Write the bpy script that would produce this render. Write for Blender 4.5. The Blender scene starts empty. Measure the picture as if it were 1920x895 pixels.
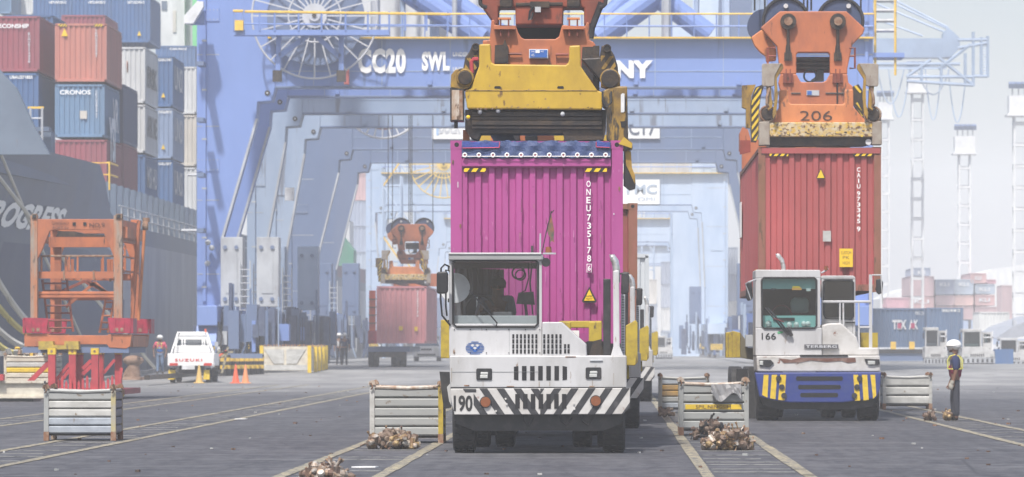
import bpy, bmesh, math, random
from mathutils import Vector, Matrix
R = math.radians
random.seed(7)
C = bpy.data.collections.new('scene'); bpy.context.scene.collection.children.link(C)
S = bpy.context.scene
F, VX, VY, H = 7810.0, 1150.0, 645.0, 1.5      # focal length in photo pixels, vanishing point, eye height

# ---------------------------------------------------------------- camera
cd = bpy.data.cameras.new('camera'); cam = bpy.data.objects.new('camera', cd); C.objects.link(cam)
cam.location = (0, 0, H); cam.rotation_euler = (R(90), 0, 0)
cd.sensor_width = 36; cd.lens = F/1920*36
cd.shift_x = -(VX-960)/1920; cd.shift_y = (VY-447.5)/1920
cd.clip_start = 1; cd.clip_end = 6000
cd.dof.use_dof = True; cd.dof.focus_distance = 58; cd.dof.aperture_fstop = 5.0
S.camera = cam
# ---------------------------------------------------------------- world and sun
SUN_EL, SUN_AZ = 59, 198       # azimuth of the sun measured clockwise from +Y
w = bpy.data.worlds.new('World'); S.world = w; w.use_nodes = True
nt = w.node_tree; bg = nt.nodes['Background']
sky = nt.nodes.new('ShaderNodeTexSky'); sky.sky_type = 'NISHITA'; sky.sun_disc = False
sky.sun_elevation = R(SUN_EL); sky.sun_rotation = R(SUN_AZ)
sky.air_density = 1.0; sky.dust_density = 3.6; sky.ozone_density = 1.0
nt.links.new(sky.outputs[0], bg.inputs[0]); bg.inputs[1].default_value = 0.15
sd = bpy.data.lights.new('sun', 'SUN'); sun = bpy.data.objects.new('sun', sd); C.objects.link(sun)
sd.energy = 4.4; sd.angle = R(2.5); sd.color = (1.0, 0.965, 0.925)
S.cycles.volume_bounces = 2
_d = Vector((math.sin(R(SUN_AZ))*math.cos(R(SUN_EL)), math.cos(R(SUN_AZ))*math.cos(R(SUN_EL)), math.sin(R(SUN_EL))))
sun.rotation_euler = _d.to_track_quat('Z', 'Y').to_euler(); sun.location = _d*100
S.view_settings.view_transform = 'Standard'; S.view_settings.look = 'None'
S.view_settings.gamma = 1; S.view_settings.exposure = 0.22
HAZE = 0.0009

# ---------------------------------------------------------------- materials
_mats = {}
def mat(name, col, rough=.6, metal=0.0, wear=None, amt=.45, scale=2.0, zs=1.0, wear2=None, amt2=.35, scale2=9.0, zs2=.25, bump=0.0, var=.12, spec=.5):
    """painted / bare surface: base colour with broad tone variation, optional streaks and chips"""
    if name in _mats: return _mats[name]
    m = bpy.data.materials.new(name); m.use_nodes = True; t = m.node_tree; n = t.nodes; L = t.links
    b = n['Principled BSDF']; b.inputs['Roughness'].default_value = rough; b.inputs['Metallic'].default_value = metal
    b.inputs['Specular IOR Level'].default_value = spec
    tc = n.new('ShaderNodeTexCoord')
    def noise(sc, z, det=6):
        mp = n.new('ShaderNodeMapping'); mp.inputs['Scale'].default_value = (1, 1, z)
        L.new(tc.outputs['Object'], mp.inputs[0])
        t_ = n.new('ShaderNodeTexNoise'); t_.inputs['Scale'].default_value = sc; t_.inputs['Detail'].default_value = det
        t_.inputs['Roughness'].default_value = .62
        L.new(mp.outputs[0], t_.inputs[0]); return t_
    def ramp(src, lo, hi):
        r = n.new('ShaderNodeMapRange'); r.inputs[1].default_value = lo; r.inputs[2].default_value = hi
        L.new(src, r.inputs[0]); return r.outputs[0]
    def mix(fac, a, bcol):
        x = n.new('ShaderNodeMix'); x.data_type = 'RGBA'; L.new(fac, x.inputs[0])
        if isinstance(a, tuple): x.inputs[6].default_value = (*a, 1)
        else: L.new(a, x.inputs[6])
        x.inputs[7].default_value = (*bcol, 1) if len(bcol) == 3 else bcol
        return x.outputs[2]
    base = mix(ramp(noise(scale*.7, 1).outputs[0], .3, .7), tuple(c*(1-var) for c in col), tuple(min(1, c*(1+var)) for c in col))
    if wear:
        base = mix(ramp(noise(scale, zs).outputs[0], 1-amt-.12, 1-amt+.12), base, wear)
    if wear2:
        base = mix(ramp(noise(scale2, zs2, 9).outputs[0], 1-amt2-.03, 1-amt2+.03), base, wear2)
    L.new(base, b.inputs['Base Color'])
    if bump:
        bp = n.new('ShaderNodeBump'); bp.inputs['Strength'].default_value = bump; bp.inputs['Distance'].default_value = .02
        L.new(noise(scale*5, 1).outputs[0], bp.inputs['Height']); L.new(bp.outputs[0], b.inputs['Normal'])
    _mats[name] = m; return m
def glass(name, tint=(.62, .68, .7), refl=.12):
    if name in _mats: return _mats[name]
    m = bpy.data.materials.new(name); m.use_nodes = True; t = m.node_tree; n = t.nodes; n.clear()
    o = n.new('ShaderNodeOutputMaterial'); tr = n.new('ShaderNodeBsdfTransparent'); tr.inputs[0].default_value = (*tint, 1)
    g = n.new('ShaderNodeBsdfGlossy'); g.inputs['Roughness'].default_value = .05
    lw = n.new('ShaderNodeLayerWeight'); lw.inputs[0].default_value = .25
    ad = n.new('ShaderNodeMath'); ad.operation = 'ADD'; ad.inputs[1].default_value = refl; ad.use_clamp = True
    mx = n.new('ShaderNodeMixShader')
    t.links.new(lw.outputs['Fresnel'], ad.inputs[0]); t.links.new(ad.outputs[0], mx.inputs[0])
    t.links.new(tr.outputs[0], mx.inputs[1]); t.links.new(g.outputs[0], mx.inputs[2]); t.links.new(mx.outputs[0], o.inputs[0])
    _mats[name] = m; return m

RUST = (.16, .075, .035); GRIME = (.06, .055, .05)
white = mat('truck white paint', (.52, .52, .525), .42, wear=(.37, .365, .355), amt=.46, scale=1.6, zs=.3, wear2=(.24, .17, .12), amt2=.33, scale2=9, zs2=.35, var=.03)
rustywhite = mat('chipped white paint', (.56, .55, .53), .5, wear=(.42, .40, .37), amt=.45, scale=3, wear2=(.22, .10, .07), amt2=.34, scale2=5, zs2=1.2, var=.04)
black = mat('black rubber', (.014, .014, .016), .75, wear=(.04, .038, .037), amt=.45, scale=4, bump=.3)
blackp = mat('black paint', (.018, .018, .02), .5, wear=(.05, .045, .045), amt=.4, scale=5)
stripeblack = mat('worn black stripe paint', (.028, .028, .032), .6, wear=(.10, .10, .10), amt=.35, scale=8)
chrome = mat('dull pipe metal', (.62, .62, .6), .3, .7, wear=(.3, .27, .24), amt=.4, scale=12)
yellowg = mat('guide yellow', (.45, .33, .03), .6, wear=(.25, .18, .04), amt=.42, scale=4, wear2=(.10, .07, .04), amt2=.36)
magenta = mat('magenta container paint', (.385, .066, .245), .5, wear=(.31, .055, .20), amt=.47, scale=1.0, zs=.2, wear2=(.42, .13, .30), amt2=.33, scale2=14, zs2=.4, var=.05)
tarp = mat('navy tarpaulin', (.035, .06, .16), .6, wear=(.06, .09, .19), amt=.45, scale=6, bump=.6)
tarpb = mat('royal blue tarpaulin', (.04, .07, .32), .6, wear=(.03, .05, .2), amt=.45, scale=9, bump=.6)
redc = mat('faded red container paint', (.40, .085, .085), .6, wear=(.31, .075, .07), amt=.5, scale=1.3, zs=.2, wear2=(.22, .09, .05), amt2=.33, scale2=7, zs2=.12, var=.08)
rustpost = mat('rusted container frame', (.26, .10, .07), .7, wear=(.20, .09, .045), amt=.5, scale=5, zs=.3, wear2=(.12, .06, .03), amt2=.4)
orange = mat('crane orange', (.47, .15, .06), .55, wear=(.33, .11, .055), amt=.46, scale=2.2, zs=.5, wear2=(.10, .05, .03), amt2=.36, scale2=6, zs2=.25)
orangel = mat('pale crane orange', (.60, .22, .08), .55, wear=(.45, .15, .06), amt=.46, scale=3, zs=.5, wear2=(.14, .08, .05), amt2=.35, scale2=6, zs2=.5)
darkorange = mat('dark orange red steel', (.28, .06, .03), .6, wear=(.16, .045, .028), amt=.5, scale=3, zs=.4, wear2=(.04, .03, .025), amt2=.38, scale2=5)
spyellow = mat('spreader yellow', (.52, .34, .03), .5, wear=(.42, .27, .03), amt=.45, scale=2.5, zs=.5, wear2=(.16, .09, .03), amt2=.33, scale2=9, zs2=.5)
dirtyyellow = mat('greasy yellow steel', (.42, .25, .03), .5, wear=(.13, .08, .03), amt=.5, scale=3, zs=.6, wear2=(.04, .03, .02), amt2=.42, scale2=7)
grease = mat('greasy dark steel', (.03, .026, .025), .45, .2, wear=(.08, .055, .035), amt=.46, scale=5, wear2=(.18, .10, .05), amt2=.3, scale2=10, bump=.4)
rustwhite = mat('rusted whitish steel', (.55, .52, .46), .6, wear=(.30, .17, .09), amt=.5, scale=6, zs=.4, wear2=(.12, .07, .04), amt2=.42, scale2=8, zs2=.6)
rustyellow = mat('chipped yellow white steel', (.52, .44, .30), .6, wear=(.55, .34, .04), amt=.48, scale=9, zs=1.4, wear2=(.13, .07, .04), amt2=.43, scale2=12, zs2=1.2)
plategrey = mat('grey brown guide plate', (.26, .21, .17), .6, wear=(.33, .29, .24), amt=.5, scale=5, wear2=(.15, .08, .05), amt2=.35)
bin_grey = mat('galvanised bin steel', (.34, .35, .335), .6, .1, wear=(.33, .34, .33), amt=.5, scale=2.5, zs=2, wear2=(.20, .16, .12), amt2=.34, scale2=8, zs2=1.5)
bin_white = mat('pale bin boards', (.50, .50, .475), .6, wear=(.37, .37, .345), amt=.46, scale=3, zs=2, wear2=(.22, .17, .12), amt2=.31, scale2=9, zs2=1)
bin_cream = mat('cream bin boards', (.60, .56, .46), .6, wear=(.46, .41, .33), amt=.46, scale=3, zs=2, wear2=(.25, .15, .08), amt2=.34, scale2=7, zs2=1)
bin_blue = mat('blue grey bin boards', (.36, .40, .44), .6, wear=(.28, .31, .35), amt=.5, scale=3, zs=2, wear2=(.18, .15, .12), amt2=.33, scale2=9)
bin_orange = mat('ochre bin boards', (.42, .25, .06), .6, wear=(.3, .2, .09), amt=.5, scale=4, wear2=(.2, .15, .1), amt2=.36)
rustp = mat('rusty steel', (.22, .11, .06), .8, wear=(.33, .25, .18), amt=.45, scale=8, wear2=(.09, .05, .03), amt2=.42)
redst = mat('red stand paint', (.46, .05, .06), .55, wear=(.33, .035, .05), amt=.45, scale=4, zs=.5, wear2=(.22, .1, .07), amt2=.32)
redfl = mat('crimson guide paint', (.42, .02, .06), .5, wear=(.28, .02, .045), amt=.5, scale=5, wear2=(.13, .05, .04), amt2=.32)
yellow = mat('marker yellow', (.72, .50, .03), .55, wear=(.5, .35, .05), amt=.4, scale=8, wear2=(.15, .1, .05), amt2=.3)
signy = mat('yellow sticker', (.80, .52, .02), .5, var=.02)
wtext = mat('white lettering', (.82, .82, .80), .5, var=.02)
ltext = mat('faded white lettering', (.62, .63, .64), .6, wear=(.45, .47, .5), amt=.45, scale=4)
ktext = mat('black lettering', (.02, .02, .02), .5, var=.02)
bluel = mat('logo blue', (.03, .10, .32), .5, var=.05)
deepblue = mat('bumper blue', (.025, .045, .22), .45, wear=(.04, .06, .2), amt=.45, scale=4, wear2=(.10, .08, .08), amt2=.30)
winglass = glass('windscreen glass', (.82, .86, .88), .07); tealglass = glass('tinted windscreen glass', (.72, .84, .82), .08)
lampg = mat('headlamp glass', (.6, .62, .6), .15, .3); amber = mat('amber lens', (.24, .08, .03), .25, wear=(.2, .07, .03), amt=.45, scale=40)
cabin = mat('cab interior', (.10, .10, .105), .8); cabgrey = mat('dashboard grey', (.30, .31, .31), .7); curtain = mat('dark curtain', (.075, .075, .085), .9, wear=(.12, .12, .13), amt=.5, scale=9, zs=.1)
teal = mat('teal visor', (.27, .50, .50), .4)
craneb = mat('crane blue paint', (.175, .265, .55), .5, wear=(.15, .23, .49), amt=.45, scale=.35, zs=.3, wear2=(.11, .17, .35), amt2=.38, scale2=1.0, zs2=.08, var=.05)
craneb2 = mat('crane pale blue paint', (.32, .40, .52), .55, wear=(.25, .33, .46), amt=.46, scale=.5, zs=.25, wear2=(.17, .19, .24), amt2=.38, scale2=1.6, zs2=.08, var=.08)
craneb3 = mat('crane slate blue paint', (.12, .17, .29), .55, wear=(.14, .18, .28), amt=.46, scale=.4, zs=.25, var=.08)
craneb4 = mat('crane haze paled sky blue paint', (.44, .53, .66), .6, wear=(.33, .43, .58), amt=.48, scale=.35, zs=.3, var=.08)  # far crane blue, lightened in the colour to suggest haze
crgrey = mat('crane grey steel', (.44, .46, .48), .5, wear=(.3, .31, .33), amt=.45, scale=1, zs=.4, wear2=(.2, .12, .08), amt2=.3, scale2=4)
dkblue = mat('shadowed blue machinery', (.065, .085, .15), .5, wear=(.10, .13, .20), amt=.45, scale=3, wear2=(.12, .09, .08), amt2=.33, scale2=5)  # steel with the shadow round the crane feet put into its colour
steelw = mat('spoke white steel', (.66, .67, .68), .45, wear=(.5, .5, .5), amt=.4, scale=3)
railyellow = mat('handrail yellow', (.75, .48, .06), .5, wear=(.5, .33, .08), amt=.4, scale=5)
darkgap = mat('dark recess', (.01, .01, .012), .8, var=.01)
hullnavy = mat('slate hull paint', (.10, .125, .185), .5, wear=(.11, .125, .165), amt=.46, scale=.4, zs=.5, wear2=(.14, .15, .17), amt2=.33, scale2=1.1, zs2=.12, var=.1)
hullblue = mat('shaded blue lower hull paint', (.045, .065, .13), .5, wear=(.06, .08, .14), amt=.46, scale=.5, zs=.3, wear2=(.1, .11, .14), amt2=.33, scale2=1.5, zs2=.15, var=.1)
hullgrey = mat('grey hull paint', (.36, .37, .40), .55, wear=(.28, .29, .33), amt=.5, scale=.6, zs=.25, wear2=(.21, .19, .2), amt2=.35, scale2=2, zs2=.08, var=.08)
deckblue = mat('deck slate paint', (.11, .15, .21), .6, wear=(.08, .11, .17), amt=.45, scale=1, zs=.5, wear2=(.2, .15, .12), amt2=.33, scale2=3)
skin = mat('brown skin', (.20, .10, .06), .6); helmet = mat('white helmet plastic', (.75, .75, .73), .35, var=.02)
navy = mat('navy cloth', (.02, .03, .09), .85, bump=.3); maroon = mat('maroon vest cloth', (.22, .015, .045), .8, bump=.3)
reflect = mat('reflective yellow tape', (.65, .62, .12), .5); trous = mat('dark trousers cloth', (.03, .032, .045), .85, bump=.3)
jeans = mat('faded blue jeans', (.13, .19, .30), .85); bluev = mat('blue vest cloth', (.03, .14, .45), .8); pinkv = mat('pink vest cloth', (.55, .07, .12), .8)
boot = mat('black boot leather', (.02, .018, .016), .6); glove = mat('grey work glove', (.35, .33, .28), .9)
conem = mat('orange cone plastic', (.75, .13, .06), .5); coneo = mat('pale orange cone plastic', (.72, .28, .12), .5)

# ---------------------------------------------------------------- mesh helpers
ORG = {}
SPLIT = {'hazard_stripe', 'corner_flap', 'cross_brace', 'leg_bracket', 'stripes', 'seam', 'sticker', 'weld_seams', 'slots', 'red_mark', 'window', 'corner_casting', 'hydraulic_cover', 'diagonal_brace', 'column', 'mudguard', 'plate_hole', 'side_beam', 'hydraulic_hose'}
def W(px, py, Y): return Vector(((px-VX)*Y/F, Y, H-(py-VY)*Y/F))
def clip(poly, a, b, c):          # keep a*x+b*y<=c
    out = []
    for i in range(len(poly)):
        p, q = poly[i], poly[(i+1) % len(poly)]
        dp, dq = a*p[0]+b*p[1]-c, a*q[0]+b*q[1]-c
        if dp <= 0: out.append(p)
        if (dp < 0 < dq) or (dq < 0 < dp):
            t = dp/(dp-dq); out.append((p[0]+(q[0]-p[0])*t, p[1]+(q[1]-p[1])*t))
    return out
_txt = {}
def text2d(s, bold=0.0, spacing=1.0, shear=0.0):
    k = (s, bold, spacing, shear)
    if k in _txt: return _txt[k]
    cu = bpy.data.curves.new('t', 'FONT'); cu.body = s; cu.offset = bold; cu.space_character = spacing; cu.shear = shear
    cu.resolution_u = 3
    o = bpy.data.objects.new('t', cu); C.objects.link(o)
    dg = bpy.context.evaluated_depsgraph_get()
    me = bpy.data.meshes.new_from_object(o.evaluated_get(dg))
    v = [(p.co.x, p.co.y) for p in me.vertices]; f = [tuple(p.vertices) for p in me.polygons]
    bpy.data.objects.remove(o); bpy.data.curves.remove(cu); bpy.data.meshes.remove(me)
    x0 = min(a[0] for a in v); x1 = max(a[0] for a in v); y0 = min(a[1] for a in v); y1 = max(a[1] for a in v)
    v = [((a-x0)/(x1-x0), (b-y0)/(y1-y0)) for a, b in v]
    _txt[k] = (v, f, (x1-x0)/(y1-y0)); return _txt[k]

class MB:
    def __init__(s): s.v = []; s.f = []; s.m = []; s.mats = []; s.cuts = []
    def mi(s, m):
        if m not in s.mats: s.mats.append(m)
        return s.mats.index(m)
    def add(s, vs, fs, m):
        o = len(s.v); s.cuts.append((o, len(s.f))); s.v += [Vector(p) for p in vs]; k = s.mi(m)
        for f in fs: s.f.append([o+i for i in f]); s.m.append(k)
        return s
    def box(s, x0, x1, y0, y1, z0, z1, m):
        vs = [(x, y, z) for z in (z0, z1) for y in (y0, y1) for x in (x0, x1)]
        return s.add(vs, [(0, 2, 3, 1), (4, 5, 7, 6), (0, 1, 5, 4), (2, 6, 7, 3), (0, 4, 6, 2), (1, 3, 7, 5)], m)
    def cbox(s, c, sz, m, rot=None):
        M_ = rot or Matrix.Identity(3); c = Vector(c)
        vs = [c + M_ @ Vector((x*sz[0]/2, y*sz[1]/2, z*sz[2]/2)) for z in (-1, 1) for y in (-1, 1) for x in (-1, 1)]
        return s.add(vs, [(0, 2, 3, 1), (4, 5, 7, 6), (0, 1, 5, 4), (2, 6, 7, 3), (0, 4, 6, 2), (1, 3, 7, 5)], m)
    def bar(s, p, q, wd, dp, m, up=(0, 1, 0)):       # rectangular bar from p to q
        p, q = Vector(p), Vector(q); z = (q-p).normalized(); u = Vector(up)
        if abs(z.dot(u)) > .95: u = Vector((1, 0, 0))
        x = u.cross(z).normalized(); y = z.cross(x)
        return s.cbox((p+q)/2, (wd, dp, (q-p).length), m, Matrix((x, y, z)).transposed())
    def pbox(s, x0, y0, x1, y1, Y, d, m):            # photo rectangle at distance Y, d deep
        a, b = W(x0, y0, Y), W(x1, y1, Y); return s.box(a.x, b.x, Y, Y+d, b.z, a.z, m)
    def pprism(s, pts, Y, d, m):                     # photo outline at distance Y, d deep
        P = [W(a, b, Y) for a, b in pts]; n = len(P)
        vs = P + [p+Vector((0, d, 0)) for p in P]
        return s.add(vs, [tuple(range(n)), tuple(range(2*n-1, n-1, -1))] + [(i, i+n, (i+1) % n+n, (i+1) % n) for i in range(n)], m)
    def prism(s, pts, axis, a0, a1, m):
        def mk(p, a): return {'x': (a, p[0], p[1]), 'y': (p[0], a, p[1]), 'z': (p[0], p[1], a)}[axis]
        n = len(pts); vs = [mk(p, a0) for p in pts] + [mk(p, a1) for p in pts]
        return s.add(vs, [tuple(range(n)), tuple(range(2*n-1, n-1, -1))] + [(i, i+n, (i+1) % n+n, (i+1) % n) for i in range(n)], m)
    def cyl(s, p, q, r, m, r2=None, n=14, cap=True):
        p, q = Vector(p), Vector(q); r2 = r if r2 is None else r2
        z = (q-p).normalized(); u = Vector((0, 0, 1)) if abs(z.z) < .9 else Vector((1, 0, 0))
        x = u.cross(z).normalized(); y = z.cross(x)
        vs = [c + x*math.cos(2*math.pi*i/n)*rr + y*math.sin(2*math.pi*i/n)*rr for c, rr in ((p, r), (q, r2)) for i in range(n)]
        fs = [(i, (i+1) % n, (i+1) % n+n, i+n) for i in range(n)]
        if cap: fs += [tuple(range(n-1, -1, -1)), tuple(range(n, 2*n))]
        return s.add(vs, fs, m)
    def tube(s, pts, r, m, n=8):
        pts = [Vector(p) for p in pts]; vs = []; fs = []
        for i, p in enumerate(pts):
            t = (pts[min(i+1, len(pts)-1)] - pts[max(i-1, 0)]).normalized()
            u = Vector((0, 1, 0)) if abs(t.y) < .9 else Vector((1, 0, 0))
            x = u.cross(t).normalized(); y = t.cross(x)
            vs += [p + (x*math.cos(2*math.pi*k/n) + y*math.sin(2*math.pi*k/n))*r for k in range(n)]
        for i in range(len(pts)-1):
            fs += [(i*n+k, i*n+(k+1) % n, (i+1)*n+(k+1) % n, (i+1)*n+k) for k in range(n)]
        fs += [tuple(range(n-1, -1, -1)), tuple((len(pts)-1)*n+k for k in range(n))]
        return s.add(vs, fs, m)
    def ring(s, c, r, t, m, axis='y', n=40, k=6, a0=0, a1=360):
        pts = []
        N = max(3, int(n*(a1-a0)/360))
        for i in range(N+1):
            a = R(a0+(a1-a0)*i/N); d = (math.cos(a)*r, math.sin(a)*r)
            pts.append(Vector(c)+Vector({'y': (d[0], 0, d[1]), 'x': (0, d[0], d[1]), 'z': (d[0], d[1], 0)}[axis]))
        return s.tube(pts, t, m, k)
    def ball(s, c, r, m, seg=10, rings=7, sc=(1, 1, 1)):
        vs = []; fs = []
        for j in range(rings+1):
            a = math.pi*j/rings
            for i in range(seg):
                b = 2*math.pi*i/seg
                vs.append(Vector(c)+Vector((math.sin(a)*math.cos(b)*r*sc[0], math.sin(a)*math.sin(b)*r*sc[1], math.cos(a)*r*sc[2])))
        for j in range(rings):
            for i in range(seg): fs.append((j*seg+i, (j+1)*seg+i, (j+1)*seg+(i+1) % seg, j*seg+(i+1) % seg))
        return s.add(vs, fs, m)
    def wheelx(s, c, r, wd, m, rim, n=28, lug=True):      # tyre with its axle along X
        x, y, z = c; h = wd/2
        prof = [(-h*.7, r*.58), (-h, r*.72), (-h, r*.93), (-h*.82, r), (h*.82, r), (h, r*.93), (h, r*.72), (h*.7, r*.58)]
        vs = []; fs = []
        for i in range(n):
            a = 2*math.pi*i/n
            for px, pr in prof: vs.append((x+px, y+math.cos(a)*pr, z+math.sin(a)*pr))
        k = len(prof)
        for i in range(n):
            for j in range(k-1): fs.append((i*k+j, ((i+1) % n)*k+j, ((i+1) % n)*k+j+1, i*k+j+1))
        s.add(vs, fs, m)
        if lug:
            for i in range(n):
                a = 2*math.pi*i/n
                for sx in (-.55, 0, .55):
                    s.cbox((x+sx*h*1.15, y+math.cos(a)*r, z+math.sin(a)*r), (h*.42, .05*r/.5, .02), m, Matrix.Rotation(a-math.pi/2, 3, 'X'))
    def corr(s, u0, u1, z0, z1, plane, sign, m, axis='x', n=10, depth=.04, phase=0):
        """corrugated sheet; axis x: runs along X facing sign*Y at plane; axis y: runs along Y facing sign*X"""
        p = (u1-u0)/n; us = []
        for i in range(n):
            a = u0+i*p
            us += [(a, 0), (a+p*.38, 0), (a+p*.5, 1), (a+p*.88, 1)]
        us.append((u1, 0)); vs = []
        for u, d in us:
            q = plane - sign*d*depth
            for z in (z0, z1): vs.append((u, q, z) if axis == 'x' else (q, u, z))
        return s.add(vs, [(2*i, 2*i+2, 2*i+3, 2*i+1) for i in range(len(us)-1)], m)
    def bands(s, poly, pitch, duty, slope, m, fn, phase=0.0):
        """slanted bands x + slope*y = k*pitch clipped to the convex poly, mapped to 3-D by fn"""
        vals = [p[0]+slope*p[1] for p in poly]; k = math.floor(min(vals)/pitch)-1
        while k*pitch < max(vals)+pitch:
            a = (k+phase)*pitch
            q = clip(clip(poly, 1, slope, a+duty*pitch), -1, -slope, -a)
            if len(q) > 2: s.add([fn(*t) for t in q], [tuple(range(len(q)))], m)
            k += 1
        return s
    def text(s, t, o, ux, uz, m, bold=0.0, spacing=1.0, shear=0.0):
        """text stretched to the box o, o+ux, o+uz"""
        v, f, _ = text2d(t, bold, spacing, shear); o, ux, uz = Vector(o), Vector(ux), Vector(uz)
        return s.add([o+ux*a+uz*b for a, b in v], f, m)
    def ptext(s, t, x0, y0, x1, y1, Y, m, **k):
        return s.text(t, W(x0, y1, Y), W(x1, y1, Y)-W(x0, y1, Y), W(x0, y0, Y)-W(x0, y1, Y), m, **k)
    def vtext(s, t, xc, wd, y0, y1, Y, m, fill=.8, **k):   # letters stacked downwards
        st = (y1-y0)/len(t)
        for i, ch in enumerate(t):
            if ch == ' ': continue
            ww = wd*.35 if ch in '1I' else wd
            s.ptext(ch, xc-ww/2, y0+i*st, xc+ww/2, y0+(i+fill)*st, Y, m, **k)
        return s
    def split(s, gap=.06):
        """separate the pieces that do not touch one another"""
        ends = s.cuts[1:]+[(len(s.v), len(s.f))]; it = []
        for (v0, f0), (v1, f1) in zip(s.cuts, ends):
            P = s.v[v0:v1]; it.append([[min(p[i] for p in P)-gap for i in range(3)], [max(p[i] for p in P)+gap for i in range(3)], [(v0, v1, f0, f1)]])
        done = False
        while not done:
            done = True
            for i in range(len(it)):
                for j in range(i+1, len(it)):
                    if all(it[i][0][k] <= it[j][1][k] and it[j][0][k] <= it[i][1][k] for k in range(3)):
                        it[i] = [[min(a, b) for a, b in zip(it[i][0], it[j][0])], [max(a, b) for a, b in zip(it[i][1], it[j][1])], it[i][2]+it[j][2]]; it.pop(j); done = False; break
                if not done: break
        out = []
        for _, _, ps in it:
            q = MB(); q.mats = list(s.mats)
            for v0, v1, f0, f1 in ps:
                o = len(q.v); q.v += s.v[v0:v1]; q.f += [[i-v0+o for i in f] for f in s.f[f0:f1]]; q.m += s.m[f0:f1]
            used = sorted(set(q.m)); q.mats = [s.mats[k] for k in used]; q.m = [used.index(k) for k in q.m]
            q.cuts = [(0, 0)]; out.append(q)
        return out
    def build(s, name, parent=None, bevel=0, smooth=False, label=None):
        if parent and name in SPLIT and len(s.cuts) > 1:
            parts = s.split()
            if len(parts) > 1: return [p.build(name, parent, bevel, smooth, label) for p in parts][0]
        o_ = ORG.get(parent.name, Vector()) if parent else Vector()
        me = bpy.data.meshes.new(name)
        me.from_pydata([v-o_ for v in s.v], [], s.f)
        for m in s.mats: me.materials.append(m)
        me.polygons.foreach_set('material_index', s.m)
        if smooth: me.polygons.foreach_set('use_smooth', [True]*len(me.polygons))
        me.update()
        o = bpy.data.objects.new(name, me); C.objects.link(o)
        if parent: o.parent = parent
        ORG[o.name] = o_
        if bevel:
            b = o.modifiers.new('bevel', 'BEVEL'); b.width = bevel; b.segments = 2; b.limit_method = 'ANGLE'; b.angle_limit = R(40)
        if label: o['label'] = label
        return o
    def solo(s, name, label, cat, group=None, kind=None, loc=None, **k):   # a thing that is a single mesh, origin at its base
        if loc is None:
            xs = [v.x for v in s.v]; ys = [v.y for v in s.v]; loc = Vector(((min(xs)+max(xs))/2, (min(ys)+max(ys))/2, min(v.z for v in s.v)))
        loc = Vector(loc)
        for v in s.v: v -= loc
        o = s.build(name, None, **k); o.location = loc; ORG[o.name] = loc.copy()
        tag(o, label, cat, group, kind); return o
def tag(o, label=None, cat=None, group=None, kind=None):
    if label: o['label'] = label
    if cat: o['category'] = cat
    if group: o['group'] = group
    if kind: o['kind'] = kind
    return o
def thing(name, label, cat, loc=(0, 0, 0), group=None):
    o = bpy.data.objects.new(name, None); C.objects.link(o); o.location = loc; o.empty_display_size = .3
    ORG[o.name] = Vector(loc); return tag(o, label, cat, group)
def struct(mb, name, **k):
    o = mb.build(name, None, **k); o['kind'] = 'structure'; return o
def copy_tree(o, loc=None, parent=None, skip=()):
    c = o.copy(); C.objects.link(c)
    if parent: c.parent = parent
    if loc is not None: c.location = loc
    for ch in list(o.children):
        if ch.name.split('.')[0] in skip: continue
        copy_tree(ch, None, c, skip)
    return c
def gz(Y):          # height of the apron: flat, then a gentle rise under the cranes
    t = min(1, max(0, (Y-158)/42)); return .35*t*t*(3-2*t)
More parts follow.
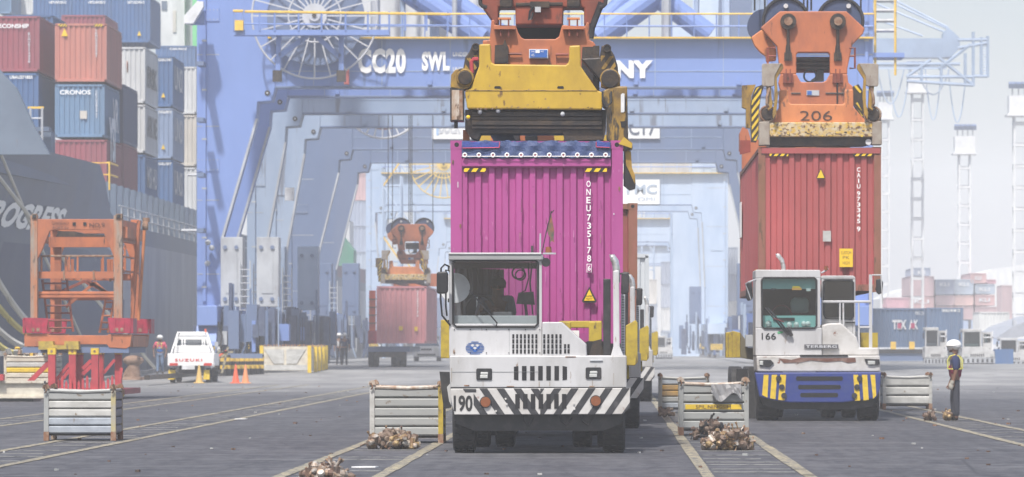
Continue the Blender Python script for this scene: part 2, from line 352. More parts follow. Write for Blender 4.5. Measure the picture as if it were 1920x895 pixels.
# ================================================================ SETTING
def node_mat(name):
    m = bpy.data.materials.new(name); m.use_nodes = True; return m, m.node_tree.nodes, m.node_tree.links, m.node_tree.nodes['Principled BSDF']
def asphalt():
    m, n, L, b = node_mat('asphalt'); tc = n.new('ShaderNodeTexCoord')
    def noise(sx, sy, det=8, dist=0.0, rough=.6):
        mp = n.new('ShaderNodeMapping'); mp.inputs['Scale'].default_value = (sx, sy, 1); L.new(tc.outputs['Object'], mp.inputs[0])
        t = n.new('ShaderNodeTexNoise'); t.inputs['Scale'].default_value = 1; t.inputs['Detail'].default_value = det; t.inputs['Roughness'].default_value = rough
        t.inputs['Distortion'].default_value = dist; L.new(mp.outputs[0], t.inputs[0]); return t.outputs[0]
    def rng(s, a, b_, c=0, d=1):
        r = n.new('ShaderNodeMapRange'); r.inputs[1].default_value = a; r.inputs[2].default_value = b_; r.inputs[3].default_value = c; r.inputs[4].default_value = d
        L.new(s, r.inputs[0]); return r.outputs[0]
    def mix(f, a, c):
        x = n.new('ShaderNodeMix'); x.data_type = 'RGBA'; L.new(f, x.inputs[0])
        for i, q in ((6, a), (7, c)):
            if isinstance(q, tuple): x.inputs[i].default_value = (*q, 1)
            else: L.new(q, x.inputs[i])
        return x.outputs[2]
    c = mix(rng(noise(.25, .10, 6), .36, .64), (.036, .036, .043), (.068, .068, .075))
    c = mix(rng(noise(.8, .03, 6), .5, .72), c, (.062, .062, .070))            # tyre darkened lanes along the traffic
    c = mix(rng(noise(.30, .55, 6, .4), .50, .68), c, (.10, .10, .107))
    c = mix(rng(noise(1.6, .5, 5, .4, .7), .54, .60), c, (.042, .042, .050))      # pale worn patches
    c = mix(rng(noise(.6, .9, 7, .8), .55, .66), c, (.030, .030, .036))        # oil and damp stains
    c = mix(rng(noise(22, 9, 3), .62, .72), c, (.16, .157, .155))              # loose grit
    c = mix(rng(noise(1.9, .018, 5, .3), .50, .64, 0, .75), c, (.026, .026, .032))     # tyre marks
    c = mix(rng(noise(.16, 1.3, 7, .3), .50, .66, 0, .7), c, (.115, .113, .118))
    c = mix(rng(noise(5, 1.8, 6), .42, .62, 0, .45), c, (.12, .12, .126))
    c = mix(rng(noise(3.2, 1.2, 6), .50, .64, 0, .6), c, (.030, .030, .037))
    sx = n.new('ShaderNodeSeparateXYZ'); L.new(tc.outputs['Object'], sx.inputs[0])     # asphalt gives way to worn concrete under the cranes
    ad = n.new('ShaderNodeMath'); ad.operation = 'MULTIPLY_ADD'; ad.inputs[1].default_value = 70; L.new(noise(.05, .05, 5), ad.inputs[0]); L.new(sx.outputs[1], ad.inputs[2])
    conc = mix(rng(noise(.4, .12, 6), .4, .6), (.17, .17, .168), (.27, .268, .26))
    c = mix(rng(ad.outputs[0], 150, 196), c, conc)
    vo = n.new('ShaderNodeTexVoronoi'); vo.feature = 'DISTANCE_TO_EDGE'; vo.inputs['Scale'].default_value = .22
    L.new(tc.outputs['Object'], vo.inputs[0]); c = mix(rng(vo.outputs[0], .0, .006, 1, 0), c, (.035, .035, .04))   # cracks
    L.new(c, b.inputs['Base Color']); b.inputs['Roughness'].default_value = .72
    bp = n.new('ShaderNodeBump'); bp.inputs['Strength'].default_value = .5; bp.inputs['Distance'].default_value = .01
    L.new(noise(40, 40, 4), bp.inputs['Height']); L.new(bp.outputs[0], b.inputs['Normal']); return m
ASPH = asphalt()
apron = mat('concrete apron', (.34, .335, .32), .75, wear=(.24, .24, .235), amt=.5, scale=.35, wear2=(.14, .14, .14), amt2=.36, scale2=1.4, zs2=1, var=.1)
kerbm = mat('quay kerb concrete', (.40, .39, .37), .8, wear=(.25, .24, .23), amt=.5, scale=2)
lineY = mat('worn yellow road paint', (.36, .31, .19), .7, wear=(.26, .235, .17), amt=.5, scale=2, wear2=(.075, .075, .085), amt2=.475, scale2=9, zs2=1)
lineW = mat('worn pale road paint', (.30, .295, .27), .7, wear=(.25, .25, .23), amt=.5, scale=3, wear2=(.10, .10, .10), amt2=.45, scale2=5, zs2=1)
sea_m = mat('harbour water', (.05, .09, .10), .12, bump=.6, scale=1)

def sheet(x0, x1, y0, y1, dz, m, name, ny=None, nx=1, kind='structure', wob=0.0):
    mb = MB(); ny = ny or max(1, int((y1-y0)/2)); rnd = random.Random(int(abs(x0*31+y0)))
    vs = []; fs = []
    for j in range(ny+1):
        y = y0+(y1-y0)*j/ny; wv = rnd.uniform(-wob, wob)
        for i in range(nx+1): vs.append((x0+(x1-x0)*i/nx+wv, y, gz(y)+dz))
    for j in range(ny):
        for i in range(nx): a = j*(nx+1)+i; fs.append((a, a+1, a+nx+2, a+nx+1))
    mb.add(vs, fs, m)
    o = mb.build(name); o['kind'] = kind; return o
ground = MB(); ys = [-40]+[i for i in range(0, 150, 25)]+[150+i*3 for i in range(0, 21)]+[260, 400, 700, 1400, 3500]
gv = []; gf = []
for y in ys:
    gv += [(-20.6, y, gz(y)), (900, y, gz(y)), ]
for j in range(len(ys)-1): gf.append((2*j, 2*j+1, 2*j+3, 2*j+2))
ground.add(gv, gf, ASPH)
k = len(ys)   # the quay wall below the edge
ground.add([p for y in ys for p in ((-20.6, y, gz(y)), (-20.6, y, -4))], [(2*j, 2*j+1, 2*j+3, 2*j+2) for j in range(k-1)], kerbm)
struct(ground, 'ground')
sea = MB(); sea.add([(-3000, -40, -2.2), (-20.59, -40, -2.2), (-20.59, 3500, -2.2), (-3000, 3500, -2.2)], [(0, 1, 2, 3)], sea_m); struct(sea, 'sea')
kb = MB()
for a, b_ in zip(ys[1:-3], ys[2:-2]):
    kb.add([(x, y, gz(y)+z) for y in (a, b_) for x, z in ((-20.6, -.3), (-20.6, .14), (-20.25, .14), (-20.25, -.01))], [(0, 1, 5, 4), (1, 2, 6, 5), (2, 3, 7, 6)], kerbm)
struct(kb, 'quay_kerb')
# painted lane lines: pairs 1.1 m apart on a 4.8 m pitch, with thin ladder marks inside each pair
pairs = [(-12.2, -11.15), (-8.55, -7.48), (-3.76, -2.64), (1.07, 2.22), (6.05, 7.1)]
yl = MB()
rl = random.Random(3)
for pr in pairs:
    for x in pr:
        y = 28
        while y < 150:
            y2 = y+rl.uniform(1.2, 3)
            wa = .075+rl.uniform(-.008, .012)
            yl.add([(x-wa, y, gz(y)+.008), (x+wa, y, gz(y)+.008), (x+wa, y2, gz(y2)+.008), (x-wa, y2, gz(y2)+.008)], [(0, 1, 2, 3)], lineY)
            y = y2+(0 if rl.random() < .93 else rl.uniform(.1, .5))
struct(yl, 'road_markings')
ld = MB()
for a, b_ in pairs:
    y = 38
    while y < 130:
        t = rl.uniform(.03, .07)
        if rl.random() < .88: ld.box(a+.1, b_-.1-rl.choice([0, 0, .2]), y, y+t*2, .002, .006, lineW)
        y += rl.uniform(1.1, 2.4)
struct(ld, 'road_markings')
gr = MB(); gr.box(7.9, 8.1, 150, 400, .34, .37, grease); gr.box(-16.9, -16.7, 150, 400, .2, .37, grease); gr.solo('rail', 'pair of dark steel crane rails sunk in the pavement under the cranes', 'rail')

# the hazy air: one closed box round the camera and the whole scene
hz = MB(); hz.box(-300, 300, -60, 1500, -6, 64, darkgap)
hz.mats = []; ho = hz.build('haze'); ho['kind'] = 'stuff'
hm = bpy.data.materials.new('haze'); hm.use_nodes = True; hn = hm.node_tree; hn.nodes.remove(hn.nodes['Principled BSDF'])
pv = hn.nodes.new('ShaderNodeVolumePrincipled'); pv.inputs['Color'].default_value = (.95, .97, 1.0, 1); pv.inputs['Density'].default_value = HAZE; pv.inputs['Anisotropy'].default_value = -.35
hn.links.new(pv.outputs[0], hn.nodes['Material Output'].inputs['Volume']); ho.data.materials.append(hm)
ho.data.polygons.foreach_set('material_index', [0]*6)

# ================================================================ CONTAINERS
cm = {}
def cmat(n, c): cm[n] = mat('container '+n, c, .6, wear=tuple(x*.78+.02 for x in c), amt=.47, scale=.9, zs=.3, wear2=(.2, .12, .09), amt2=.31, scale2=4, zs2=.25, var=.07)
cmat('maroon', (.30, .07, .09)); cmat('salmon', (.50, .19, .14)); cmat('blue', (.05, .13, .30)); cmat('steel', (.13, .23, .36)); cmat('navy', (.04, .07, .17))
cmat('white', (.62, .63, .62)); cmat('cream', (.58, .54, .47)); cmat('pink', (.45, .04, .12)); cmat('pale', (.22, .30, .45)); cmat('red', (.42, .09, .08)); cmat('green', (.06, .22, .14)); cmat('teal', (.10, .30, .33)); cmat('orange', (.52, .17, .06))
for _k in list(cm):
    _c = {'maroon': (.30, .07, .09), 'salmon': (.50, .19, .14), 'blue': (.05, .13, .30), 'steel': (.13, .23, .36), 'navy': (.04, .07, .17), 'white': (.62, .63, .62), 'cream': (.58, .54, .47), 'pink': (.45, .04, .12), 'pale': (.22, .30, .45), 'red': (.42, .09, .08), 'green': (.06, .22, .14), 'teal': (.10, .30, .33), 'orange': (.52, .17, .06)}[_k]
    cmat('bleached '+_k, tuple(x*.55+.30 for x in _c))  # paler copies with distance haze mixed into the container colours
def container(x0, Y, z0, L, Wd, Hh, m, label, group=None, nf=9, ns=22, castings=False, post=.10, frame=None, loc_at=None, tops=True):
    """x0 left, Y near end, z0 bottom; end face towards -Y"""
    frame = frame or m; x1 = x0+Wd; z1 = z0+Hh
    t = thing('shipping_container', label, 'container', (x0+Wd/2, Y+L/2, z0), group)
    b = MB(); b.corr(x0+post, x1-post, z0+.14, z1-.10, Y+.03, -1, m, 'x', nf, .045); b.build('end_panel', t)
    b = MB(); b.corr(Y+post, Y+L-post, z0+.14, z1-.10, x1-.02, 1, m, 'y', ns, .04); b.build('side_panel', t)
    b = MB(); b.corr(Y+post, Y+L-post, z0+.14, z1-.10, x0+.02, -1, m, 'y', ns, .04); b.build('side_panel', t)
    b = MB(); b.corr(x0+post, x1-post, z0+.14, z1-.10, Y+L-.03, 1, m, 'x', nf, .045); b.build('end_panel', t)
    if tops:
        b = MB(); b.box(x0+.04, x1-.04, Y+.06, Y+L-.06, z1-.05, z1-.02, m); b.build('roof_panel', t)
    b = MB()
    for x in (x0, x1-post):
        for y in (Y, Y+L-post): b.box(x, x+post, y, y+post, z0+.12, z1-.118, frame)
    for y in (Y+.004, Y+L-post+.004):
        b.box(x0+post, x1-post, y, y+post-.01, z1-.11, z1-.01, frame); b.box(x0+post, x1-post, y, y+post-.01, z0+.02, z0+.15, frame)
    for x in (x0+.004, x1-.074):
        b.box(x, x+.07, Y+post, Y+L-post, z1-.08, z1-.01, frame); b.box(x, x+.07, Y+post, Y+L-post, z0+.02, z0+.15, frame)
    b.build('frame', t)
    if castings:
        for x in (x0-.004, x1-.176):
            for y in (Y-.004, Y+L-.176):
                for z in (z0, z1-.118):
                    c = MB(); c.box(x, x+.18, y, y+.18, z, z+.12, frame)
                    if y < Y+1: c.cyl((x+.09, y-.002, z+.06), (x+.09, y+.01, z+.06), .034, darkgap, n=10)
                    c.build('corner_casting', t)
    return t
def hazard(mb, x0, z0, x1, z1, Y, a=signy, b=ktext, slope=-.8):
    mb.box(x0, x1, Y+.001, Y+.006, z0, z1, b)
    mb.bands([(x0, z0), (x1, z0), (x1, z1), (x0, z1)], .125, .55, slope, a, lambda u, v: (u, Y-.002, v))
def pcont(px0, py0, px1, py1, Y, L, m, label, group, **k):
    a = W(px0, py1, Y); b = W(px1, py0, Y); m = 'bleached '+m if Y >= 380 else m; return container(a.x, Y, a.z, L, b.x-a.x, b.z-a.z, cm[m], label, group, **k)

# ================================================================ SHIP
def interp(tab, x):
    if x <= tab[0][0]: return tab[0][1]
    for (a, b), (c, d) in zip(tab, tab[1:]):
        if x <= c:
            t = (x-a)/(c-a); return b+(d-b)*t
    return tab[-1][1]
XD = [(96, -34), (100, -31.5), (108, -28.6), (120, -26.3), (140, -24.0), (156, -22.6), (165, -21.8), (172, -21.35), (180, -21.05), (190, -21), (420, -21)]
XW = [(102, -34), (120, -32), (140, -28.8), (156, -25.6), (165, -23.8), (172, -22.5), (180, -21.6), (190, -21.15), (200, -21), (420, -21)]
ZD = [(96, 10.6), (120, 9.6), (156, 9.0), (173, 8.95), (175, 8.3), (177, 7.1), (179, 6.68), (182, 6.62), (420, 6.62)]
def hullx(Y, z):
    t = max(0, min(1.2, (z+2.6)/(9.0+2.6))); return interp(XW, Y)+(interp(XD, Y)-interp(XW, Y))*t**1.7
ship = thing('container_ship', 'dark slate hulled container ship moored along the quay, stacked high with containers', 'ship', (-34, 230, -2.2))
hb = MB(); sts = [96+i*2 for i in range(0, 38)]+[172, 173, 174, 175, 176, 177, 178, 179, 180, 182, 184, 186, 188, 190]+list(range(195, 420, 12)); sts = sorted(set(sts))
NZ = 26
for a, b in zip(sts, sts[1:]):
    for k in range(NZ):
        q = []
        for Y, kk in ((a, k), (b, k), (b, k+1), (a, k+1)):
            zt = interp(ZD, Y); z = -2.6+(zt+2.6)*kk/NZ; q.append((hullx(Y, z), Y, z))
        cy = (a+b)/2; cz = sum(p[2] for p in q)/4; edge = 177+(5.95-cz)*1.5  # edge follows the bow flare's shading, painted as a change of hull colour
        if cy > edge: mm = hullnavy if cz > 5.9 else hullgrey
        else: mm = hullnavy if cz > 5.2 else hullblue
        hb.add(q, [(0, 1, 2, 3)], mm)
for a, b in zip(sts, sts[1:]):   # inboard bulwark, deck and the far side
    za, zb = interp(ZD, a), interp(ZD, b); da, db = za-1.1, zb-1.1; xa, xb = hullx(a, za), hullx(b, zb)
    hb.add([(xa, a, za), (xb, b, zb), (xb-.25, b, zb), (xa-.25, a, za), (xa-.25, a, da), (xb-.25, b, db), (-68-xa, a, da), (-68-xb, b, db), (-68-xa, a, za), (-68-xb, b, zb), (-68-hullx(a, 0), a, -2.6), (-68-hullx(b, 0), b, -2.6)],
           [(0, 1, 2, 3), (3, 2, 5, 4), (4, 5, 7, 6), (6, 7, 9, 8), (8, 9, 11, 10)], hullnavy)
hb.add([(-21, 411, -2.6), (-47, 411, -2.6), (-47, 411, 6.6), (-21, 411, 6.6)], [(0, 1, 2, 3)], hullnavy)
hb.build('hull', ship, smooth=False)
v, f, _ = text2d('PROGRESS', .05, 1.02, .35); nm = MB()
Y0, Y1 = 155.6, 168.0
def onhull(Y, z): return (hullx(Y, z)+.05, Y, z)
nm.add([onhull(Y0+(Y1-Y0)*a, 5.95+1.0*b) for a, b in v], f, wtext); nm.build('lettering', ship)
b = MB()     # slanting breakwater plate on the forecastle
P = [W(-60, 60, 150), W(4, 138, 150), W(30, 165, 150), W(62, 235, 150), W(92, 290, 150), W(-60, 290, 150)]
b.add(P+[p+Vector((0, .5, 0)) for p in P], [(0, 1, 2, 3, 4, 5), (11, 10, 9, 8, 7, 6)]+[(i, i+6, (i+1) % 6+6, (i+1) % 6) for i in range(6)], mat('breakwater paint', (.15, .19, .25), .55, wear=(.12, .155, .21), amt=.45, scale=.5, wear2=(.2, .12, .08), amt2=.33, scale2=3))
b.build('breakwater', ship)
b = MB(); b.box(-46, -23.2, 179, 300, 5.5, 8.35, deckblue)
b.box(-23.2, -22.6, 179, 300, 5.5, 6.9, deckblue); b.build('hatch_coaming', ship)
for i in range(22):
    y = 180+i*2.4; b = MB(); b.bar((-21.9, y, 5.5), (-21.9, y, 8.5), .28, .35, deckblue); b.bar((-23.2, y, 8.3), (-21.7, y, 8.3), .2, .3, deckblue, up=(0, 0, 1))
    if i % 3 == 1: b.box(-22.8, -22, y+.3, y+1.6, 5.6, 7.6, craneb3)
    b.build('lashing_post', ship)
b = MB()
for z in (7.05, 7.45): b.tube([(-21.25, 179, z), (-21.25, 300, z)], .035, crgrey, 5)
for i in range(50): b.tube([(-21.25, 180+i*2.4, 6.5), (-21.25, 180+i*2.4, 7.47)], .035, crgrey, 5)
b.build('handrail', ship)
for (a, c, d) in (((165, 300), (166, 268), 176), ((118, 245), (118, 237), 176), ((55, 248), (90, 238), 170)):
    p = W(a[0], a[1], d); b = MB()
    for zz in (.45, .95): b.tube([(p.x, d, 8.2+zz), (p.x+.9, d, 8.2+zz), (p.x+.9, d+3, 8.2+zz)], .04, railyellow, 5)
    for dx in (0, .9): b.tube([(p.x+dx, d, 8.0), (p.x+dx, d, 9.2)], .04, railyellow, 5)
    b.build('deck_railing', ship)
b = MB(); b.pbox(52, 200, 82, 204, 168, .1, railyellow); b.tube([W(57, 202, 168), W(57, 240, 168)], .05, crgrey, 5); b.tube([W(79, 202, 168), W(79, 270, 168)], .05, crgrey, 5)
b.tube([W(57, 222, 168), W(79, 222, 168)], .04, crgrey, 5); b.pbox(60, 238, 92, 246, 168, .8, deckblue); b.pbox(78, 246, 96, 292, 169, 1.2, deckblue); b.build('ladder_platform', ship)
b = MB()  # white accommodation block far aft
b.pbox(300, -60, 346, 86, 310, 16, cm['white']); b.build('accommodation_block', ship)
b = MB(); b.pbox(346, -60, 361, 86, 311, 16, crgrey); b.pbox(361, -60, 373, 87, 308, 14, mat('funnel green', (.16, .55, .22), .5)); b.build('funnel', ship)
b = MB(); b.pbox(303, 2, 313, 18, 309.9, .1, deckblue); b.pbox(324, 20, 330, 60, 309.9, .1, cm['cream']); b.build('window', ship)

def side_letters(t, s, x1, y0, y1, z0, z1, m, sub='lettering', bold=.02):
    b = MB(); b.text(s, (x1+.012, y0, z0), (0, y1-y0, 0), (0, 0, z1-z0), m, bold=bold); b.build(sub, t)
SG = 'containers stacked on the moored ship'
def vnum(t, s, x, y0, y1, Y, m=ltext, w_=4.0):
    b = MB(); b.vtext(s, x, w_, y0, y1, Y-.02, m, bold=.03); b.build('lettering', t)
def hnum(t, s, x0, y0, x1, y1, Y, m=ltext, bold=.03):
    b = MB(); b.ptext(s, x0, y0, x1, y1, Y-.02, m, bold=bold); b.build('lettering', t)
def tri(t, x, y, Y, s_=10):
    b = MB(); b.pprism([(x, y-s_), (x+s_*.62, y+s_*.5), (x-s_*.62, y+s_*.5)], Y-.025, .01, signy); b.build('warning_sticker', t)
c = pcont(-24, 30, 74, 135, 195, 6.06, 'maroon', 'maroon container lettered ECONSHIP beside the salmon orange one', SG)
hnum(c, 'ECONSHIP', -2, 45, 54, 53, 195, wtext); vnum(c, 'ECNU0174438', 54.5, 61, 119, 195)
c = pcont(-26, 137, 72, 243, 195, 6.06, 'blue', 'blue container under the maroon ECONSHIP container behind the ship bow', SG); hnum(c, 'UBAU271855', 18, 142, 61, 148, 195, wtext)
c = pcont(103, 44, 200, 154, 195, 6.06, 'salmon', 'salmon orange container with a small yellow triangle directly above the CRONOS container', SG)
tri(c, 121, 63, 195); vnum(c, 'TEMU3952261', 180.5, 56, 108, 195); b = MB()
for a in (110, 177): p, q = W(a, 46, 195), W(a+15, 42.5, 195); hazard(b, p.x, p.z-.1, q.x, p.z+.02, 194.99)
b.build('hazard_stripe', c)
c = pcont(103, 158, 196, 258, 195, 6.06, 'steel', 'weathered steel blue container lettered CRONOS', SG)
hnum(c, 'CRONOS', 112, 169, 170, 177.5, 195, wtext); vnum(c, 'CRXU282961', 181, 170, 222, 195); b = MB(); b.pbox(150, 208, 163, 223, 194.98, .02, cm['cream']); b.build('notice_sheet', c)
side_letters(c, 'VR', W(196, 0, 195).x, 198.2, 200.4, 11.6, 13.2, wtext)
c = pcont(103, 262, 200, 362, 195, 6.06, 'maroon', 'dark red container under the CRONOS container at the deck edge', SG)
side_letters(c, 'YSI', W(200, 0, 195).x, 195.9, 198.4, 10.1, 12.2, wtext, bold=.05)
X0 = -23.7-2.44
c = container(X0, 201.5, W(0, 268, 201.5).z, 6.06, 2.44, 2.85, cm['navy'], 'navy container just aft of the CRONOS container', SG)
b = MB(); b.cyl((X0+2.452, 203.0, 15.0), (X0+2.47, 203.0, 15.0), .3, cm['orange'], n=14); b.build('round_emblem', c)
c = container(X0, 201.5, W(0, 378, 201.5).z, 6.06, 2.44, 2.83, cm['maroon'], 'dark maroon container beneath the navy one just above the deck posts', SG)
pcont(8, 28, 99, 133, 202, 6.06, 'blue', 'blue container seen in the gap between the ECONSHIP and salmon containers', SG)
pcont(8, 135, 99, 240, 202, 6.06, 'navy', 'dark blue container deep in the gap left of the CRONOS container', SG)
pcont(115, 28, 197, 120, 232, 6.06, 'maroon', 'maroon container peeking out above and behind the salmon container', SG)
for i, (a, wh) in enumerate(((62, 'leftmost'), (135.5, 'middle'), (209, 'rightmost'))):
    c = pcont(a, -7, a+72.5, 80, 260, 6.06, 'blue', wh+' of the three blue containers in the top row of the ship', SG)
    hnum(c, 'UETU5310512', a+30, 2, a+62, 7, 260, wtext)
    if i == 2: tri(c, a+52, 64, 260, 6); side_letters(c, 'UNS', W(a+72.5, 0, 260).x, 261, 265.5, 17.3, 19.4, ltext)
pcont(-2, -40, 21, 26, 285, 6, 'steel', 'steel blue container high up, farthest forward in the top row', SG)
pcont(21, -60, 62, 28, 290, 6, 'white', 'white container beside the steel blue one at the top left', SG)
for (y0, y1, m, lab, s) in ((88, 194, 'white', 'clean white container with dark lettering along its side', 'ERSK'), (196, 287, 'white', 'greyish white container below the clean white one with dark lettering', 'ARK NE'), (290, 384, 'blue', 'dark blue container under the two white containers, on the deck edge', 'MSI HU')):
    c = pcont(182, y0, 272, y1, 212, 6.06, m, lab, SG); z = W(0, y1, 212).z
    side_letters(c, s, W(272, 0, 212).x, 213, 217.4, z+.9, z+2.0, ktext if m == 'white' else ltext, bold=.03)
for (y0, y1, m, lab, n) in ((105, 201, 'blue', 'bright blue container with a yellow triangle, third stack from the crane', 'OOLU181'), (203, 298, 'pale', 'pale blue container with a yellow triangle below the bright blue one', 'OCGU9271'), (300, 398, 'blue', 'blue container low on the deck behind yellow deck fittings', 'OOLU1817')):
    c = pcont(239, y0, 324, y1, 224, 6.06, m, lab, SG); hnum(c, n, 297, y0+5, 321, y0+10, 224, wtext)
    if y0 < 300: tri(c, 306, y1-21, 224, 6)
    z = W(0, y1, 224).z; side_letters(c, 'UNSI', W(324, 0, 224).x, 224.9, 229, z+1.0, z+2.3, ltext)
for (y0, y1, m, lab) in ((125, 214, 'white', 'rust streaked white container next to the crane leg, highest of its stack'), (216, 312, 'cream', 'cream container next to the crane leg in the middle of its stack'), (314, 410, 'white', 'dirty white container next to the crane leg at the deck')):
    pcont(287, y0, 368, y1, 236, 6.06, m, lab, SG)
c = pcont(292, 86, 366, 150, 300, 6, 'blue', 'blue container with a white number under the white accommodation block', SG); hnum(c, 'CAIU4410', 318, 90, 350, 94, 300, wtext)

# second ship farther along the quay
s2 = thing('container_ship', 'distant ship with a faded red and mauve hull seen through the crane portals', 'ship', (-32, 360, -2.2))
b = MB(); mv = mat('faded mauve hull', (.28, .18, .21), .6, wear=(.22, .15, .19), amt=.5, scale=.3); rv = mat('faded red hull', (.5, .08, .08), .6)
sec = [(318, -33, -33), (324, -29, -31), (334, -25, -27), (348, -22.6, -24), (363, -21.6, -22), (520, -21, -21)]
for (a, da, wa), (c_, dc, wc) in zip(sec, sec[1:]):
    for z0, z1 in ((-2.2, 1.5), (1.5, 8)):
        xs = [wa if z0 < 0 else (da+wa)/2, wc if z0 < 0 else (dc+wc)/2, (dc+wc)/2 if z0 < 0 else dc, (da+wa)/2 if z0 < 0 else da]
        b.add([(xs[0], a, z0), (xs[1], c_, z0), (xs[2], c_, z1), (xs[3], a, z1)], [(0, 1, 2, 3)], rv if a < 330 and z0 < 0 else mv)
b.add([(-33, 318, 8), (-29, 324, 8), (-25, 334, 8), (-22.6, 348, 8), (-21.6, 363, 8), (-21, 520, 8), (-43, 520, 8), (-43, 358, 8)], [tuple(range(8))], deckblue)
b.build('hull', s2)
b = MB(); b.box(-40, -26, 376, 384, 8, 13, cm['white']); b.box(-38, -28, 378, 386, 13, 16, cm['white']); b.build('deckhouse', s2)
b = MB(); b.prism([(-25, 8), (-22.2, 8), (-22.2, 9.5), (-24.6, 12.5)], 'y', 356, 360, cm['green']); b.build('windlass_cover', s2)
SH2 = 'containers stacked on the distant ship'
rnd = random.Random(11); cols = ['red', 'blue', 'steel', 'white', 'maroon', 'blue', 'salmon', 'cream', 'red', 'navy', 'green', 'salmon']
place = ['seen beside the dark crane leg', 'in the column nearest the light building']
k = 0
words = ['lowest', 'second lowest', 'third lowest', 'fourth from the deck', 'fifth from the deck', 'sixth from the deck', 'topmost']
for col, (yy, x1, n, seq) in enumerate(((420, -24.2, 5, ['steel', 'blue', 'blue', 'red', 'red']), (450, -25.6, 4, ['red', 'red', 'pink', 'salmon']), (398, -25.2, 2, ['cream', 'white']))):
    for i in range(n):
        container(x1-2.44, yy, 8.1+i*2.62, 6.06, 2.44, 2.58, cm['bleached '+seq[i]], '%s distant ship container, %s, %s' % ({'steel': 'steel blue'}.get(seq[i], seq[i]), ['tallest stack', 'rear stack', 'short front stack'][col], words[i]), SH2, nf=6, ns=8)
# mooring ropes and bollard
ROPE = mat('pale rope', (.60, .58, .52), .8); ROPEY = mat('yellow rope', (.55, .47, .16), .8)
for (a, b_, m, r, lab) in (((-30, 214, 150), (150, 628, 168), ROPE, .06, 'thin pale mooring rope crossing the ship name'), ((-10, 322, 140), (290, 690, 172), ROPE, .07, 'long pale mooring rope running behind the orange frame to the bollard'),
                           ((-10, 516, 135), (60, 612, 139), ROPE, .10, 'thick white mooring rope, uppermost of the steep ones left of the orange frame'), ((-10, 567, 130), (60, 632, 133), ROPEY, .10, 'thick yellow mooring rope between the two thick white ones'),
                           ((-10, 612, 126), (60, 655, 128), ROPE, .10, 'thick white mooring rope just above the yellow topped bin'), ((-10, 640, 124), (40, 662, 125), ROPEY, .09, 'low yellow mooring rope nearest the left bin')):
    p, q = W(*a), W(*b_); mb = MB(); pts = [p.lerp(q, t/10)-Vector((0, 0, math.sin(math.pi*t/10)*.12)) for t in range(11)]; mb.tube(pts, r, m, 6)
    mb.solo('mooring_rope', lab, 'rope', 'mooring ropes of the ship')
def bollard(px, Y, lab):
    mb = MB(); x = (px-VX)*Y/F; z = gz(Y); rb = mat('rusty bollard', (.30, .19, .13), .8, wear=(.2, .12, .08), amt=.5, scale=5)
    mb.cyl((x, Y, z), (x, Y, z+.12), .62, rb, .55, 18); mb.cyl((x, Y, z+.12), (x, Y, z+.65), .30, rb, .24, 16)
    mb.ball((x, Y, z+.78), .34, rb, 14, 8, (1.25, 1, .62)); mb.cyl((x-.35, Y, z+.12), (x-.15, Y, z+.5), .1, rb)
    mb.solo('bollard', lab, 'bollard', smooth=False)
bollard(250, 168, 'squat rusty mooring bollard at the quay edge right of the red stand')
# ================================================================ QUAY CRANES
def plates(lg, side, Y, xl, xr, in_bot, in_top, r_in, under, top, m):
    """weld seams, bolted splice plates and a cable tray on the front of a crane leg"""
    rp = random.Random(int(Y*7+side)); b = MB()
    a, c_ = (xl+.02, in_bot-.1) if side == 0 else (r_in[1]+.1, xr-.02)
    for z in (4.6, 7.9, 11.2, 14.4, 17.8, 21, 24.5, 28):
        if z < top-1: b.box(a, c_, Y-.012, Y-.001, z, z+.035, crgrey)
    b.build('weld_seams', lg)
    b = MB(); x = a+.25 if side == 0 else c_-.35; b.box(x, x+.14, Y-.12, Y-.002, 3.4, top-2, m)
    for k in range(10): b.box(x-.03, x+.17, Y-.13, Y-.003, 4+k*2.2, 4.08+k*2.2, crgrey)
    b.build('cable_tray', lg)
    for z in (9.5, 16.2):
        b = MB(); xc = (a+c_)/2; b.box(xc-.5, xc+.5, Y-.035, Y-.002, z-.3, z+.3, m)
        for i in range(6):
            for zz in (z-.22, z+.22): b.cyl((xc-.42+i*.168, Y-.05, zz), (xc-.42+i*.168, Y-.034, zz), .025, crgrey, n=6)
        b.build('splice_plate', lg)
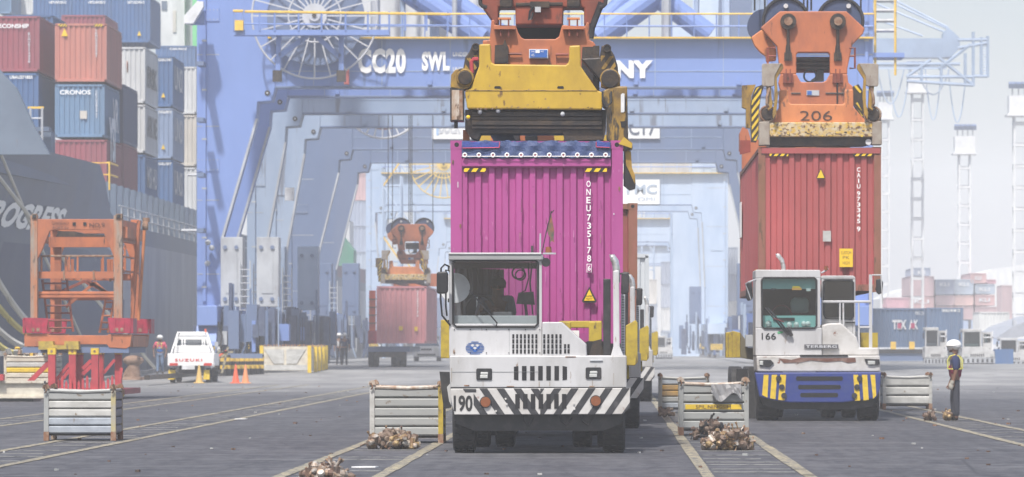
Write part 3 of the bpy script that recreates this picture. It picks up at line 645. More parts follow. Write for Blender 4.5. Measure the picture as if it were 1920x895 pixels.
def crane(Ya, Yb, m, label, under, beam, xl=-18.6, xr=11.6, top=34, sillz=3.2, rail=True, in_top=-15.4, in_bot=-17.5, r_in=(7.4, 8.6), detail=2):
    """portal crane striding the lane: two portals at Ya and Yb, legs on both rails"""
    t = thing('quay_crane', label, 'crane', ((xl+xr)/2, (Ya+Yb)/2, gz(Ya)), 'quay cranes in a row along the berth')
    g0 = gz(Ya)
    for Y in (Ya, Yb):
        for side in (0, 1):
            b = MB()
            if side == 0: pts = [(xl, sillz), (in_bot, sillz), (in_bot, 6.2), (in_top-.55, under-1.4), (in_top-.5, under-.65), (in_top+.15, under-.6), (in_top+.3, under), (in_top+.3, under+beam), (in_top-.2, top), (xl, top)]
            else: pts = [(xr, sillz), (xr, top), (r_in[0]+.2, top), (r_in[0]-.3, under+beam), (r_in[0]-.3, under), (r_in[0]-.15, under-.6), (r_in[0]+.5, under-.65), (r_in[0]+.55, under-1.4), (r_in[1], 6.2), (r_in[1], sillz)]
            b.prism(pts, 'y', Y, Y+1.6, m); lg = b.build('leg', t, bevel=.03)
            plates(lg, side, Y, xl, xr, in_bot, in_top, r_in, under, top, m)
            # bright edge trim down the inner corner of the leg
            b = MB()
            if side == 0: b.bar((in_bot+.03, Y-.05, 6.2), (in_top-.52, Y-.05, under-1.4), .10, .1, crgrey)
            else: b.bar((r_in[1]-.03, Y-.05, 6.2), (r_in[0]+.55, Y-.05, under-1.4), .10, .1, crgrey)
            b.build('edge_pipe', t)
        b = MB(); b.box(in_top+.3, r_in[0]-.3, Y+.05, Y+1.55, under, under+beam, m)
        b.box(in_top+.3, r_in[0]-.3, Y+.02, Y+.06, under-.04, under+.06, craneb3); pb_ = b.build('portal_beam', t, bevel=.02)
        b = MB(); x = in_top+2
        while x < r_in[0]-1: b.box(x, x+.03, Y+.035, Y+.051, under+.07, under+beam-.05, craneb2); x += 3.05
        b.box(in_top+.4, r_in[0]-.4, Y+.03, Y+.051, under+beam*.33, under+beam*.33+.03, craneb2); b.build('weld_seams', pb_)
        for k in range(5): b = MB(); xx = in_top+2.5+k*4.6; b.box(xx, xx+.2, Y-.05, Y+.049, under+.12, under+.34, m); b.build('junction_box', pb_)
        for x in (in_top-.05, r_in[0]+.05):
            b = MB(); b.cyl((x, Y-.03, under-.25), (x, Y+.05, under-.25), .12, grease, n=12); b.cyl((x, Y-.06, under-.25), (x, Y-.02, under-.25), .05, crgrey, n=8); b.build('gusset_pin', t)
    for (x0, x1) in ((xl, in_bot+.3), (r_in[1]-.2, xr)):     # lengthwise sills and bogies
        b = MB(); b.box(x0+.3, x1-.2, Ya-3, Yb+4.6, sillz-.9, sillz-.02, m); b.build('sill_beam', t, bevel=.03)
        rb = random.Random(int(Ya+x0))
        for k, yy in enumerate((Ya-2.2, Ya+2.2, Yb-.2, Yb+3.2)):
            if x0 > 0 and k % 2 == 0 and detail < 2: continue
            bo = MB(); xc = (x0+x1)/2
            bo.prism([(yy-1.0, g0+.75), (yy+1.0, g0+.75), (yy+.85, g0+1.35), (yy+.3, sillz-.9), (yy-.3, sillz-.9), (yy-.85, g0+1.35)], 'x', xc-.45, xc+.45, craneb3 if k % 2 else m)
            for dy in (-.6, .6):
                bo.cbox((xc, yy+dy, g0+.7), (.7, .9, .55), dkblue)
                bo.cyl((xc+.42, yy+dy, g0+.95), (xc+.62, yy+dy, g0+.95), .18, crgrey, n=10)
            bo.cbox((xc+.65, yy, g0+1.5), (.45, .5, .6), crgrey)
            for q in range(4):
                a = rb.uniform(-.8, .8); bo.tube([(xc+.5, yy+a, g0+2.2), (xc+.68, yy+a+.1, g0+1.6), (xc+.62, yy+a-.1, g0+1.1)], .035, blackp, 5)
            bg_ = bo.build('bogie', t)
            for dy in (-.6, .6):
                w_ = MB(); w_.cyl((xc-.1, yy+dy, g0+.36), (xc+.1, yy+dy, g0+.36), .34, rustp, n=16); w_.build('wheel', bg_)
        b = MB(); b.cbox(((x0+x1)/2, Ya-4.1, g0+.9), (1.0, .5, .5), railyellow); hazard(b, (x0+x1)/2-.5, g0+.65, (x0+x1)/2+.5, g0+1.15, Ya-4.37); b.build('buffer', t)
    # machinery hung round the foot of the legs: cabinets, cable guides, ladders, pipes
    rm = random.Random(int(Ya*3))
    gear_m = crgrey if Ya < 190 else (craneb2 if Ya < 230 else craneb3)
    def side_gear(xin, sg):
        b = MB(); b.box(*sorted((xin+.02*sg, xin+1.0*sg)), Ya-.6, Ya+.7, 3.15, 6.25, gear_m); b.build('switch_cabinet', t, bevel=.02)
        b = MB()
        for z in (3.5, 5.8):
            for dx in (.22, .72): b.cyl((xin+dx*sg, Ya-.68, z), (xin+dx*sg, Ya-.60, z), .09, craneb3, n=10)
        b.box(*sorted((xin+.25*sg, xin+.75*sg)), Ya-.63, Ya-.60, 3.75, 5.6, gear_m); b.build('cabinet_door', t)
        for k in range(13):
            dx = rm.uniform(-1.1, 1.9); z1 = rm.uniform(2.2, 3.3); b = MB()
            b.box(xin+dx*sg, xin+dx*sg+rm.uniform(.15, .5), Ya-rm.uniform(.9, 2.5), Ya-.7, rm.uniform(.5, 1.9), z1, rm.choice([dkblue, craneb3, dkblue, craneb, craneb3, dkblue]))
            b.build('equipment_box', t)
        for k in range(9):
            dx = rm.uniform(-1.0, 1.6); b = MB(); yy = Ya-rm.uniform(.7, 3)
            b.tube([(xin+dx*sg, yy, rm.uniform(2.4, 4.2)), (xin+dx*sg, yy, 1.4), (xin+(dx+rm.uniform(-.3, .3))*sg, yy, .7)], rm.choice([.03, .05, .08]), rm.choice([dkblue, craneb3, craneb3, craneb2, dkblue]), 5)
            b.build('pipe', t)
    side_gear(in_bot, 1)
    if detail > 1:
        side_gear(in_bot+1.6, 1)
    side_gear(r_in[1]-.3, -1)
    for k, Y in enumerate((Ya, Yb)):                    # ladder with hoops up the front of the leg
        b = MB()
        for dx in (0, .45): b.tube([(in_bot+.9+dx, Y-.75, 1), (in_bot+.9+dx, Y-.75, 5.2)], .035, crgrey, 5)
        for i in range(13): b.tube([(in_bot+.9, Y-.75, 1.2+i*.3), (in_bot+1.35, Y-.75, 1.2+i*.3)], .022, crgrey, 4)
        b.build('ladder', t)
    if rail:
        b = MB(); z = under+beam
        for zz in (.55, 1.1): b.tube([(in_top, Ya-.35, z+zz), (xr, Ya-.35, z+zz)], .045, railyellow if zz > 1 else craneb, 5)
        for i in range(28):
            x = in_top+i*(xr-in_top)/27; b.tube([(x, Ya-.35, z), (x, Ya-.35, z+1.1)], .03, m, 4)
        b.box(in_top, xr, Ya-.45, Ya+.04, z, z+.07, railyellow); b.build('handrail', t)
    return t
def reel(t, px, py, Y, r, m, n=24, hubm=None, a0=0, plate=None):
    c_ = W(px, py, Y); b = MB(); b.ring(c_, r, .045, m, n=60); (b.ring(c_+Vector((0, .5, 0)), r, .05, m, n=60) if px != 590 else None); b.ring(c_, r*.42, .04, m, n=40)
    b.cyl(c_+Vector((0, -.25, 0)), c_+Vector((0, .8, 0)), .26, hubm or m, n=16); b.cyl(c_+Vector((0, -.3, 0)), c_+Vector((0, -.24, 0)), .1, grease, n=12)
    b.cyl(c_+Vector((0, -.12, 0)), c_+Vector((0, -.05, 0)), .55, m, n=20)
    R_ = b.build('cable_reel', t)
    for i in range(n):
        a = R(a0+360*i/n); d = Vector((math.cos(a), 0, math.sin(a))); s_ = MB()
        for dy in ((0, .5) if px != 590 else (0,)): s_.bar(c_+d*.25+Vector((0, dy*.7, 0)), c_+d*r+Vector((0, dy, 0)), .06, .05, m)
        s_.build('spoke', R_)
    if plate:
        b = MB(); b.cyl(c_+Vector((0, .62, 0)), c_+Vector((0, .9, 0)), r*.78, plate, n=36); b.build('cable_drum', R_)
    return R_

c1 = crane(186, 193, craneb, 'big blue quay crane lettered CC20 on its portal beam', 12.95, 2.16)
reel(c1, 590, 30, 184.75, 2.78, mat('dull spoke steel', (.48, .49, .51), .5), 24, plate=craneb3)
b = MB(); Yf = 185.96
b.ptext('CC20', 671, 91, 761, 138, Yf, wtext, bold=.05, spacing=1.08); b.ptext('SWL', 791, 97, 843, 133, Yf, wtext, bold=.05, spacing=1.08)
b.ptext('UNDER HOIST', 849, 98, 905, 106, Yf, ltext, bold=.04); b.ptext('UNDER SPREADER', 849, 126, 915, 134, Yf, ltext, bold=.04)
b.ptext('COMPANY', 985, 113, 1224, 147, Yf, wtext, bold=.06, spacing=1.08)
b.build('lettering', c1)
def PB(name, x0, y0, x1, y1, Y, d, m, parent, **k): b = MB(); b.pbox(x0, y0, x1, y1, Y, d, m); return b.build(name, parent, **k)
PB('walkway', 437, 56, 730, 66, 183.2, .8, craneb, c1)
b = MB()
for (a, c_) in (((437, 21), (456, 21)), ((459, 22), (845, 27)), ((459, 45), (845, 48))): b.tube([W(*a, 183.2), W(*c_, 183.2)], .06 if a[1] < 30 else .035, railyellow if a[1] < 30 else craneb, 6)
for x in (439, 456, 487, 515, 560, 603, 648, 690, 730, 760, 800, 840): b.tube([W(x, 22, 183.2), W(x, 58, 183.2)], .045, craneb, 5)
b.build('walkway_rail', c1)
PB('yellow_box', 440, 38, 456, 57, 183, .4, railyellow, c1)
b = MB()
for (a, c_) in (((523, 64), (521, 140)), ((640, 64), (640, 140)), ((578, 66), (525, 105)), ((590, 66), (637, 107)), ((570, 64), (596, 64))): b.bar(W(*a, 184), W(*c_, 184), .22, .2, craneb)
for x in (520, 640): b.cbox(W(x, 143, 184), (.4, .3, .5), grease)
b.build('reel_bracket', c1)
PB('fire_cabinet', 645, 130, 654, 158, 185.5, .4, cm['red'], c1)
for (a, c_, r) in (((765, -20), (905, 72), .62), ((812, -20), (935, 64), .5), ((1120, 70), (1245, -20), .62), ((1215, -20), (1330, 66), .5), ((1100, 72), (1190, -20), .4)):
    b = MB(); p, q = W(*a, 190), W(*c_, 190); b.cyl(p, q, r, craneb, n=16); b.build('diagonal_brace', c1)
for (y, x0) in ((120, 372), (225, 372), (328, 352), (432, 340)):
    b = MB(); b.tube([W(x0, y, 184.5), W(383, y, 184.5)], .07, crgrey, 5); b.cbox(W(378, y+1, 184.5), (.3, 1.4, .18), craneb3); b.build('leg_bracket', c1)
b = MB(); b.pprism([(345, 30), (370, 2), (381, 3), (381, 13), (362, 44), (345, 44)], 184, .6, steelw); b.build('angled_plate', c1)
PB('angled_plate_backing', 356, 20, 384, 46, 184.7, .5, craneb, c1)
for x, y in ((390, 455), (397, 465), (389, 494)):
    b = MB(); b.ball(W(x, y, 185.6), .13, crgrey, 8, 6); b.build('floodlight', c1)
PB('floodlight_panel', 534, 352, 551, 376, 203, .4, steelw, c1)
b = MB()   # stair tower at the right end of the portal beam
for i in range(22):
    z = 15.5-i*.0+(-i*.62 if False else i*.45); b.box(11.7, 12.6, 186.2, 187.4, z, z+.08, steelw)
for x in (11.7, 12.6): b.tube([(x, 186.2, 13.5), (x, 186.2, 26)], .06, railyellow, 5)
b.box(11.6, 13.0, 186, 188, 14.3, 14.5, craneb); b.build('stair_tower', c1)
# things above the beam seen against the sky
b = MB(); b.box(-12, -6, 192, 196, 15.3, 18.8, cm['white']); b.build('machine_cabin', c1)
for i, x in enumerate((-10.8, -9.6, -8.2, -7.2, -2.2, -1.2, 2.4, 3.8, 5.2)):
    b = MB(); b.tube([(x, 189+i % 3, 15.2), (x, 189+i % 3, 34)], .12 if i % 2 else .22, (crgrey, craneb2, craneb4)[i % 3], 6); b.build('upright', c1)

c2 = crane(203.5, 216, craneb2, 'pale weathered blue crane directly behind the CC20 crane', 12.75, 2.0, in_top=-15.5, in_bot=-17.0, xl=-17.9, rail=False)
reel(c2, 718, 183, 226, 2.2, steelw, 30, a0=5, plate=mat('faded red drum', (.4, .16, .15), .6))
c3 = crane(246, 264, craneb3, 'dark slate blue crane bearing the white C17 sign', 13.0, 2.1, in_top=-15.7, in_bot=-17.6, xl=-19.4, r_in=(6.8, 8.6), rail=False)
b = MB(); b.pbox(810, 220, 905, 261, 245.9, .08, wtext); b.build('sign_panel', c3); b = MB(); b.ptext('DOCK', 822, 229, 866, 251, 245.87, ltext, bold=.05, shear=.3); b.pprism([(818, 226), (832, 226), (822, 254), (818, 254)], 245.88, .01, mat('sign pale blue', (.35, .5, .7), .5)); b.build('lettering', c3)
b = MB(); b.pbox(1150, 223, 1237, 260, 245.9, .08, wtext); b.build('sign_panel', c3); b = MB(); b.ptext('CC17', 1158, 228, 1230, 254, 245.87, mat('grey lettering', (.10, .12, .16), .5), bold=.02); b.build('lettering', c3)
b = MB(); b.tube([(-15.9, 243, 14.8), (7.4, 243, 14.8)], .22, steelw, 8); b.build('beam_pipe', c3)
b = MB(); b.tube([(-2, 196.9, 13.4), (7.6, 196.9, 13.4)], .14, steelw, 8); b.build('beam_pipe', c1)
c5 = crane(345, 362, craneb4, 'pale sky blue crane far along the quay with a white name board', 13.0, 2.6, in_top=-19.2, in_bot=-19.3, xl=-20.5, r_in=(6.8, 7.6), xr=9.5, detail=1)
b = MB(); b.pbox(1165, 337, 1237, 383, 344.8, .1, wtext); b.build('sign_panel', c5); b = MB(); b.ptext('PMC', 1175, 346, 1232, 364, 344.75, mat('pale grey lettering', (.35, .42, .5), .5), bold=.03); b.ptext('OMI', 1196, 370, 1228, 377, 344.75, mat('pale grey lettering', (.35, .42, .5), .5)); b.build('lettering', c5)
reel(c5, 832, 308, 340, 2.75, mat('faded yellow reel', (.72, .50, .10), .5), 26)
b = MB(); b.pbox(1160, 300, 1345, 326, 350, 2, cm['cream']); b.build('machine_cabin', c5)
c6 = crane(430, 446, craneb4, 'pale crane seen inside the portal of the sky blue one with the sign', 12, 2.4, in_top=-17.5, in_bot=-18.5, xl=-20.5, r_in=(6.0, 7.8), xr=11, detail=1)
for (x0, y0, x1, y1) in ((1000, 430, 1100, 452), (1195, 470, 1300, 478)):
    pass
# the far crane whose boom fills the upper right of the sky
t = thing('quay_crane', 'far crane with a pale blue boom carrying a trolley, high above the light towers', 'crane', (30, 420, 0), 'quay cranes in a row along the berth')
Yq = 400; boom_m = mat('boom grey blue paint', (.24, .32, .44), .55, wear=(.2, .27, .38), amt=.45, scale=.6)
b = MB(); b.pbox(1560, 72, 1785, 108, Yq, 2.4, boom_m); b.pprism([(1768, 108), (1768, 62), (1778, 52), (1790, 62), (1800, 72), (1800, 90), (1785, 106)], Yq-.1, 1.8, boom_m); b.build('boom', t)
b = MB(); b.pbox(1560, 124, 1775, 130, Yq-1, .3, craneb4)
for a, c_ in (((1560, 120), (1800, 120)), ((1700, 144), (1825, 144)), ((1700, 152), (1825, 160)), ((1760, 108), (1825, 160)), ((1820, 84), (1760, 130)), ((1825, 60), (1825, 162)), ((1840, 70), (1840, 145)), ((1852, 68), (1852, 145)), ((1796, 90), (1853, 80)), ((1796, 75), (1853, 74)), ((1700, 144), (1745, 112)), ((1825, 143), (1852, 143)), ((1728, 120), (1728, 155)), ((1765, 120), (1765, 160)), ((1810, 100), (1810, 160))):
    b.tube([W(*a, Yq-1), W(*c_, Yq-1)], .17, boom_m, 5)
for i in range(14): b.tube([W(1840, 76+i*5, Yq-1), W(1852, 76+i*5, Yq-1)], .05, craneb4, 4)
b.build('trolley', t)
b = MB(); 
for a, c_ in (((1640, -10), (1778, 55)), ((1640, 6), (1770, 60)), ((1640, 35), (1730, 68)), ((1560, -60), (1778, 52))): b.tube([W(*a, Yq), W(*c_, Yq)], .09, craneb4, 4)
b.build('stay_rope', t)
for (x0, x1, yb) in ((1666, 1705, 220), (1735, 1765, 225), (1778, 1812, 230), (1645, 1695, 195), (1720, 1780, 178)):
    b = MB(); pts = []
    for i in range(13):
        u = i/12; pts.append(W(x0+(x1-x0)*u, 130+(yb-130)*(1-(2*u-1)**2), Yq))
    b.tube(pts, .06, craneb4, 4); b.build('festoon_cable', t)
b = MB(); b.box(5.5, 8, Yq, Yq+3, 0, 31, craneb4); b.build('leg', t)
b = MB(); b.box(5.5, 8, Yq-14, Yq-12, 0, 31, craneb4); b.build('leg', t)
for z in (12, 20): b = MB(); b.box(5.6, 7.9, Yq-12, Yq, z, z+2, craneb4); b.build('sill_beam', t)

# ================================================================ LIGHT TOWERS
def tower(px, w_, ytop, Y, label, lamps=4, head=None):
    x = (px-VX)*Y/F; ww = w_*Y/F/2; zt = W(0, ytop, Y).z; m = mat('tower pale steel', (.62, .63, .63), .5)
    t = thing('light_tower', label, 'light tower', (x, Y, 0), 'pale floodlight towers of the container yard')
    b = MB()
    for sx in (-1, 1):
        for sy in (-1, 1): b.box(x+sx*ww-.09, x+sx*ww+.09, Y+sy*ww-.09, Y+sy*ww+.09, 0, zt, m)
    z = 0
    while z < zt:
        b.box(x-ww, x+ww, Y-ww-.12, Y-ww+.1, z, z+.22, m); b.box(x-ww, x+ww, Y+ww-.1, Y+ww+.12, z, z+.35, m); b.box(x-ww-.1, x-ww+.1, Y-ww, Y+ww, z, z+.35, m); b.box(x+ww-.1, x+ww+.1, Y-ww, Y+ww, z, z+.35, m); z += 1.95
    b.build('mast', t)
    b = MB(); hw = (head or w_*1.9)*Y/F/2; b.box(x-hw, x+hw, Y-hw, Y+hw, zt, zt+1.7, m); b.box(x-hw-.2, x+hw+.2, Y-hw-.2, Y+hw+.2, zt-.2, zt, m)
    b.build('head_platform', t)
    for i in range(lamps):
        xx = x-hw+(i+.5)*2*hw/lamps; b = MB(); b.tube([(xx, Y-hw, zt+1.7), (xx, Y-hw, zt+2.5)], .06, crgrey, 4); b.cbox((xx, Y-hw-.2, zt+2.6), (.7, .5, .45), craneb3, Matrix.Rotation(R(25), 3, 'X')); b.build('floodlight', t)
tower(1720, 20, 172, 410, 'tallest pale light tower, standing under the far crane boom')
tower(1808, 20, 287, 430, 'shortest light tower, with a boxy white head')
tower(1913, 24, 215, 380, 'thick pale light tower rising behind the blue steel crate')
tower(1659, 14, 222, 450, 'slim light tower rising beside the faded red container')

# ================================================================ YARD ON THE RIGHT
YG = 'containers stacked in the far yard'
yard = [(1713, 502, 1745, 518, 'blue'), (1706, 518, 1752, 556, 'maroon'), (1706, 556, 1752, 596, 'red'), (1754, 524, 1790, 553, 'blue'), (1754, 554, 1790, 574, 'maroon'), (1754, 575, 1790, 600, 'red'),
        (1790, 524, 1826, 553, 'steel'), (1790, 554, 1826, 574, 'salmon'), (1790, 575, 1826, 600, 'maroon'), (1820, 512, 1850, 532, 'red'), (1828, 533, 1866, 552, 'steel'), (1828, 553, 1866, 574, 'red'), (1828, 575, 1870, 600, 'maroon'), (1850, 524, 1868, 533, 'pink')]
posn = ['on top of the left column', 'in the left column under the small blue one', 'at the bottom of the left column', 'in the upper row beside the left column', 'second row, beside the left column', 'bottom row, beside the left column',
        'upper row centre', 'second row centre', 'bottom row centre', 'on top of the right column', 'upper row of the right column', 'second row of the right column', 'bottom row of the right column', 'small, on the right shoulder of the stack']
for (x0, y0, x1, y1, m), p in zip(yard, posn):
    c = pcont(x0, y0, x1-.5, y1-.4, 420, 12, m, '%s container in the far yard stack, %s' % ({'steel': 'steel blue'}.get(m, m), p), YG, nf=12, ns=20)
    if m in ('blue', 'steel', 'red'): hnum(c, 'KLI', x0+8, y0+6, x1-10, y0+13, 420)
pcont(1836, 585, 1893, 622, 330, 6, 'white', 'white container on the ground in the far yard right of the red stack', YG)
pcont(1662, 558, 1705, 578, 400, 6, 'pink', 'hazy pale pink container low behind the long navy containers', YG)
pcont(1878, 535, 1898, 600, 460, 6, 'maroon', 'narrow hazy maroon stack beside the right light tower', YG)
# long navy boxes standing side-on on a trailer
def sidecont(px0, py0, px1, py1, Y, m, label, marks):
    a = W(px0, py1, Y); b_ = W(px1, py0, Y); t = thing('shipping_container', label, 'container', ((a.x+b_.x)/2, Y+1.2, a.z), YG)
    b = MB(); b.corr(a.x+.15, b_.x-.15, a.z+.15, b_.z-.12, Y+.03, -1, cm[m], 'x', int((b_.x-a.x)/.28), .04); b.build('side_panel', t)
    b = MB(); b.box(a.x+.02, b_.x-.02, Y+.1, Y+2.42, a.z+.02, b_.z-.02, cm[m]); b.build('shell', t)
    b = MB()
    for x in (a.x, b_.x-.15): b.box(x, x+.15, Y, Y+.15, a.z, b_.z, cm[m])
    b.box(a.x+.15, b_.x-.15, Y+.004, Y+.1, b_.z-.12, b_.z-.01, cm[m]); b.box(a.x+.15, b_.x-.15, Y+.004, Y+.1, a.z+.01, a.z+.15, cm[m]); b.build('frame', t)
    marks(t, Y); return t
cmat('pale navy', (.10, .16, .27))  # navy mixed toward pale for the side-on containers
def mk1(t, Y):
    b = MB(); b.ptext('TEX', 1673, 600, 1700, 618, Y-.02, ltext, bold=.05); b.ptext('AK', 1704, 600, 1722, 618, Y-.02, ltext, bold=.05); b.ptext('MRKU 204', 1716, 584, 1733, 591, Y-.02, ltext); b.build('lettering', t)
    b = MB(); b.pbox(1683, 606, 1690, 616, Y-.03, .01, cm['pink']); b.pbox(1708, 606, 1715, 616, Y-.03, .01, cm['pink']); b.build('red_mark', t)
def mk2(t, Y):
    b = MB(); b.ptext('OOLU 8145 12', 1766, 580, 1800, 585, Y-.02, wtext, bold=.03); b.build('lettering', t)
sidecont(1500, 578, 1736, 652, 262, 'pale navy', 'long navy blue container with a pale emblem, side-on behind the second truck', mk1)
sidecont(1738, 577, 1806, 655, 258, 'pale navy', 'dark navy container with a white number, side-on behind the flat faced white truck', mk2)
def trailer_side(px0, px1, py0, py1, Y, label):
    t = thing('trailer', label, 'trailer', (W((px0+px1)/2, 0, Y).x, Y, gz(Y)))
    b = MB(); b.pbox(px0, py0, px1, py0+8, Y+.2, 2, blackp); b.pbox(px0+2, py0+8, px1-10, py0+22, Y+.3, .3, craneb3); b.build('chassis', t)
    r = .5
    for i, x in enumerate((px0+14, px0+36, px1-24, px1-46)):
        p = W(x, 0, Y); w_ = MB(); w_.cyl((p.x, Y+.1, gz(Y)+r), (p.x, Y+.5, gz(Y)+r), r, black, n=18); w_.cyl((p.x, Y+.06, gz(Y)+r), (p.x, Y+.1, gz(Y)+r), .25, crgrey, n=12); w_.build('wheel', t)
    for x in (1675, 1710):
        if px0 < x < px1: q = MB(); q.pbox(x-5, 641, x+5, 655, Y+.05, .15, railyellow); q.build('twist_lock', t)
trailer_side(1520, 1802, 655, 690, 259, 'dark trailer under the long navy containers')

def far_truck(px0, py0, px1, py1, Y, label, bodym, glassm, tint=None):
    """a small far terminal tractor seen from the front"""
    t = thing('terminal_truck', label, 'truck', (W((px0+px1)/2, 0, Y).x, Y, gz(Y)), 'white terminal trucks in the far yard')
    wd = px1-px0; h = py1-py0; X = lambda u: px0+u*wd; Yy = lambda v: py0+v*h
    b = MB(); b.pbox(X(.04), Yy(.0), X(.60), Yy(.08), Y, 1.7, bodym); b.pbox(X(.04), Yy(.08), X(.09), Yy(.46), Y, .12, bodym); b.pbox(X(.55), Yy(.08), X(.60), Yy(.46), Y, .12, bodym)
    b.pprism([(X(.04), Yy(.46)), (X(.62), Yy(.46)), (X(.80), Yy(.50)), (X(.98), Yy(.58)), (X(.99), Yy(.74)), (X(.02), Yy(.74))], Y, 1.9, bodym); b.pbox(X(.09), Yy(.08), X(.55), Yy(.46), Y+1.5, .05, cabin); b.build('cab', t, bevel=.03)
    b = MB(); b.pbox(X(.62), Yy(.08), X(.90), Yy(.13), Y+.4, 1.1, bodym); b.pbox(X(.62), Yy(.13), X(.67), Yy(.5), Y+.4, .1, bodym); b.pbox(X(.86), Yy(.13), X(.90), Yy(.54), Y+.4, .1, bodym); b.pbox(X(.67), Yy(.36), X(.86), Yy(.5), Y+.4, .1, bodym); b.build('door', t)
    b = MB(); b.pbox(X(.67), Yy(.13), X(.86), Yy(.36), Y+.5, .04, darkgap); b.pbox(X(.67), Yy(.13), X(.86), Yy(.36), Y+.43, .02, glassm); b.build('side_window', t)
    b = MB(); b.pbox(X(.09), Yy(.08), X(.55), Yy(.46), Y+.02, .02, glassm); b.build('windscreen', t)
    b = MB(); b.pbox(X(.12), Yy(.38), X(.52), Yy(.45), Y+.3, .2, crgrey); b.pbox(X(.25), Yy(.25), X(.40), Yy(.42), Y+.9, .2, cabin); b.build('seat', t)
    b = MB(); b.pbox(X(.0), Yy(.75), X(1), Yy(.88), Y-.18, .3, crgrey)
    for i in range(7): b.pbox(X(.28+i*.06), Yy(.64), X(.31+i*.06), Yy(.71), Y-.02, .02, darkgap); b.pbox(X(.04+i*.14), Yy(.77), X(.10+i*.14), Yy(.86), Y-.2, .02, stripeblack)
    b.build('bumper', t)
    b = MB(); b.pbox(X(-.06), Yy(.12), X(-.01), Yy(.28), Y, .1, blackp); b.tube([W(X(-.03), Yy(.1), Y), W(X(.05), Yy(.06), Y)], .02, blackp, 4); b.build('mirror', t)
    b = MB(); b.pbox(X(.06), Yy(.88), X(.94), Yy(.93), Y+.2, 2, blackp); b.build('chassis', t)
    for u in (.1, .84): q = MB(); q.pbox(X(u), Yy(.64), X(u+.1), Yy(.70), Y-.04, .03, lampg); q.build('headlight', t)
    b = MB(); b.tube([W(X(.72), Yy(.56), Y+.5), W(X(.72), Yy(.1), Y+.5)], .07, crgrey, 6); b.build('exhaust_pipe', t)
    b = MB(); b.pbox(X(.90), Yy(.05), X(.94), Yy(.6), Y+.3, .06, steelw); b.pbox(X(.66), Yy(.2), X(.94), Yy(.23), Y+.3, .06, steelw); b.build('handrail', t)
    for u in (.03, .80):
        p0, p1 = W(X(u), 0, Y), W(X(u+.17), 0, Y); w_ = MB(); w_.wheelx(((p0.x+p1.x)/2, Y+.9, gz(Y)+.48), .48, p1.x-p0.x, black, grease, 20, lug=False); w_.build('wheel', t)
    return t
WG = glass('dark cab glass', (.35, .4, .42), .15)
palecab = mat('dusty truck white', (.5, .5, .49), .5, wear=(.35, .34, .33), amt=.45, scale=2)
far_truck(1733, 614, 1778, 692, 238, 'white terminal truck facing the camera in front of the navy container', palecab, winglass)
far_truck(1802, 617, 1866, 690, 236, 'white terminal truck right of the worker, beside a blue fender', palecab, tealglass)
far_truck(1872, 634, 1932, 692, 243, 'rightmost white terminal truck, beyond the blue steel crate', palecab, winglass)
b = MB(); b.pbox(1866, 655, 1900, 684, 240, 4, cm['blue']); b.pbox(1862, 663, 1870, 690, 240.2, 1, black); b.solo('equipment_crate', 'blue steel crate between the two right hand white trucks', 'crate')
t = thing('warehouse', 'pale sloping shed roof behind the rightmost white truck', 'building', (W(1930, 0, 300).x, 300, 0))
b = MB(); b.pprism([(1868, 634), (1900, 612), (1960, 590), (1960, 622), (1905, 634)], 300, 20, mat('shed roof grey', (.30, .32, .36), .6)); b.build('roof', t)
b = MB(); b.pbox(1900, 600, 1906, 690, 301, 1, crgrey); b.pbox(1940, 560, 1946, 690, 301, 1, crgrey); b.build('column', t)
t = thing('warehouse', 'long low pale building on the horizon behind the light towers', 'building', (W(1820, 0, 620).x, 620, 0))
b = MB(); b.pprism([(1650, 620), (1650, 560), (1700, 540), (1780, 545), (1860, 505), (1960, 490), (1960, 620)], 620, 30, cm['white']); b.build('roof', t)
b = MB(); b.pbox(1660, 600, 1955, 646, 619, 1, cm['pale']); b.build('wall', t)
# hazy uprights of farther cranes and buildings seen through the portals
fr = random.Random(5)
for i, (x0, y0, x1, y1, Y, m, lab) in enumerate(((1196, 500, 1240, 650, 520, 'white', 'hazy white building low between the two big trucks'), (1262, 470, 1300, 660, 540, 'cream', 'hazy cream building right of the white one between the trucks'), (800, 470, 850, 650, 560, 'white', 'faint white building behind the far red container'), (1305, 545, 1345, 668, 500, 'pale', 'faint blue grey shed beside the second truck'))):
    t = thing('tower_block', lab, 'building', (W((x0+x1)/2, 0, Y).x, Y, 0))
    a = W(x0, y1, Y); b_ = W(x1, y0, Y); b = MB(); b.box(a.x, b_.x, Y, Y+10, 0, b_.z, cm[m]); b.build('wall', t)
    b = MB(); z = 3
    while z < b_.z-2: b.box(a.x+.5, b_.x-.5, Y-.1, Y+.05, z, z+1.2, craneb4); z += 3.2
    b.build('window', t)

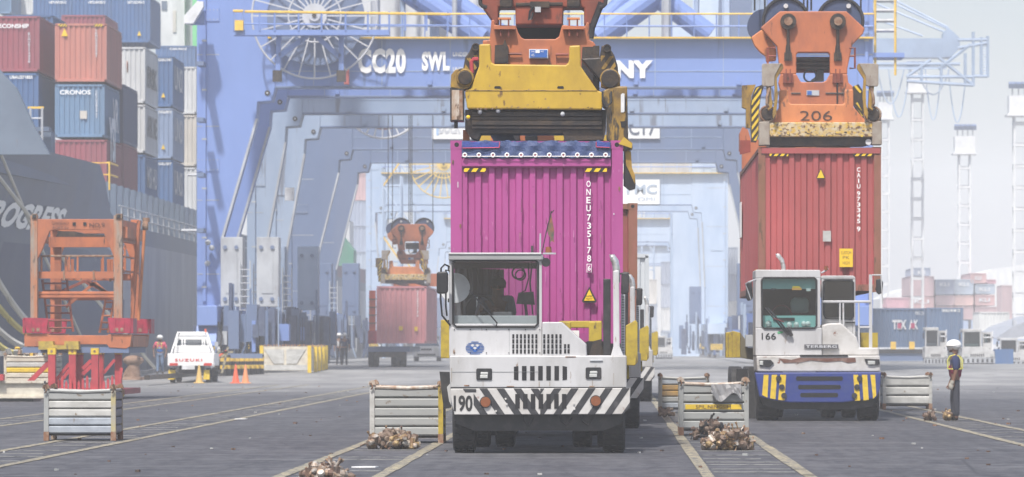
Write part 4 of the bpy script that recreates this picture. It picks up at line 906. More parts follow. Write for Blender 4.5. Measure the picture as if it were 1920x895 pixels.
crane(520, 534, craneb4, 'second farthest pale crane, its low portal seen between the two big trucks', 11.5, 2.2, in_top=-18, in_bot=-19, xl=-21, r_in=(8.5, 9.4), xr=12.5, detail=1)
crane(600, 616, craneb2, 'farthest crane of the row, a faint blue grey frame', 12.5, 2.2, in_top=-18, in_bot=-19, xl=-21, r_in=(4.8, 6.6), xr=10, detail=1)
fr2 = random.Random(17)
for i, (x0, x1, yb, n, Y, ms) in enumerate(((1200, 1232, 662, 3, 430, ['white', 'pale', 'cream']), (1240, 1275, 660, 4, 470, ['steel', 'white', 'pale', 'blue']), (1282, 1312, 662, 3, 450, ['pale', 'salmon', 'white']), (1318, 1350, 660, 5, 500, ['blue', 'pale', 'white', 'steel', 'cream']), (1352, 1384, 664, 4, 400, ['steel', 'white', 'blue', 'pale']))):
    a = W(x0, 0, Y); b_ = W(x1, 0, Y)
    for k in range(n):
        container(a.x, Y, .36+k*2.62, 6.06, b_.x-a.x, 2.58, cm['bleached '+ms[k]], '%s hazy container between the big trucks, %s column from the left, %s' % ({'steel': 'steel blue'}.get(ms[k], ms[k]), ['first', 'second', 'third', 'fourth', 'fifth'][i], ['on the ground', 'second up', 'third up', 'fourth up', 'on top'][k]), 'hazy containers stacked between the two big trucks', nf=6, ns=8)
far_truck(1228, 630, 1262, 676, 320, 'small hazy white terminal truck far off between the two big trucks', palecab, winglass)
for i, (px, y0, Y) in enumerate(((735, 330, 330), (762, 300, 380), (1215, 395, 480), (1290, 400, 400), (1338, 350, 390))):
    t = thing('access_stair', 'hazy stair tower %s' % ['left of the far hanging spreader', 'behind the far hanging spreader', 'behind the white sign of the far crane', 'inside the far crane portal', 'beside the right leg of the far portal'][i], 'stair tower', (W(px, 0, Y).x, Y, .35))
    p = W(px, y0, Y); b = MB()
    for dx in (-.7, .7):
        for dy in (0, 2): b.tube([(p.x+dx, Y+dy, .35), (p.x+dx, Y+dy, p.z)], .09, craneb4, 4)
    b.build('frame', t); z = 2.0; b = MB(); k = 0
    while z < p.z:
        b.box(p.x-.7, p.x+.7, Y, Y+2, z, z+.1, craneb4); b.bar((p.x-.7+1.4*(k % 2), Y, z), (p.x+.7-1.4*(k % 2), Y, z+2), .12, .1, railyellow if k % 3 == 0 else craneb4); z += 2; k += 1
    b.build('flight', t)
# ================================================================ THE TWO CARRIED CONTAINERS
def hero_container(px0, px1, ytop, Y, m, label, post, frame, nf):
    a = W(px0, 0, Y); b_ = W(px1, 0, Y); zt = W(0, ytop, Y).z
    return container(a.x, Y, zt-2.896, 12.19, b_.x-a.x, 2.896, m, label, 'containers carried by the quay cranes', nf=nf, ns=42, castings=True, post=post, frame=frame)
# 1 - magenta open top with a blue tarp
Y1 = 59.5
hc = hero_container(845, 1168, 264, Y1, magenta, 'magenta open top container with a blue tarp, behind truck 190', .16, magenta, 11)
b = MB(); b.pbox(866, 297, 1146, 312.5, Y1-.03, .1, magenta); b.pbox(866, 312, 1146, 314.5, Y1-.005, .05, magenta); b.build('top_rail', hc, bevel=.01)
b = MB(); pts = []          # tarp hanging over the end, softly folded
rt = random.Random(2); nx = 60; ztt = W(0, 266, Y1).z; xl_, xr_ = W(866, 0, Y1).x, W(1145, 0, Y1).x
grid = []
for j, (yy, off) in enumerate(((262, .55), (265, .02), (266.5, -.035), (274, -.05), (284, -.045), (294, -.055), (297, -.04))):
    for i in range(nx+1):
        x = xl_+(xr_-xl_)*i/nx; z = W(0, yy, Y1).z+(0.012*math.sin(i*.7+j)+.008*rt.uniform(-1, 1) if j in (0, 1, 2) else .004*math.sin(i*1.1))
        grid.append((x, Y1+off+.012*math.sin(i*.9+j*1.3)*(j > 1), z))
b.add(grid, [(j*(nx+1)+i, j*(nx+1)+i+1, (j+1)*(nx+1)+i+1, (j+1)*(nx+1)+i) for j in range(6) for i in range(nx)], tarp)
b.box(xl_, xr_, Y1+.3, Y1+12, ztt-.02, ztt+.03, tarp); tp = b.build('tarpaulin', hc)
b = MB()
for (a, c_) in ((867, 935), (1118, 1143)):
    b.pprism([(a, 266), (c_, 267.5), (c_+1, 276.5), (a, 277)], Y1-.075, .015, tarpb)
b.build('corner_flap', tp)
b = MB()
for (x0, y0, x1, y1) in ((867, 278, 936, 277), (936, 277, 937, 266), (1118, 266, 1118, 276), (1118, 276, 1143, 277)): b.tube([W(x0, y0, Y1-.085), W(x1, y1, Y1-.085)], .006, pinkv, 4)
b.tube([W(866, 293.5, Y1-.075), W(1144, 293.5, Y1-.075)], .006, wtext, 4); b.build('piping', tp)
for i in range(11):
    b = MB(); c_ = W(871.5+i*26.4, 291, Y1-.08); b.ring(c_, .026, .010, wtext, n=14); b.cyl(c_, c_+Vector((0, .02, 0)), .017, cm['maroon'], n=10); b.build('eyelet', tp)
b = MB()
for a in (870, 1097):
    p, q = W(a, 322.5, Y1), W(a+41, 315.8, Y1); hazard(b, p.x, p.z, q.x, q.z, Y1-.012, slope=-.75)
b.build('hazard_stripe', hc)
b = MB(); b.vtext('ONEU', 1103.5, 8, 339, 400, Y1-.02, wtext, fill=.78, bold=.015); b.vtext('7351788'[:6], 1104.5, 7.5, 402, 494, Y1-.02, wtext, fill=.80, bold=.015)
b.build('lettering', hc)
b = MB(); b.pbox(1100, 495, 1109.5, 511, Y1-.015, .01, wtext); b.pbox(1101, 496, 1108.5, 510, Y1-.02, .006, magenta); b.ptext('6', 1102, 498, 1107.5, 508, Y1-.024, wtext, bold=.02); b.build('check_digit', hc)
b = MB(); b.pprism([(1105, 538), (1119, 564), (1117, 568), (1093, 568), (1091, 564)], Y1-.02, .012, ktext); b.pprism([(1105, 543), (1115, 564), (1095, 564)], Y1-.028, .01, signy)
b.ptext('SUPER', 1099, 554, 1111, 557, Y1-.032, ktext); b.ptext('HEAVY', 1099, 559, 1111, 562, Y1-.032, ktext); b.build('warning_sticker', hc)
rsc = random.Random(31); b = MB(); pal = mat('pale scuff', (.52, .22, .40), .6); drk = mat('dark scrape', (.17, .035, .10), .6)
for k in range(75):
    x = 868+25.5*rsc.randrange(0, 11)+rsc.uniform(1, 8); y = rsc.uniform(318, 640); l = rsc.choice([rsc.uniform(1, 4), rsc.uniform(6, 26)]); w2 = rsc.uniform(.4, 1.1)
    b.pprism([(x, y), (x+w2, y-.3), (x+w2+rsc.uniform(-1, 1), y+l), (x+rsc.uniform(-1, 1), y+l)], Y1-.014, .004, rsc.choice([pal, drk, drk, rustp]))
b.build('stain', hc)
b = MB(); b.pbox(858, 341, 859.2, 352, Y1-.012, .01, steelw); b.pbox(1150, 400, 1152, 403, Y1-.012, .01, steelw)
for x, y in ((848, 300), (862, 420), (851, 560), (1160, 350), (1150, 520), (1163, 600), (856, 620)): b.pprism([(x, y), (x+3, y+1), (x+2, y+9), (x-.5, y+6)], Y1-.012, .006, rustp)
b.build('chipped_paint', hc)
b = MB(); b.pprism([(1072, 620), (1086, 620), (1086, 632), (1072, 632)], Y1-.016, .006, wtext); b.build('data_plate', hc)
# 2 - faded red, Y 83.3
Y2 = 83.3
rc = hero_container(1422, 1652, 276, Y2, redc, 'faded red container with a yellow notice behind truck number 166', .14, rustpost, 9)
b = MB()
for a in (1443, 1600):
    p, q = W(a, 293, Y2), W(a+35, 287, Y2); hazard(b, p.x, p.z, q.x, q.z, Y2-.012)
b.build('hazard_stripe', rc)
b = MB(); b.pbox(1428, 278, 1650, 288, Y2-.02, .06, redc); b.build('top_rail', rc)
b = MB(); b.vtext('CAIU', 1610, 6.5, 314, 356, Y2-.02, wtext, bold=.02); b.vtext('973345', 1610, 6.5, 359, 421, Y2-.02, wtext, bold=.02); b.vtext('9', 1610, 6.5, 425, 437, Y2-.02, wtext, bold=.02); b.build('lettering', rc)
b = MB(); b.pprism([(1539, 315.5), (1547.5, 333), (1546, 336), (1532, 336), (1530.5, 333)], Y2-.02, .012, ktext); b.pprism([(1539, 318), (1546, 334), (1532, 334)], Y2-.028, .01, signy); b.build('warning_sticker', rc)
b = MB(); b.pbox(1543, 433, 1558, 453, Y2-.02, .012, bin_white); b.build('data_plate', rc)
b = MB(); b.pbox(1574, 466.5, 1599, 501, Y2-.02, .012, signy); ky = mat('faint brown print', (.30, .20, .04), .6)
for s_, y0 in (('CUSTOM', 471), ('PK', 480), ('HIGH', 490)): b.ptext(s_, 1577+(3 if len(s_) < 6 else 0), y0, 1596-(3 if len(s_) < 6 else 0), y0+6, Y2-.026, ky)
b.build('yellow_notice', rc)
x0c = W(1422, 0, Y2).x
b = MB(); b.box(x0c-.03, x0c-.01, Y2+10.6, Y2+11.6, 3.9, 4.7, wtext); b.build('lettering', rc)
b = MB(); b.box(x0c-.03, x0c-.01, Y2+.9, Y2+1.4, 2.0, 3.0, signy); b.build('side_sticker', rc)

# ================================================================ TERMINAL TRUCK 190
D = 56.8; CX = (1013.5-VX)*D/F
def truck190():
    t = thing('terminal_truck', 'white terminal truck numbered 190 with a black and white striped bumper', 'truck', (CX, D, 0), 'terminal trucks queueing in the lane')
    Yc = D+.22          # cab face
    # lower front body block
    b = MB(); b.pprism([(842.5, 667), (1175, 667), (1175, 728), (844, 728)], D+.06, 1.9, white); b.build('front_body', t, bevel=.018)
    b = MB(); b.pbox(845, 726.5, 1174, 729.5, D+.03, .1, darkgap); b.build('seam', t)
    b = MB()
    for i in range(7):
        x = 963.5+i*15.2
        pts = [(x, 688), (x+8.5, 686.5), (x+8.5, 713.5), (x, 712)] if i == 0 else ([(x, 686.5), (x+8.5, 688), (x+8.5, 712), (x, 713.5)] if i == 6 else [(x, 686.5), (x+8.5, 686.5), (x+8.5, 713.5), (x, 713.5)])
        b.pprism(pts, D+.055, .03, darkgap)
    b.build('grille_slots', t)
    for x0 in (893, 1098):
        y0 = 691 if x0 < 1000 else 689
        b = MB(); b.pprism([(x0+2, y0), (x0+28, y0), (x0+29.5, y0+2), (x0+29.5, y0+20), (x0+28, y0+22), (x0+2, y0+22), (x0, y0+20), (x0, y0+2)], D+.045, .05, blackp); h = b.build('headlight', t, bevel=.004)
        b = MB(); b.pbox(x0+8, y0+7, x0+22, y0+12, D+.03, .03, lampg); b.pbox(x0+7, y0+12.5, x0+21.5, y0+18.5, D+.03, .03, lampg); b.build('lens', h, bevel=.006)
    # bumper with chevrons
    bp = [(845, 729), (1182, 728), (1181, 764), (1168, 777), (852, 778), (845, 745)]
    b = MB(); b.pprism(bp, D, .32, rustywhite); bu = b.build('bumper', t, bevel=.01)
    b = MB()
    L = [(W(x, y, D).x, W(x, y, D).z) for x, y in [(888, 729), (1013, 729), (1013, 777.5), (888, 778)]]
    Rr = [(W(x, y, D).x, W(x, y, D).z) for x, y in [(1013, 729), (1182, 728), (1181, 764), (1168, 777), (1013, 777.5)]]
    fn = lambda u, v: (u, D-.003, v)
    b.bands([(x-CX, z) for x, z in L], .232, .46, .68, stripeblack, lambda u, v: (u+CX, D-.003, v), .02)
    b.bands([(x-CX, z) for x, z in Rr], .232, .44, -.68, stripeblack, lambda u, v: (u+CX, D-.003, v), .18)
    b.bands([(W(865, 0, D).x, W(0, 736, D).z), (W(893, 0, D).x, W(0, 736, D).z), (W(893, 0, D).x, W(0, 729.5, D).z), (W(865, 0, D).x, W(0, 729.5, D).z)], .5, .5, .68, stripeblack, fn, .1)
    b.build('chevron_stripes', bu)
    b = MB()
    for i in range(7): b.pbox(966+i*14.6, 739, 974.5+i*14.6, 766.5, D-.008, .04, darkgap)
    b.build('lower_grille', bu)
    b = MB(); b.ptext('190', 850.5, 741.5, 886, 772, D-.006, ktext, bold=.03); b.build('lettering', bu)
    for x, y in ((910.5, 754), (1117, 752)):
        c_ = W(x, y, D); b = MB(); b.cyl(c_+Vector((0, -.035, 0)), c_+Vector((0, .02, 0)), .068, amber, n=20); b.ring(c_+Vector((0, -.02, 0)), .072, .008, blackp, n=20); b.build('marker_lamp', bu)
    b = MB()
    for x, y in ((948, 748), (950, 758), (1076, 757), (1077, 767), (930, 771)): c_ = W(x, y, D); b.cyl(c_+Vector((0, -.02, 0)), c_, .014, rustywhite, n=8)
    b.build('bolt', bu)
    # engine hood right of the cab
    b = MB(); b.pprism([(1016.5, 604), (1053, 604), (1099, 646), (1100, 668.5), (1016.5, 668.5)], D+.10, 1.7, white); hd = b.build('engine_hood', t, bevel=.015)
    b = MB()
    for xs, ys_, xe in (((960, 8), 3, 5), ((1018.5, 8), 3, 5)): pass
    def vent(xa, n, rows, ya, st, w_, h_):
        for i in range(n):
            for j in range(rows): b.pbox(xa+i*st, ya+j*(h_+1.7), xa+i*st+w_, ya+j*(h_+1.7)+h_, (Yc if xa < 1010 else D+.10)-.006, .03, darkgap)
    for args in ((960.5, 7, 4, 627, 7.2, 3.8, 7.8), (1018.5, 5, 4, 627, 7.6, 4, 7.8), (1057.5, 2, 2, 645.5, 6.5, 4, 7.8)):
        b = MB(); vent(*args); b.build('vent', t)
    # cab: lower panel, pillars, roof, rear wall with window
    b = MB(); b.pbox(842, 614, 1016, 668, Yc, .06, white); b.pbox(842, 614, 846, 668, Yc+.06, 1.5, white); b.pbox(1012, 614, 1016, 668, Yc+.06, 1.5, white); b.pbox(846, 650, 1012, 668, Yc+1.5, .05, cabgrey)
    cb = b.build('cab_panel', t, bevel=.01)
    b = MB()
    for x in (852, 882, 912, 954, 985, 1012): b.cyl(W(x, 618, Yc-.012), W(x, 618, Yc), .008, blackp, n=6); b.cyl(W(x, 662, Yc-.012), W(x, 662, Yc), .008, blackp, n=6)
    b.pbox(954.5, 616, 955.3, 666, Yc-.002, .004, cabgrey); b.build('rivets', cb)
    b = MB()
    b.pbox(842, 486, 849, 614.2, Yc, .10, white); b.pbox(1008.5, 486, 1016, 614.2, Yc, .10, white); b.pbox(849, 607.5, 1008.5, 614.2, Yc, .10, white)
    b.pbox(842, 486, 846, 614, Yc+1.5, .06, white); b.pbox(1012, 486, 1016, 614, Yc+1.5, .06, white)
    b.pbox(842, 486, 844, 492, Yc+.1, 1.4, white); b.pbox(1014, 486, 1016, 492, Yc+.1, 1.4, white)
    b.pbox(842, 486, 846, 614, Yc+.75, .06, white); b.build('cab_frame', t, bevel=.006)
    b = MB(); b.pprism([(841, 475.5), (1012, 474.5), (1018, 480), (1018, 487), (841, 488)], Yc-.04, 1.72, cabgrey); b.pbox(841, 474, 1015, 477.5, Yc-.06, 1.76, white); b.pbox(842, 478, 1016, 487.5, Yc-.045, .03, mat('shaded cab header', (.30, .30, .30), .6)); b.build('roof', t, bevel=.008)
    # windscreen gasket and glass
    o_ = [(849, 493), (854, 488), (1003, 488), (1008.5, 493), (1008.5, 607), (1003, 613), (856, 613), (850, 607)]
    g = MB(); P = [W(x, y, Yc-.01) for x, y in o_]; g.tube(P+[P[0]], .016, black, 6); ws = g.build('windscreen_seal', t)
    g = MB(); g.add([W(x, y, Yc+.015) for x, y in o_], [tuple(range(8))], winglass); g.build('windscreen', t)
    # interior
    b = MB(); b.pbox(851, 592, 1008, 612, Yc+.12, .35, mat('pale dashboard', (.36, .38, .38), .6)); b.pbox(925, 585, 960, 594, Yc+.2, .3, cabin); b.build('dashboard', t, bevel=.01)
    cv = MB(); n_ = 24; pv_ = []
    for i in range(n_+1):
        x = 852+(93)*i/n_
        for yy in (503+i*.1, 592): p = W(x, yy, Yc+1.42); pv_.append(p+Vector((0, .025*math.sin(i*1.9), 0)))
    cv.add(pv_, [(2*i, 2*i+2, 2*i+3, 2*i+1) for i in range(n_)], curtain); cv.pbox(846, 492, 1012, 504, Yc+1.3, .06, cabin); cv.build('curtain', t)
    b = MB(); b.cyl(W(853, 540, Yc+.9), W(853, 540, Yc+.93), .21, steelw, n=28); b.build('round_shade', t)
    b = MB(); b.pprism([(874, 594), (872, 556), (885, 552), (928, 554), (936, 566), (938, 594)], Yc+.95, .25, blackp); b.pbox(893, 556, 896, 592, Yc+.93, .01, steelw); b.build('seat', t, bevel=.03)
    b = MB(); cw = W(900, 582, Yc+.5); b.ring(cw, .20, .014, blackp, n=28); b.cyl(cw, W(900, 596, Yc+.35), .02, blackp, n=6); b.build('steering_wheel', t)
    b = MB(); b.ring(W(972, 512, Yc+.5), .085, .012, blackp, n=20); b.ring(W(976, 516, Yc+.52), .07, .01, blackp, n=20)
    b.tube([W(990, 492, Yc+.5), W(992, 520, Yc+.5), W(985, 545, Yc+.5), W(972, 552, Yc+.5)], .01, blackp, 5); b.tube([W(998, 492, Yc+.4), W(994, 530, Yc+.4), W(999, 590, Yc+.4)], .012, blackp, 5)
    b.build('hanging_cable', t)
    b = MB(); b.pprism([(972, 549), (1000, 547), (1003, 572), (968, 570)], Yc+.35, .12, blackp); b.tube([W(985, 570, Yc+.4), W(988, 596, Yc+.4)], .02, blackp, 6); b.build('control_screen', t)
    b = MB(); b.tube([W(930, 612, Yc-.03), W(932, 606, Yc-.05), W(893, 560, Yc-.05)], .011, blackp, 5); b.tube([W(898, 566, Yc-.055), W(880, 545, Yc-.04)], .009, blackp, 5); b.build('wiper', t)
    b = MB()
    for y in (500, 560, 600): b.pbox(839.5, y, 842, y+7, Yc+.05, .06, blackp)
    b.build('door_hinge', t)
    for x in (980, 1050, 1090):
        b = MB(); b.tube([W(x, 776, D+.14), W(x+3, 790, D+.12), W(x+12, 797, D+.12), W(x+20, 784, D+.14)], .014, blackp, 5); b.build('air_hose', t)
    b = MB(); b.pbox(846, 697, 1010, 698, D+.055, .01, cabgrey); b.tube([W(1106, 676, D+.05), W(1130, 676, D+.05)], .01, crgrey, 5)
    for x, y, w2, h2 in ((1105, 724, 9, 2), (950, 724, 14, 1.5), (870, 722, 10, 2.5), (1060, 668.5, 20, 2), (1150, 700, 1.2, 22), (846, 690, 1.5, 26), (1010, 716, 2, 9), (1030, 716, 1.5, 8), (905, 714, 1.5, 10), (1110, 712, 1.6, 12)): b.pbox(x, y, x+w2, y+h2, D+.056, .004, rustp if h2 < 5 else mat('dirt runs', (.36, .33, .30), .7, wear=(.28, .24, .2), amt=.5, scale=9))
    b.build('rust_marks', t)
    # logo: blue striped oval with open box shapes
    b = MB(); cx_, cz_ = 890.5, 652.5
    for i in range(9):
        v = -11.8+i*2.8; hw = 17.5*math.sqrt(max(0, 1-(v/12.8)**2)); b.pbox(cx_-hw, cz_+v, cx_+hw, cz_+v+1.25, Yc-.006, .004, bluel)
    for (a, c_) in ((-9, 0), (0, 0), (-4.5, 5)):
        b.pprism([(cx_+a, cz_-4+c_), (cx_+a+4.5, cz_-1.5+c_), (cx_+a+9, cz_-4+c_), (cx_+a+9, cz_+1+c_), (cx_+a+4.5, cz_+4+c_), (cx_+a, cz_+1+c_)], Yc-.012, .006, wtext if a == -4.5 and False else bluel)
        b.pprism([(cx_+a+.5, cz_-4.6+c_), (cx_+a+4.5, cz_-7.4+c_), (cx_+a+8.5, cz_-4.6+c_), (cx_+a+4.5, cz_-1.7+c_)], Yc-.014, .006, white)
    b.build('emblem', cb)
    # mirrors
    m = MB(); m.tube([W(842, 500, Yc), W(834, 496, Yc-.1), W(827, 503, Yc-.2), W(826, 560, Yc-.2), W(829, 592, Yc-.15), W(844, 610, Yc)], .013, blackp, 6); m.tube([W(842, 508, Yc), W(836, 506, Yc-.1), W(836, 575, Yc-.1), W(838, 592, Yc)], .012, blackp, 6); ma = m.build('mirror_arm', t)
    m = MB(); m.pprism([(820, 510), (838, 509), (840, 514), (840, 547), (836, 551), (820, 551), (818.5, 547), (818.5, 514)], Yc-.26, .10, blackp); m.build('mirror', t, bevel=.02)
    m = MB(); m.pprism([(1165, 511), (1178, 510), (1180, 514), (1179, 548), (1176, 552), (1164, 552)], D+.9, .10, blackp); m.build('mirror', t, bevel=.02)
    m = MB(); m.tube([W(1162, 514, D+1), W(1172, 511, D+.95)], .012, blackp, 5); m.build('mirror_arm', t)
    m = MB(); c_ = W(1024, 492.5, Yc); m.cyl(c_+Vector((0, -.12, 0)), c_+Vector((0, .05, 0)), .062, blackp, .04, n=16); m.build('work_lamp', t)
    m = MB(); m.pbox(1018, 474, 1042, 477, Yc+.3, .12, crgrey); m.cyl(W(1028.5, 474, Yc+.36), W(1028.5, 463, Yc+.36), .047, amber, .04, 14); m.build('beacon', t)
    m = MB(); m.tube([W(1013, 474, Yc+.3), W(1013, 438, Yc+.3)], .012, crgrey, 5); m.pbox(995.5, 461, 1000, 474, Yc+.3, .03, blackp); m.build('antenna', t)
    m = MB(); m.tube([W(1016, 474, Yc+.3), W(1024, 436, Yc+.3), W(1034, 396, Yc+.3)], .008, blackp, 5); fp = m.build('flag_pole', t)
    fl = [(1033.5, 400), (1036, 416), (1039, 432), (1038, 450), (1040, 455), (1034, 452), (1030, 457), (1032, 447), (1028, 440), (1026, 432), (1030, 418)]
    m = MB(); fm = mat('ragged flag', (.07, .09, .07), .9, wear=(.25, .10, .06), amt=.45, scale=9); m.pprism(fl, Yc+.29, .02, fm); m.tube([W(1034, 400, Yc+.3), W(1039, 394, Yc+.3)], .006, blackp, 4); m.build('flag', fp)
    # exhaust group on the right
    m = MB(); m.pbox(1131, 523, 1145, 672, D+1.3, .2, blackp); m.build('air_intake', t, bevel=.01)
    m = MB(); m.pprism([(1149.5, 508), (1161, 507), (1162, 650), (1171, 672), (1144, 672), (1150, 650)], D+1.05, .22, white); m.build('exhaust_shield', t, bevel=.012)
    m = MB(); m.tube([W(1144, 484, D+1.2), W(1148, 483, D+1.2), W(1153, 490, D+1.2), W(1155.5, 503, D+1.2), W(1156, 530, D+1.2)], .052, chrome, 14); m.build('exhaust_pipe', t, smooth=True)
    m = MB(); m.pbox(1164, 552, 1172, 668, D+1.3, .25, crgrey)
    for i in range(22):
        for j in range(2): m.pbox(1166+j*3, 556+i*5, 1167.4+j*3, 558+i*5, D+1.295, .01, darkgap)
    m.build('perforated_guard', t)
    m = MB(); m.pbox(1100, 640, 1135, 672, D+1.6, .3, darkgap); m.pprism([(1104, 668), (1112, 640), (1128, 636), (1132, 668)], D+1.5, .2, grease); m.build('engine_bay', t)
    # mudflap and fairing on the left
    m = MB(); m.pprism([(824, 697), (845, 698), (846, 765), (832, 766), (829, 745)], D+.75, .05, black); m.build('mudflap', t)
    m = MB(); m.pprism([(838, 726), (845, 718), (846, 760), (842, 752)], D+.3, .05, white); m.build('fairing', t)
    # undercarriage
    m = MB(); m.pprism([(852, 778), (1170, 777), (1165, 795), (1130, 808), (890, 808), (856, 795)], D+.15, .1, blackp)
    m.box(CX-.45, CX-.30, D+.2, D+5.2, .62, .88, grease); m.box(CX+.30, CX+.45, D+.2, D+5.2, .62, .88, grease); m.cyl((CX-.8, D+.75, .52), (CX+.8, D+.75, .52), .09, grease); m.cyl((CX-.9, D+4.0, .5), (CX+.9, D+4.0, .5), .11, grease)
    m.box(CX-1.05, CX+1.05, D+1.2, D+2.2, .66, 1.0, blackp); m.build('chassis', t)
    m = MB(); m.ball((CX-.01, D+4.0, .46), .24, grease, 16, 10, (1.15, 1, .9)); m.tube([(CX-.2, D+1, .62), (CX-.1, D+1, .40), (CX+.12, D+1, .38), (CX+.25, D+1, .62)], .02, blackp, 5); m.build('differential', t)
    for x0, x1 in ((850.5, 892), (1130, 1172)):
        a, c_ = W(x0, 0, D+.7), W(x1, 0, D+.7); m = MB(); m.wheelx(((a.x+c_.x)/2, D+.75, .53), .53, c_.x-a.x, black, grease, 32); w_ = m.build('wheel', t)
        m = MB(); q = 1 if x0 > 1000 else -1; m.cyl(((a.x+c_.x)/2-.1, D+.75, .53), ((a.x+c_.x)/2+.1, D+.75, .53), .33, grease, n=20); m.build('rim', w_)
    for q in (-1, 1):
        for k, off in enumerate((.56, .92)):
            m = MB(); m.wheelx((CX+q*off-.02, D+4.0, .50), .50, .28, black, grease, 28); m.build('wheel', t)
    return t
tr = truck190()

# the driver of truck 190
def person(name_label, loc, pose, mats, group=None, slim=1.0, seated=False, scale=1.0, face=0.0, helm=True, vest=None):
    """pose: dict joint -> local xyz (metres, feet at z=0); one continuous skinned body, clothing as children"""
    t = thing('person', name_label, 'person', loc, group)
    J = dict(pelvis=(0, 0, .92), waist=(0, 0, 1.05), chest=(0, 0, 1.28), neck=(0, .01, 1.43), head0=(0, 0, 1.50), head1=(0, -.01, 1.60), top=(0, 0, 1.68),
             shl=(-.19, 0, 1.38), shr=(.19, 0, 1.38), ell=(-.25, .02, 1.10), elr=(.25, .02, 1.10), wrl=(-.26, -.06, .86), wrr=(.26, -.06, .86),
             hpl=(-.09, 0, .88), hpr=(.09, 0, .88), knl=(-.10, -.02, .49), knr=(.10, -.02, .49), anl=(-.11, .02, .09), anr=(.11, .02, .09), tol=(-.13, -.15, .03), tor=(.13, -.15, .03))
    J.update(pose); J = {k: Vector(v)*scale for k, v in J.items()}
    rad = dict(pelvis=.135, waist=.125, chest=.15, neck=.06, head0=.075, head1=.10, top=.07, shl=.075, shr=.075, ell=.045, elr=.045, wrl=.03, wrr=.03, hpl=.095, hpr=.095, knl=.062, knr=.062, anl=.042, anr=.042, tol=.035, tor=.035)
    for k_ in ('pelvis', 'hpl', 'hpr', 'waist'): rad[k_] *= slim
    def skinned(nm, joints, edges, m, grow, parent, radm=rad, sub=1):
        ids = {j: i for i, j in enumerate(joints)}
        me = bpy.data.meshes.new(nm); me.from_pydata([J[j] for j in joints], [(ids[a], ids[b]) for a, b in edges], []); me.materials.append(m); me.update()
        o = bpy.data.objects.new(nm, me); C.objects.link(o); o.parent = parent; ORG[o.name] = Vector(loc)
        sk = o.modifiers.new('skin', 'SKIN'); sk.use_smooth_shade = True
        sv = me.skin_vertices[0].data if me.skin_vertices else None
        if sv is None:
            me.attributes.new; bpy.context.view_layer.update(); sv = me.skin_vertices[0].data
        for j, i in ids.items(): r = (radm[j]+grow)*scale; sv[i].radius = (r, r*.82 if j in ('chest', 'waist', 'pelvis') else r); 
        sv[0].use_root = True
        s_ = o.modifiers.new('subsurf', 'SUBSURF'); s_.levels = sub; s_.render_levels = sub; return o
    # hands: palm and five short fingers
    hands = []
    for sd, wr, el in (('l', 'wrl', 'ell'), ('r', 'wrr', 'elr')):
        d = (J[wr]-J[el]).normalized(); side = Vector((1, 0, 0)); lat = d.cross(side).normalized()
        J['pm'+sd] = J[wr]+d*.07*scale; rad['pm'+sd] = .036; hands.append((wr, 'pm'+sd))
        for k in range(4):
            a = 'f%s%d' % (sd, k); base = J['pm'+sd]+lat*(.027*(k-1.5))*scale
            J[a+'a'] = base+d*.045*scale; J[a+'b'] = base+d*(.075+.008*(k in (1, 2)))*scale+side*(.02 if sd == 'l' else -.02)*scale
            rad[a+'a'] = .0105; rad[a+'b'] = .009; hands += [('pm'+sd, a+'a'), (a+'a', a+'b')]
        a = 'th'+sd; J[a+'a'] = J[wr]+d*.04*scale+lat*-.045*scale; J[a+'b'] = J[a+'a']+d*.04*scale; rad[a+'a'] = .012; rad[a+'b'] = .010; hands += [(wr, a+'a'), (a+'a', a+'b')]
    E = [('pelvis', 'waist'), ('waist', 'chest'), ('chest', 'neck'), ('neck', 'head0'), ('head0', 'head1'), ('head1', 'top'), ('chest', 'shl'), ('chest', 'shr'), ('shl', 'ell'), ('ell', 'wrl'), ('shr', 'elr'), ('elr', 'wrr'),
         ('pelvis', 'hpl'), ('pelvis', 'hpr'), ('hpl', 'knl'), ('knl', 'anl'), ('hpr', 'knr'), ('knr', 'anr'), ('anl', 'tol'), ('anr', 'tor')]+hands
    js = ['pelvis']+sorted({j for e in E for j in e} - {'pelvis'})
    skinned('body', js, E, mats['skin'], 0, t, sub=1)
    skinned('shirt', ['chest', 'waist', 'pelvis', 'shl', 'shr', 'sl2', 'sr2'] if False else ['chest', 'waist', 'pelvis', 'shl', 'shr', 'ell', 'elr'], [('chest', 'waist'), ('waist', 'pelvis'), ('chest', 'shl'), ('chest', 'shr'), ('shl', 'ell'), ('shr', 'elr')], mats['shirt'], .012, t, {**rad, 'ell': .05, 'elr': .05})
    skinned('trousers', ['pelvis', 'hpl', 'hpr', 'knl', 'knr', 'anl', 'anr'], [('pelvis', 'hpl'), ('pelvis', 'hpr'), ('hpl', 'knl'), ('hpr', 'knr'), ('knl', 'anl'), ('knr', 'anr')], mats['trousers'], .014, t, {**rad, 'pelvis': rad['pelvis']*.72, 'hpl': rad['hpl']*.86, 'hpr': rad['hpr']*.86}, sub=2)
    for a, c_ in (('anl', 'tol'), ('anr', 'tor')): skinned('boot', [a, c_], [(a, c_)], boot, .016, t)
    # face: brow, nose, ears, eyes
    hd = J['head1']; fw = Vector((math.sin(face), -math.cos(face), 0)); rt_ = Vector((math.cos(face), math.sin(face), 0)); L0 = Vector(loc)
    fb = MB(); fb.ball(L0+hd+fw*.10*scale-Vector((0, 0, .015))*scale, .018*scale, mats['skin'], 8, 6, (1, 1.2, 1.4))
    for s_ in (-1, 1): fb.ball(L0+hd+rt_*s_*.095*scale-Vector((0, 0, .01)), .024*scale, mats['skin'], 8, 6, (.5, 1, 1.3)); fb.ball(L0+hd+fw*.09*scale+rt_*s_*.034*scale+Vector((0, 0, .012)), .010*scale, ktext, 6, 5)
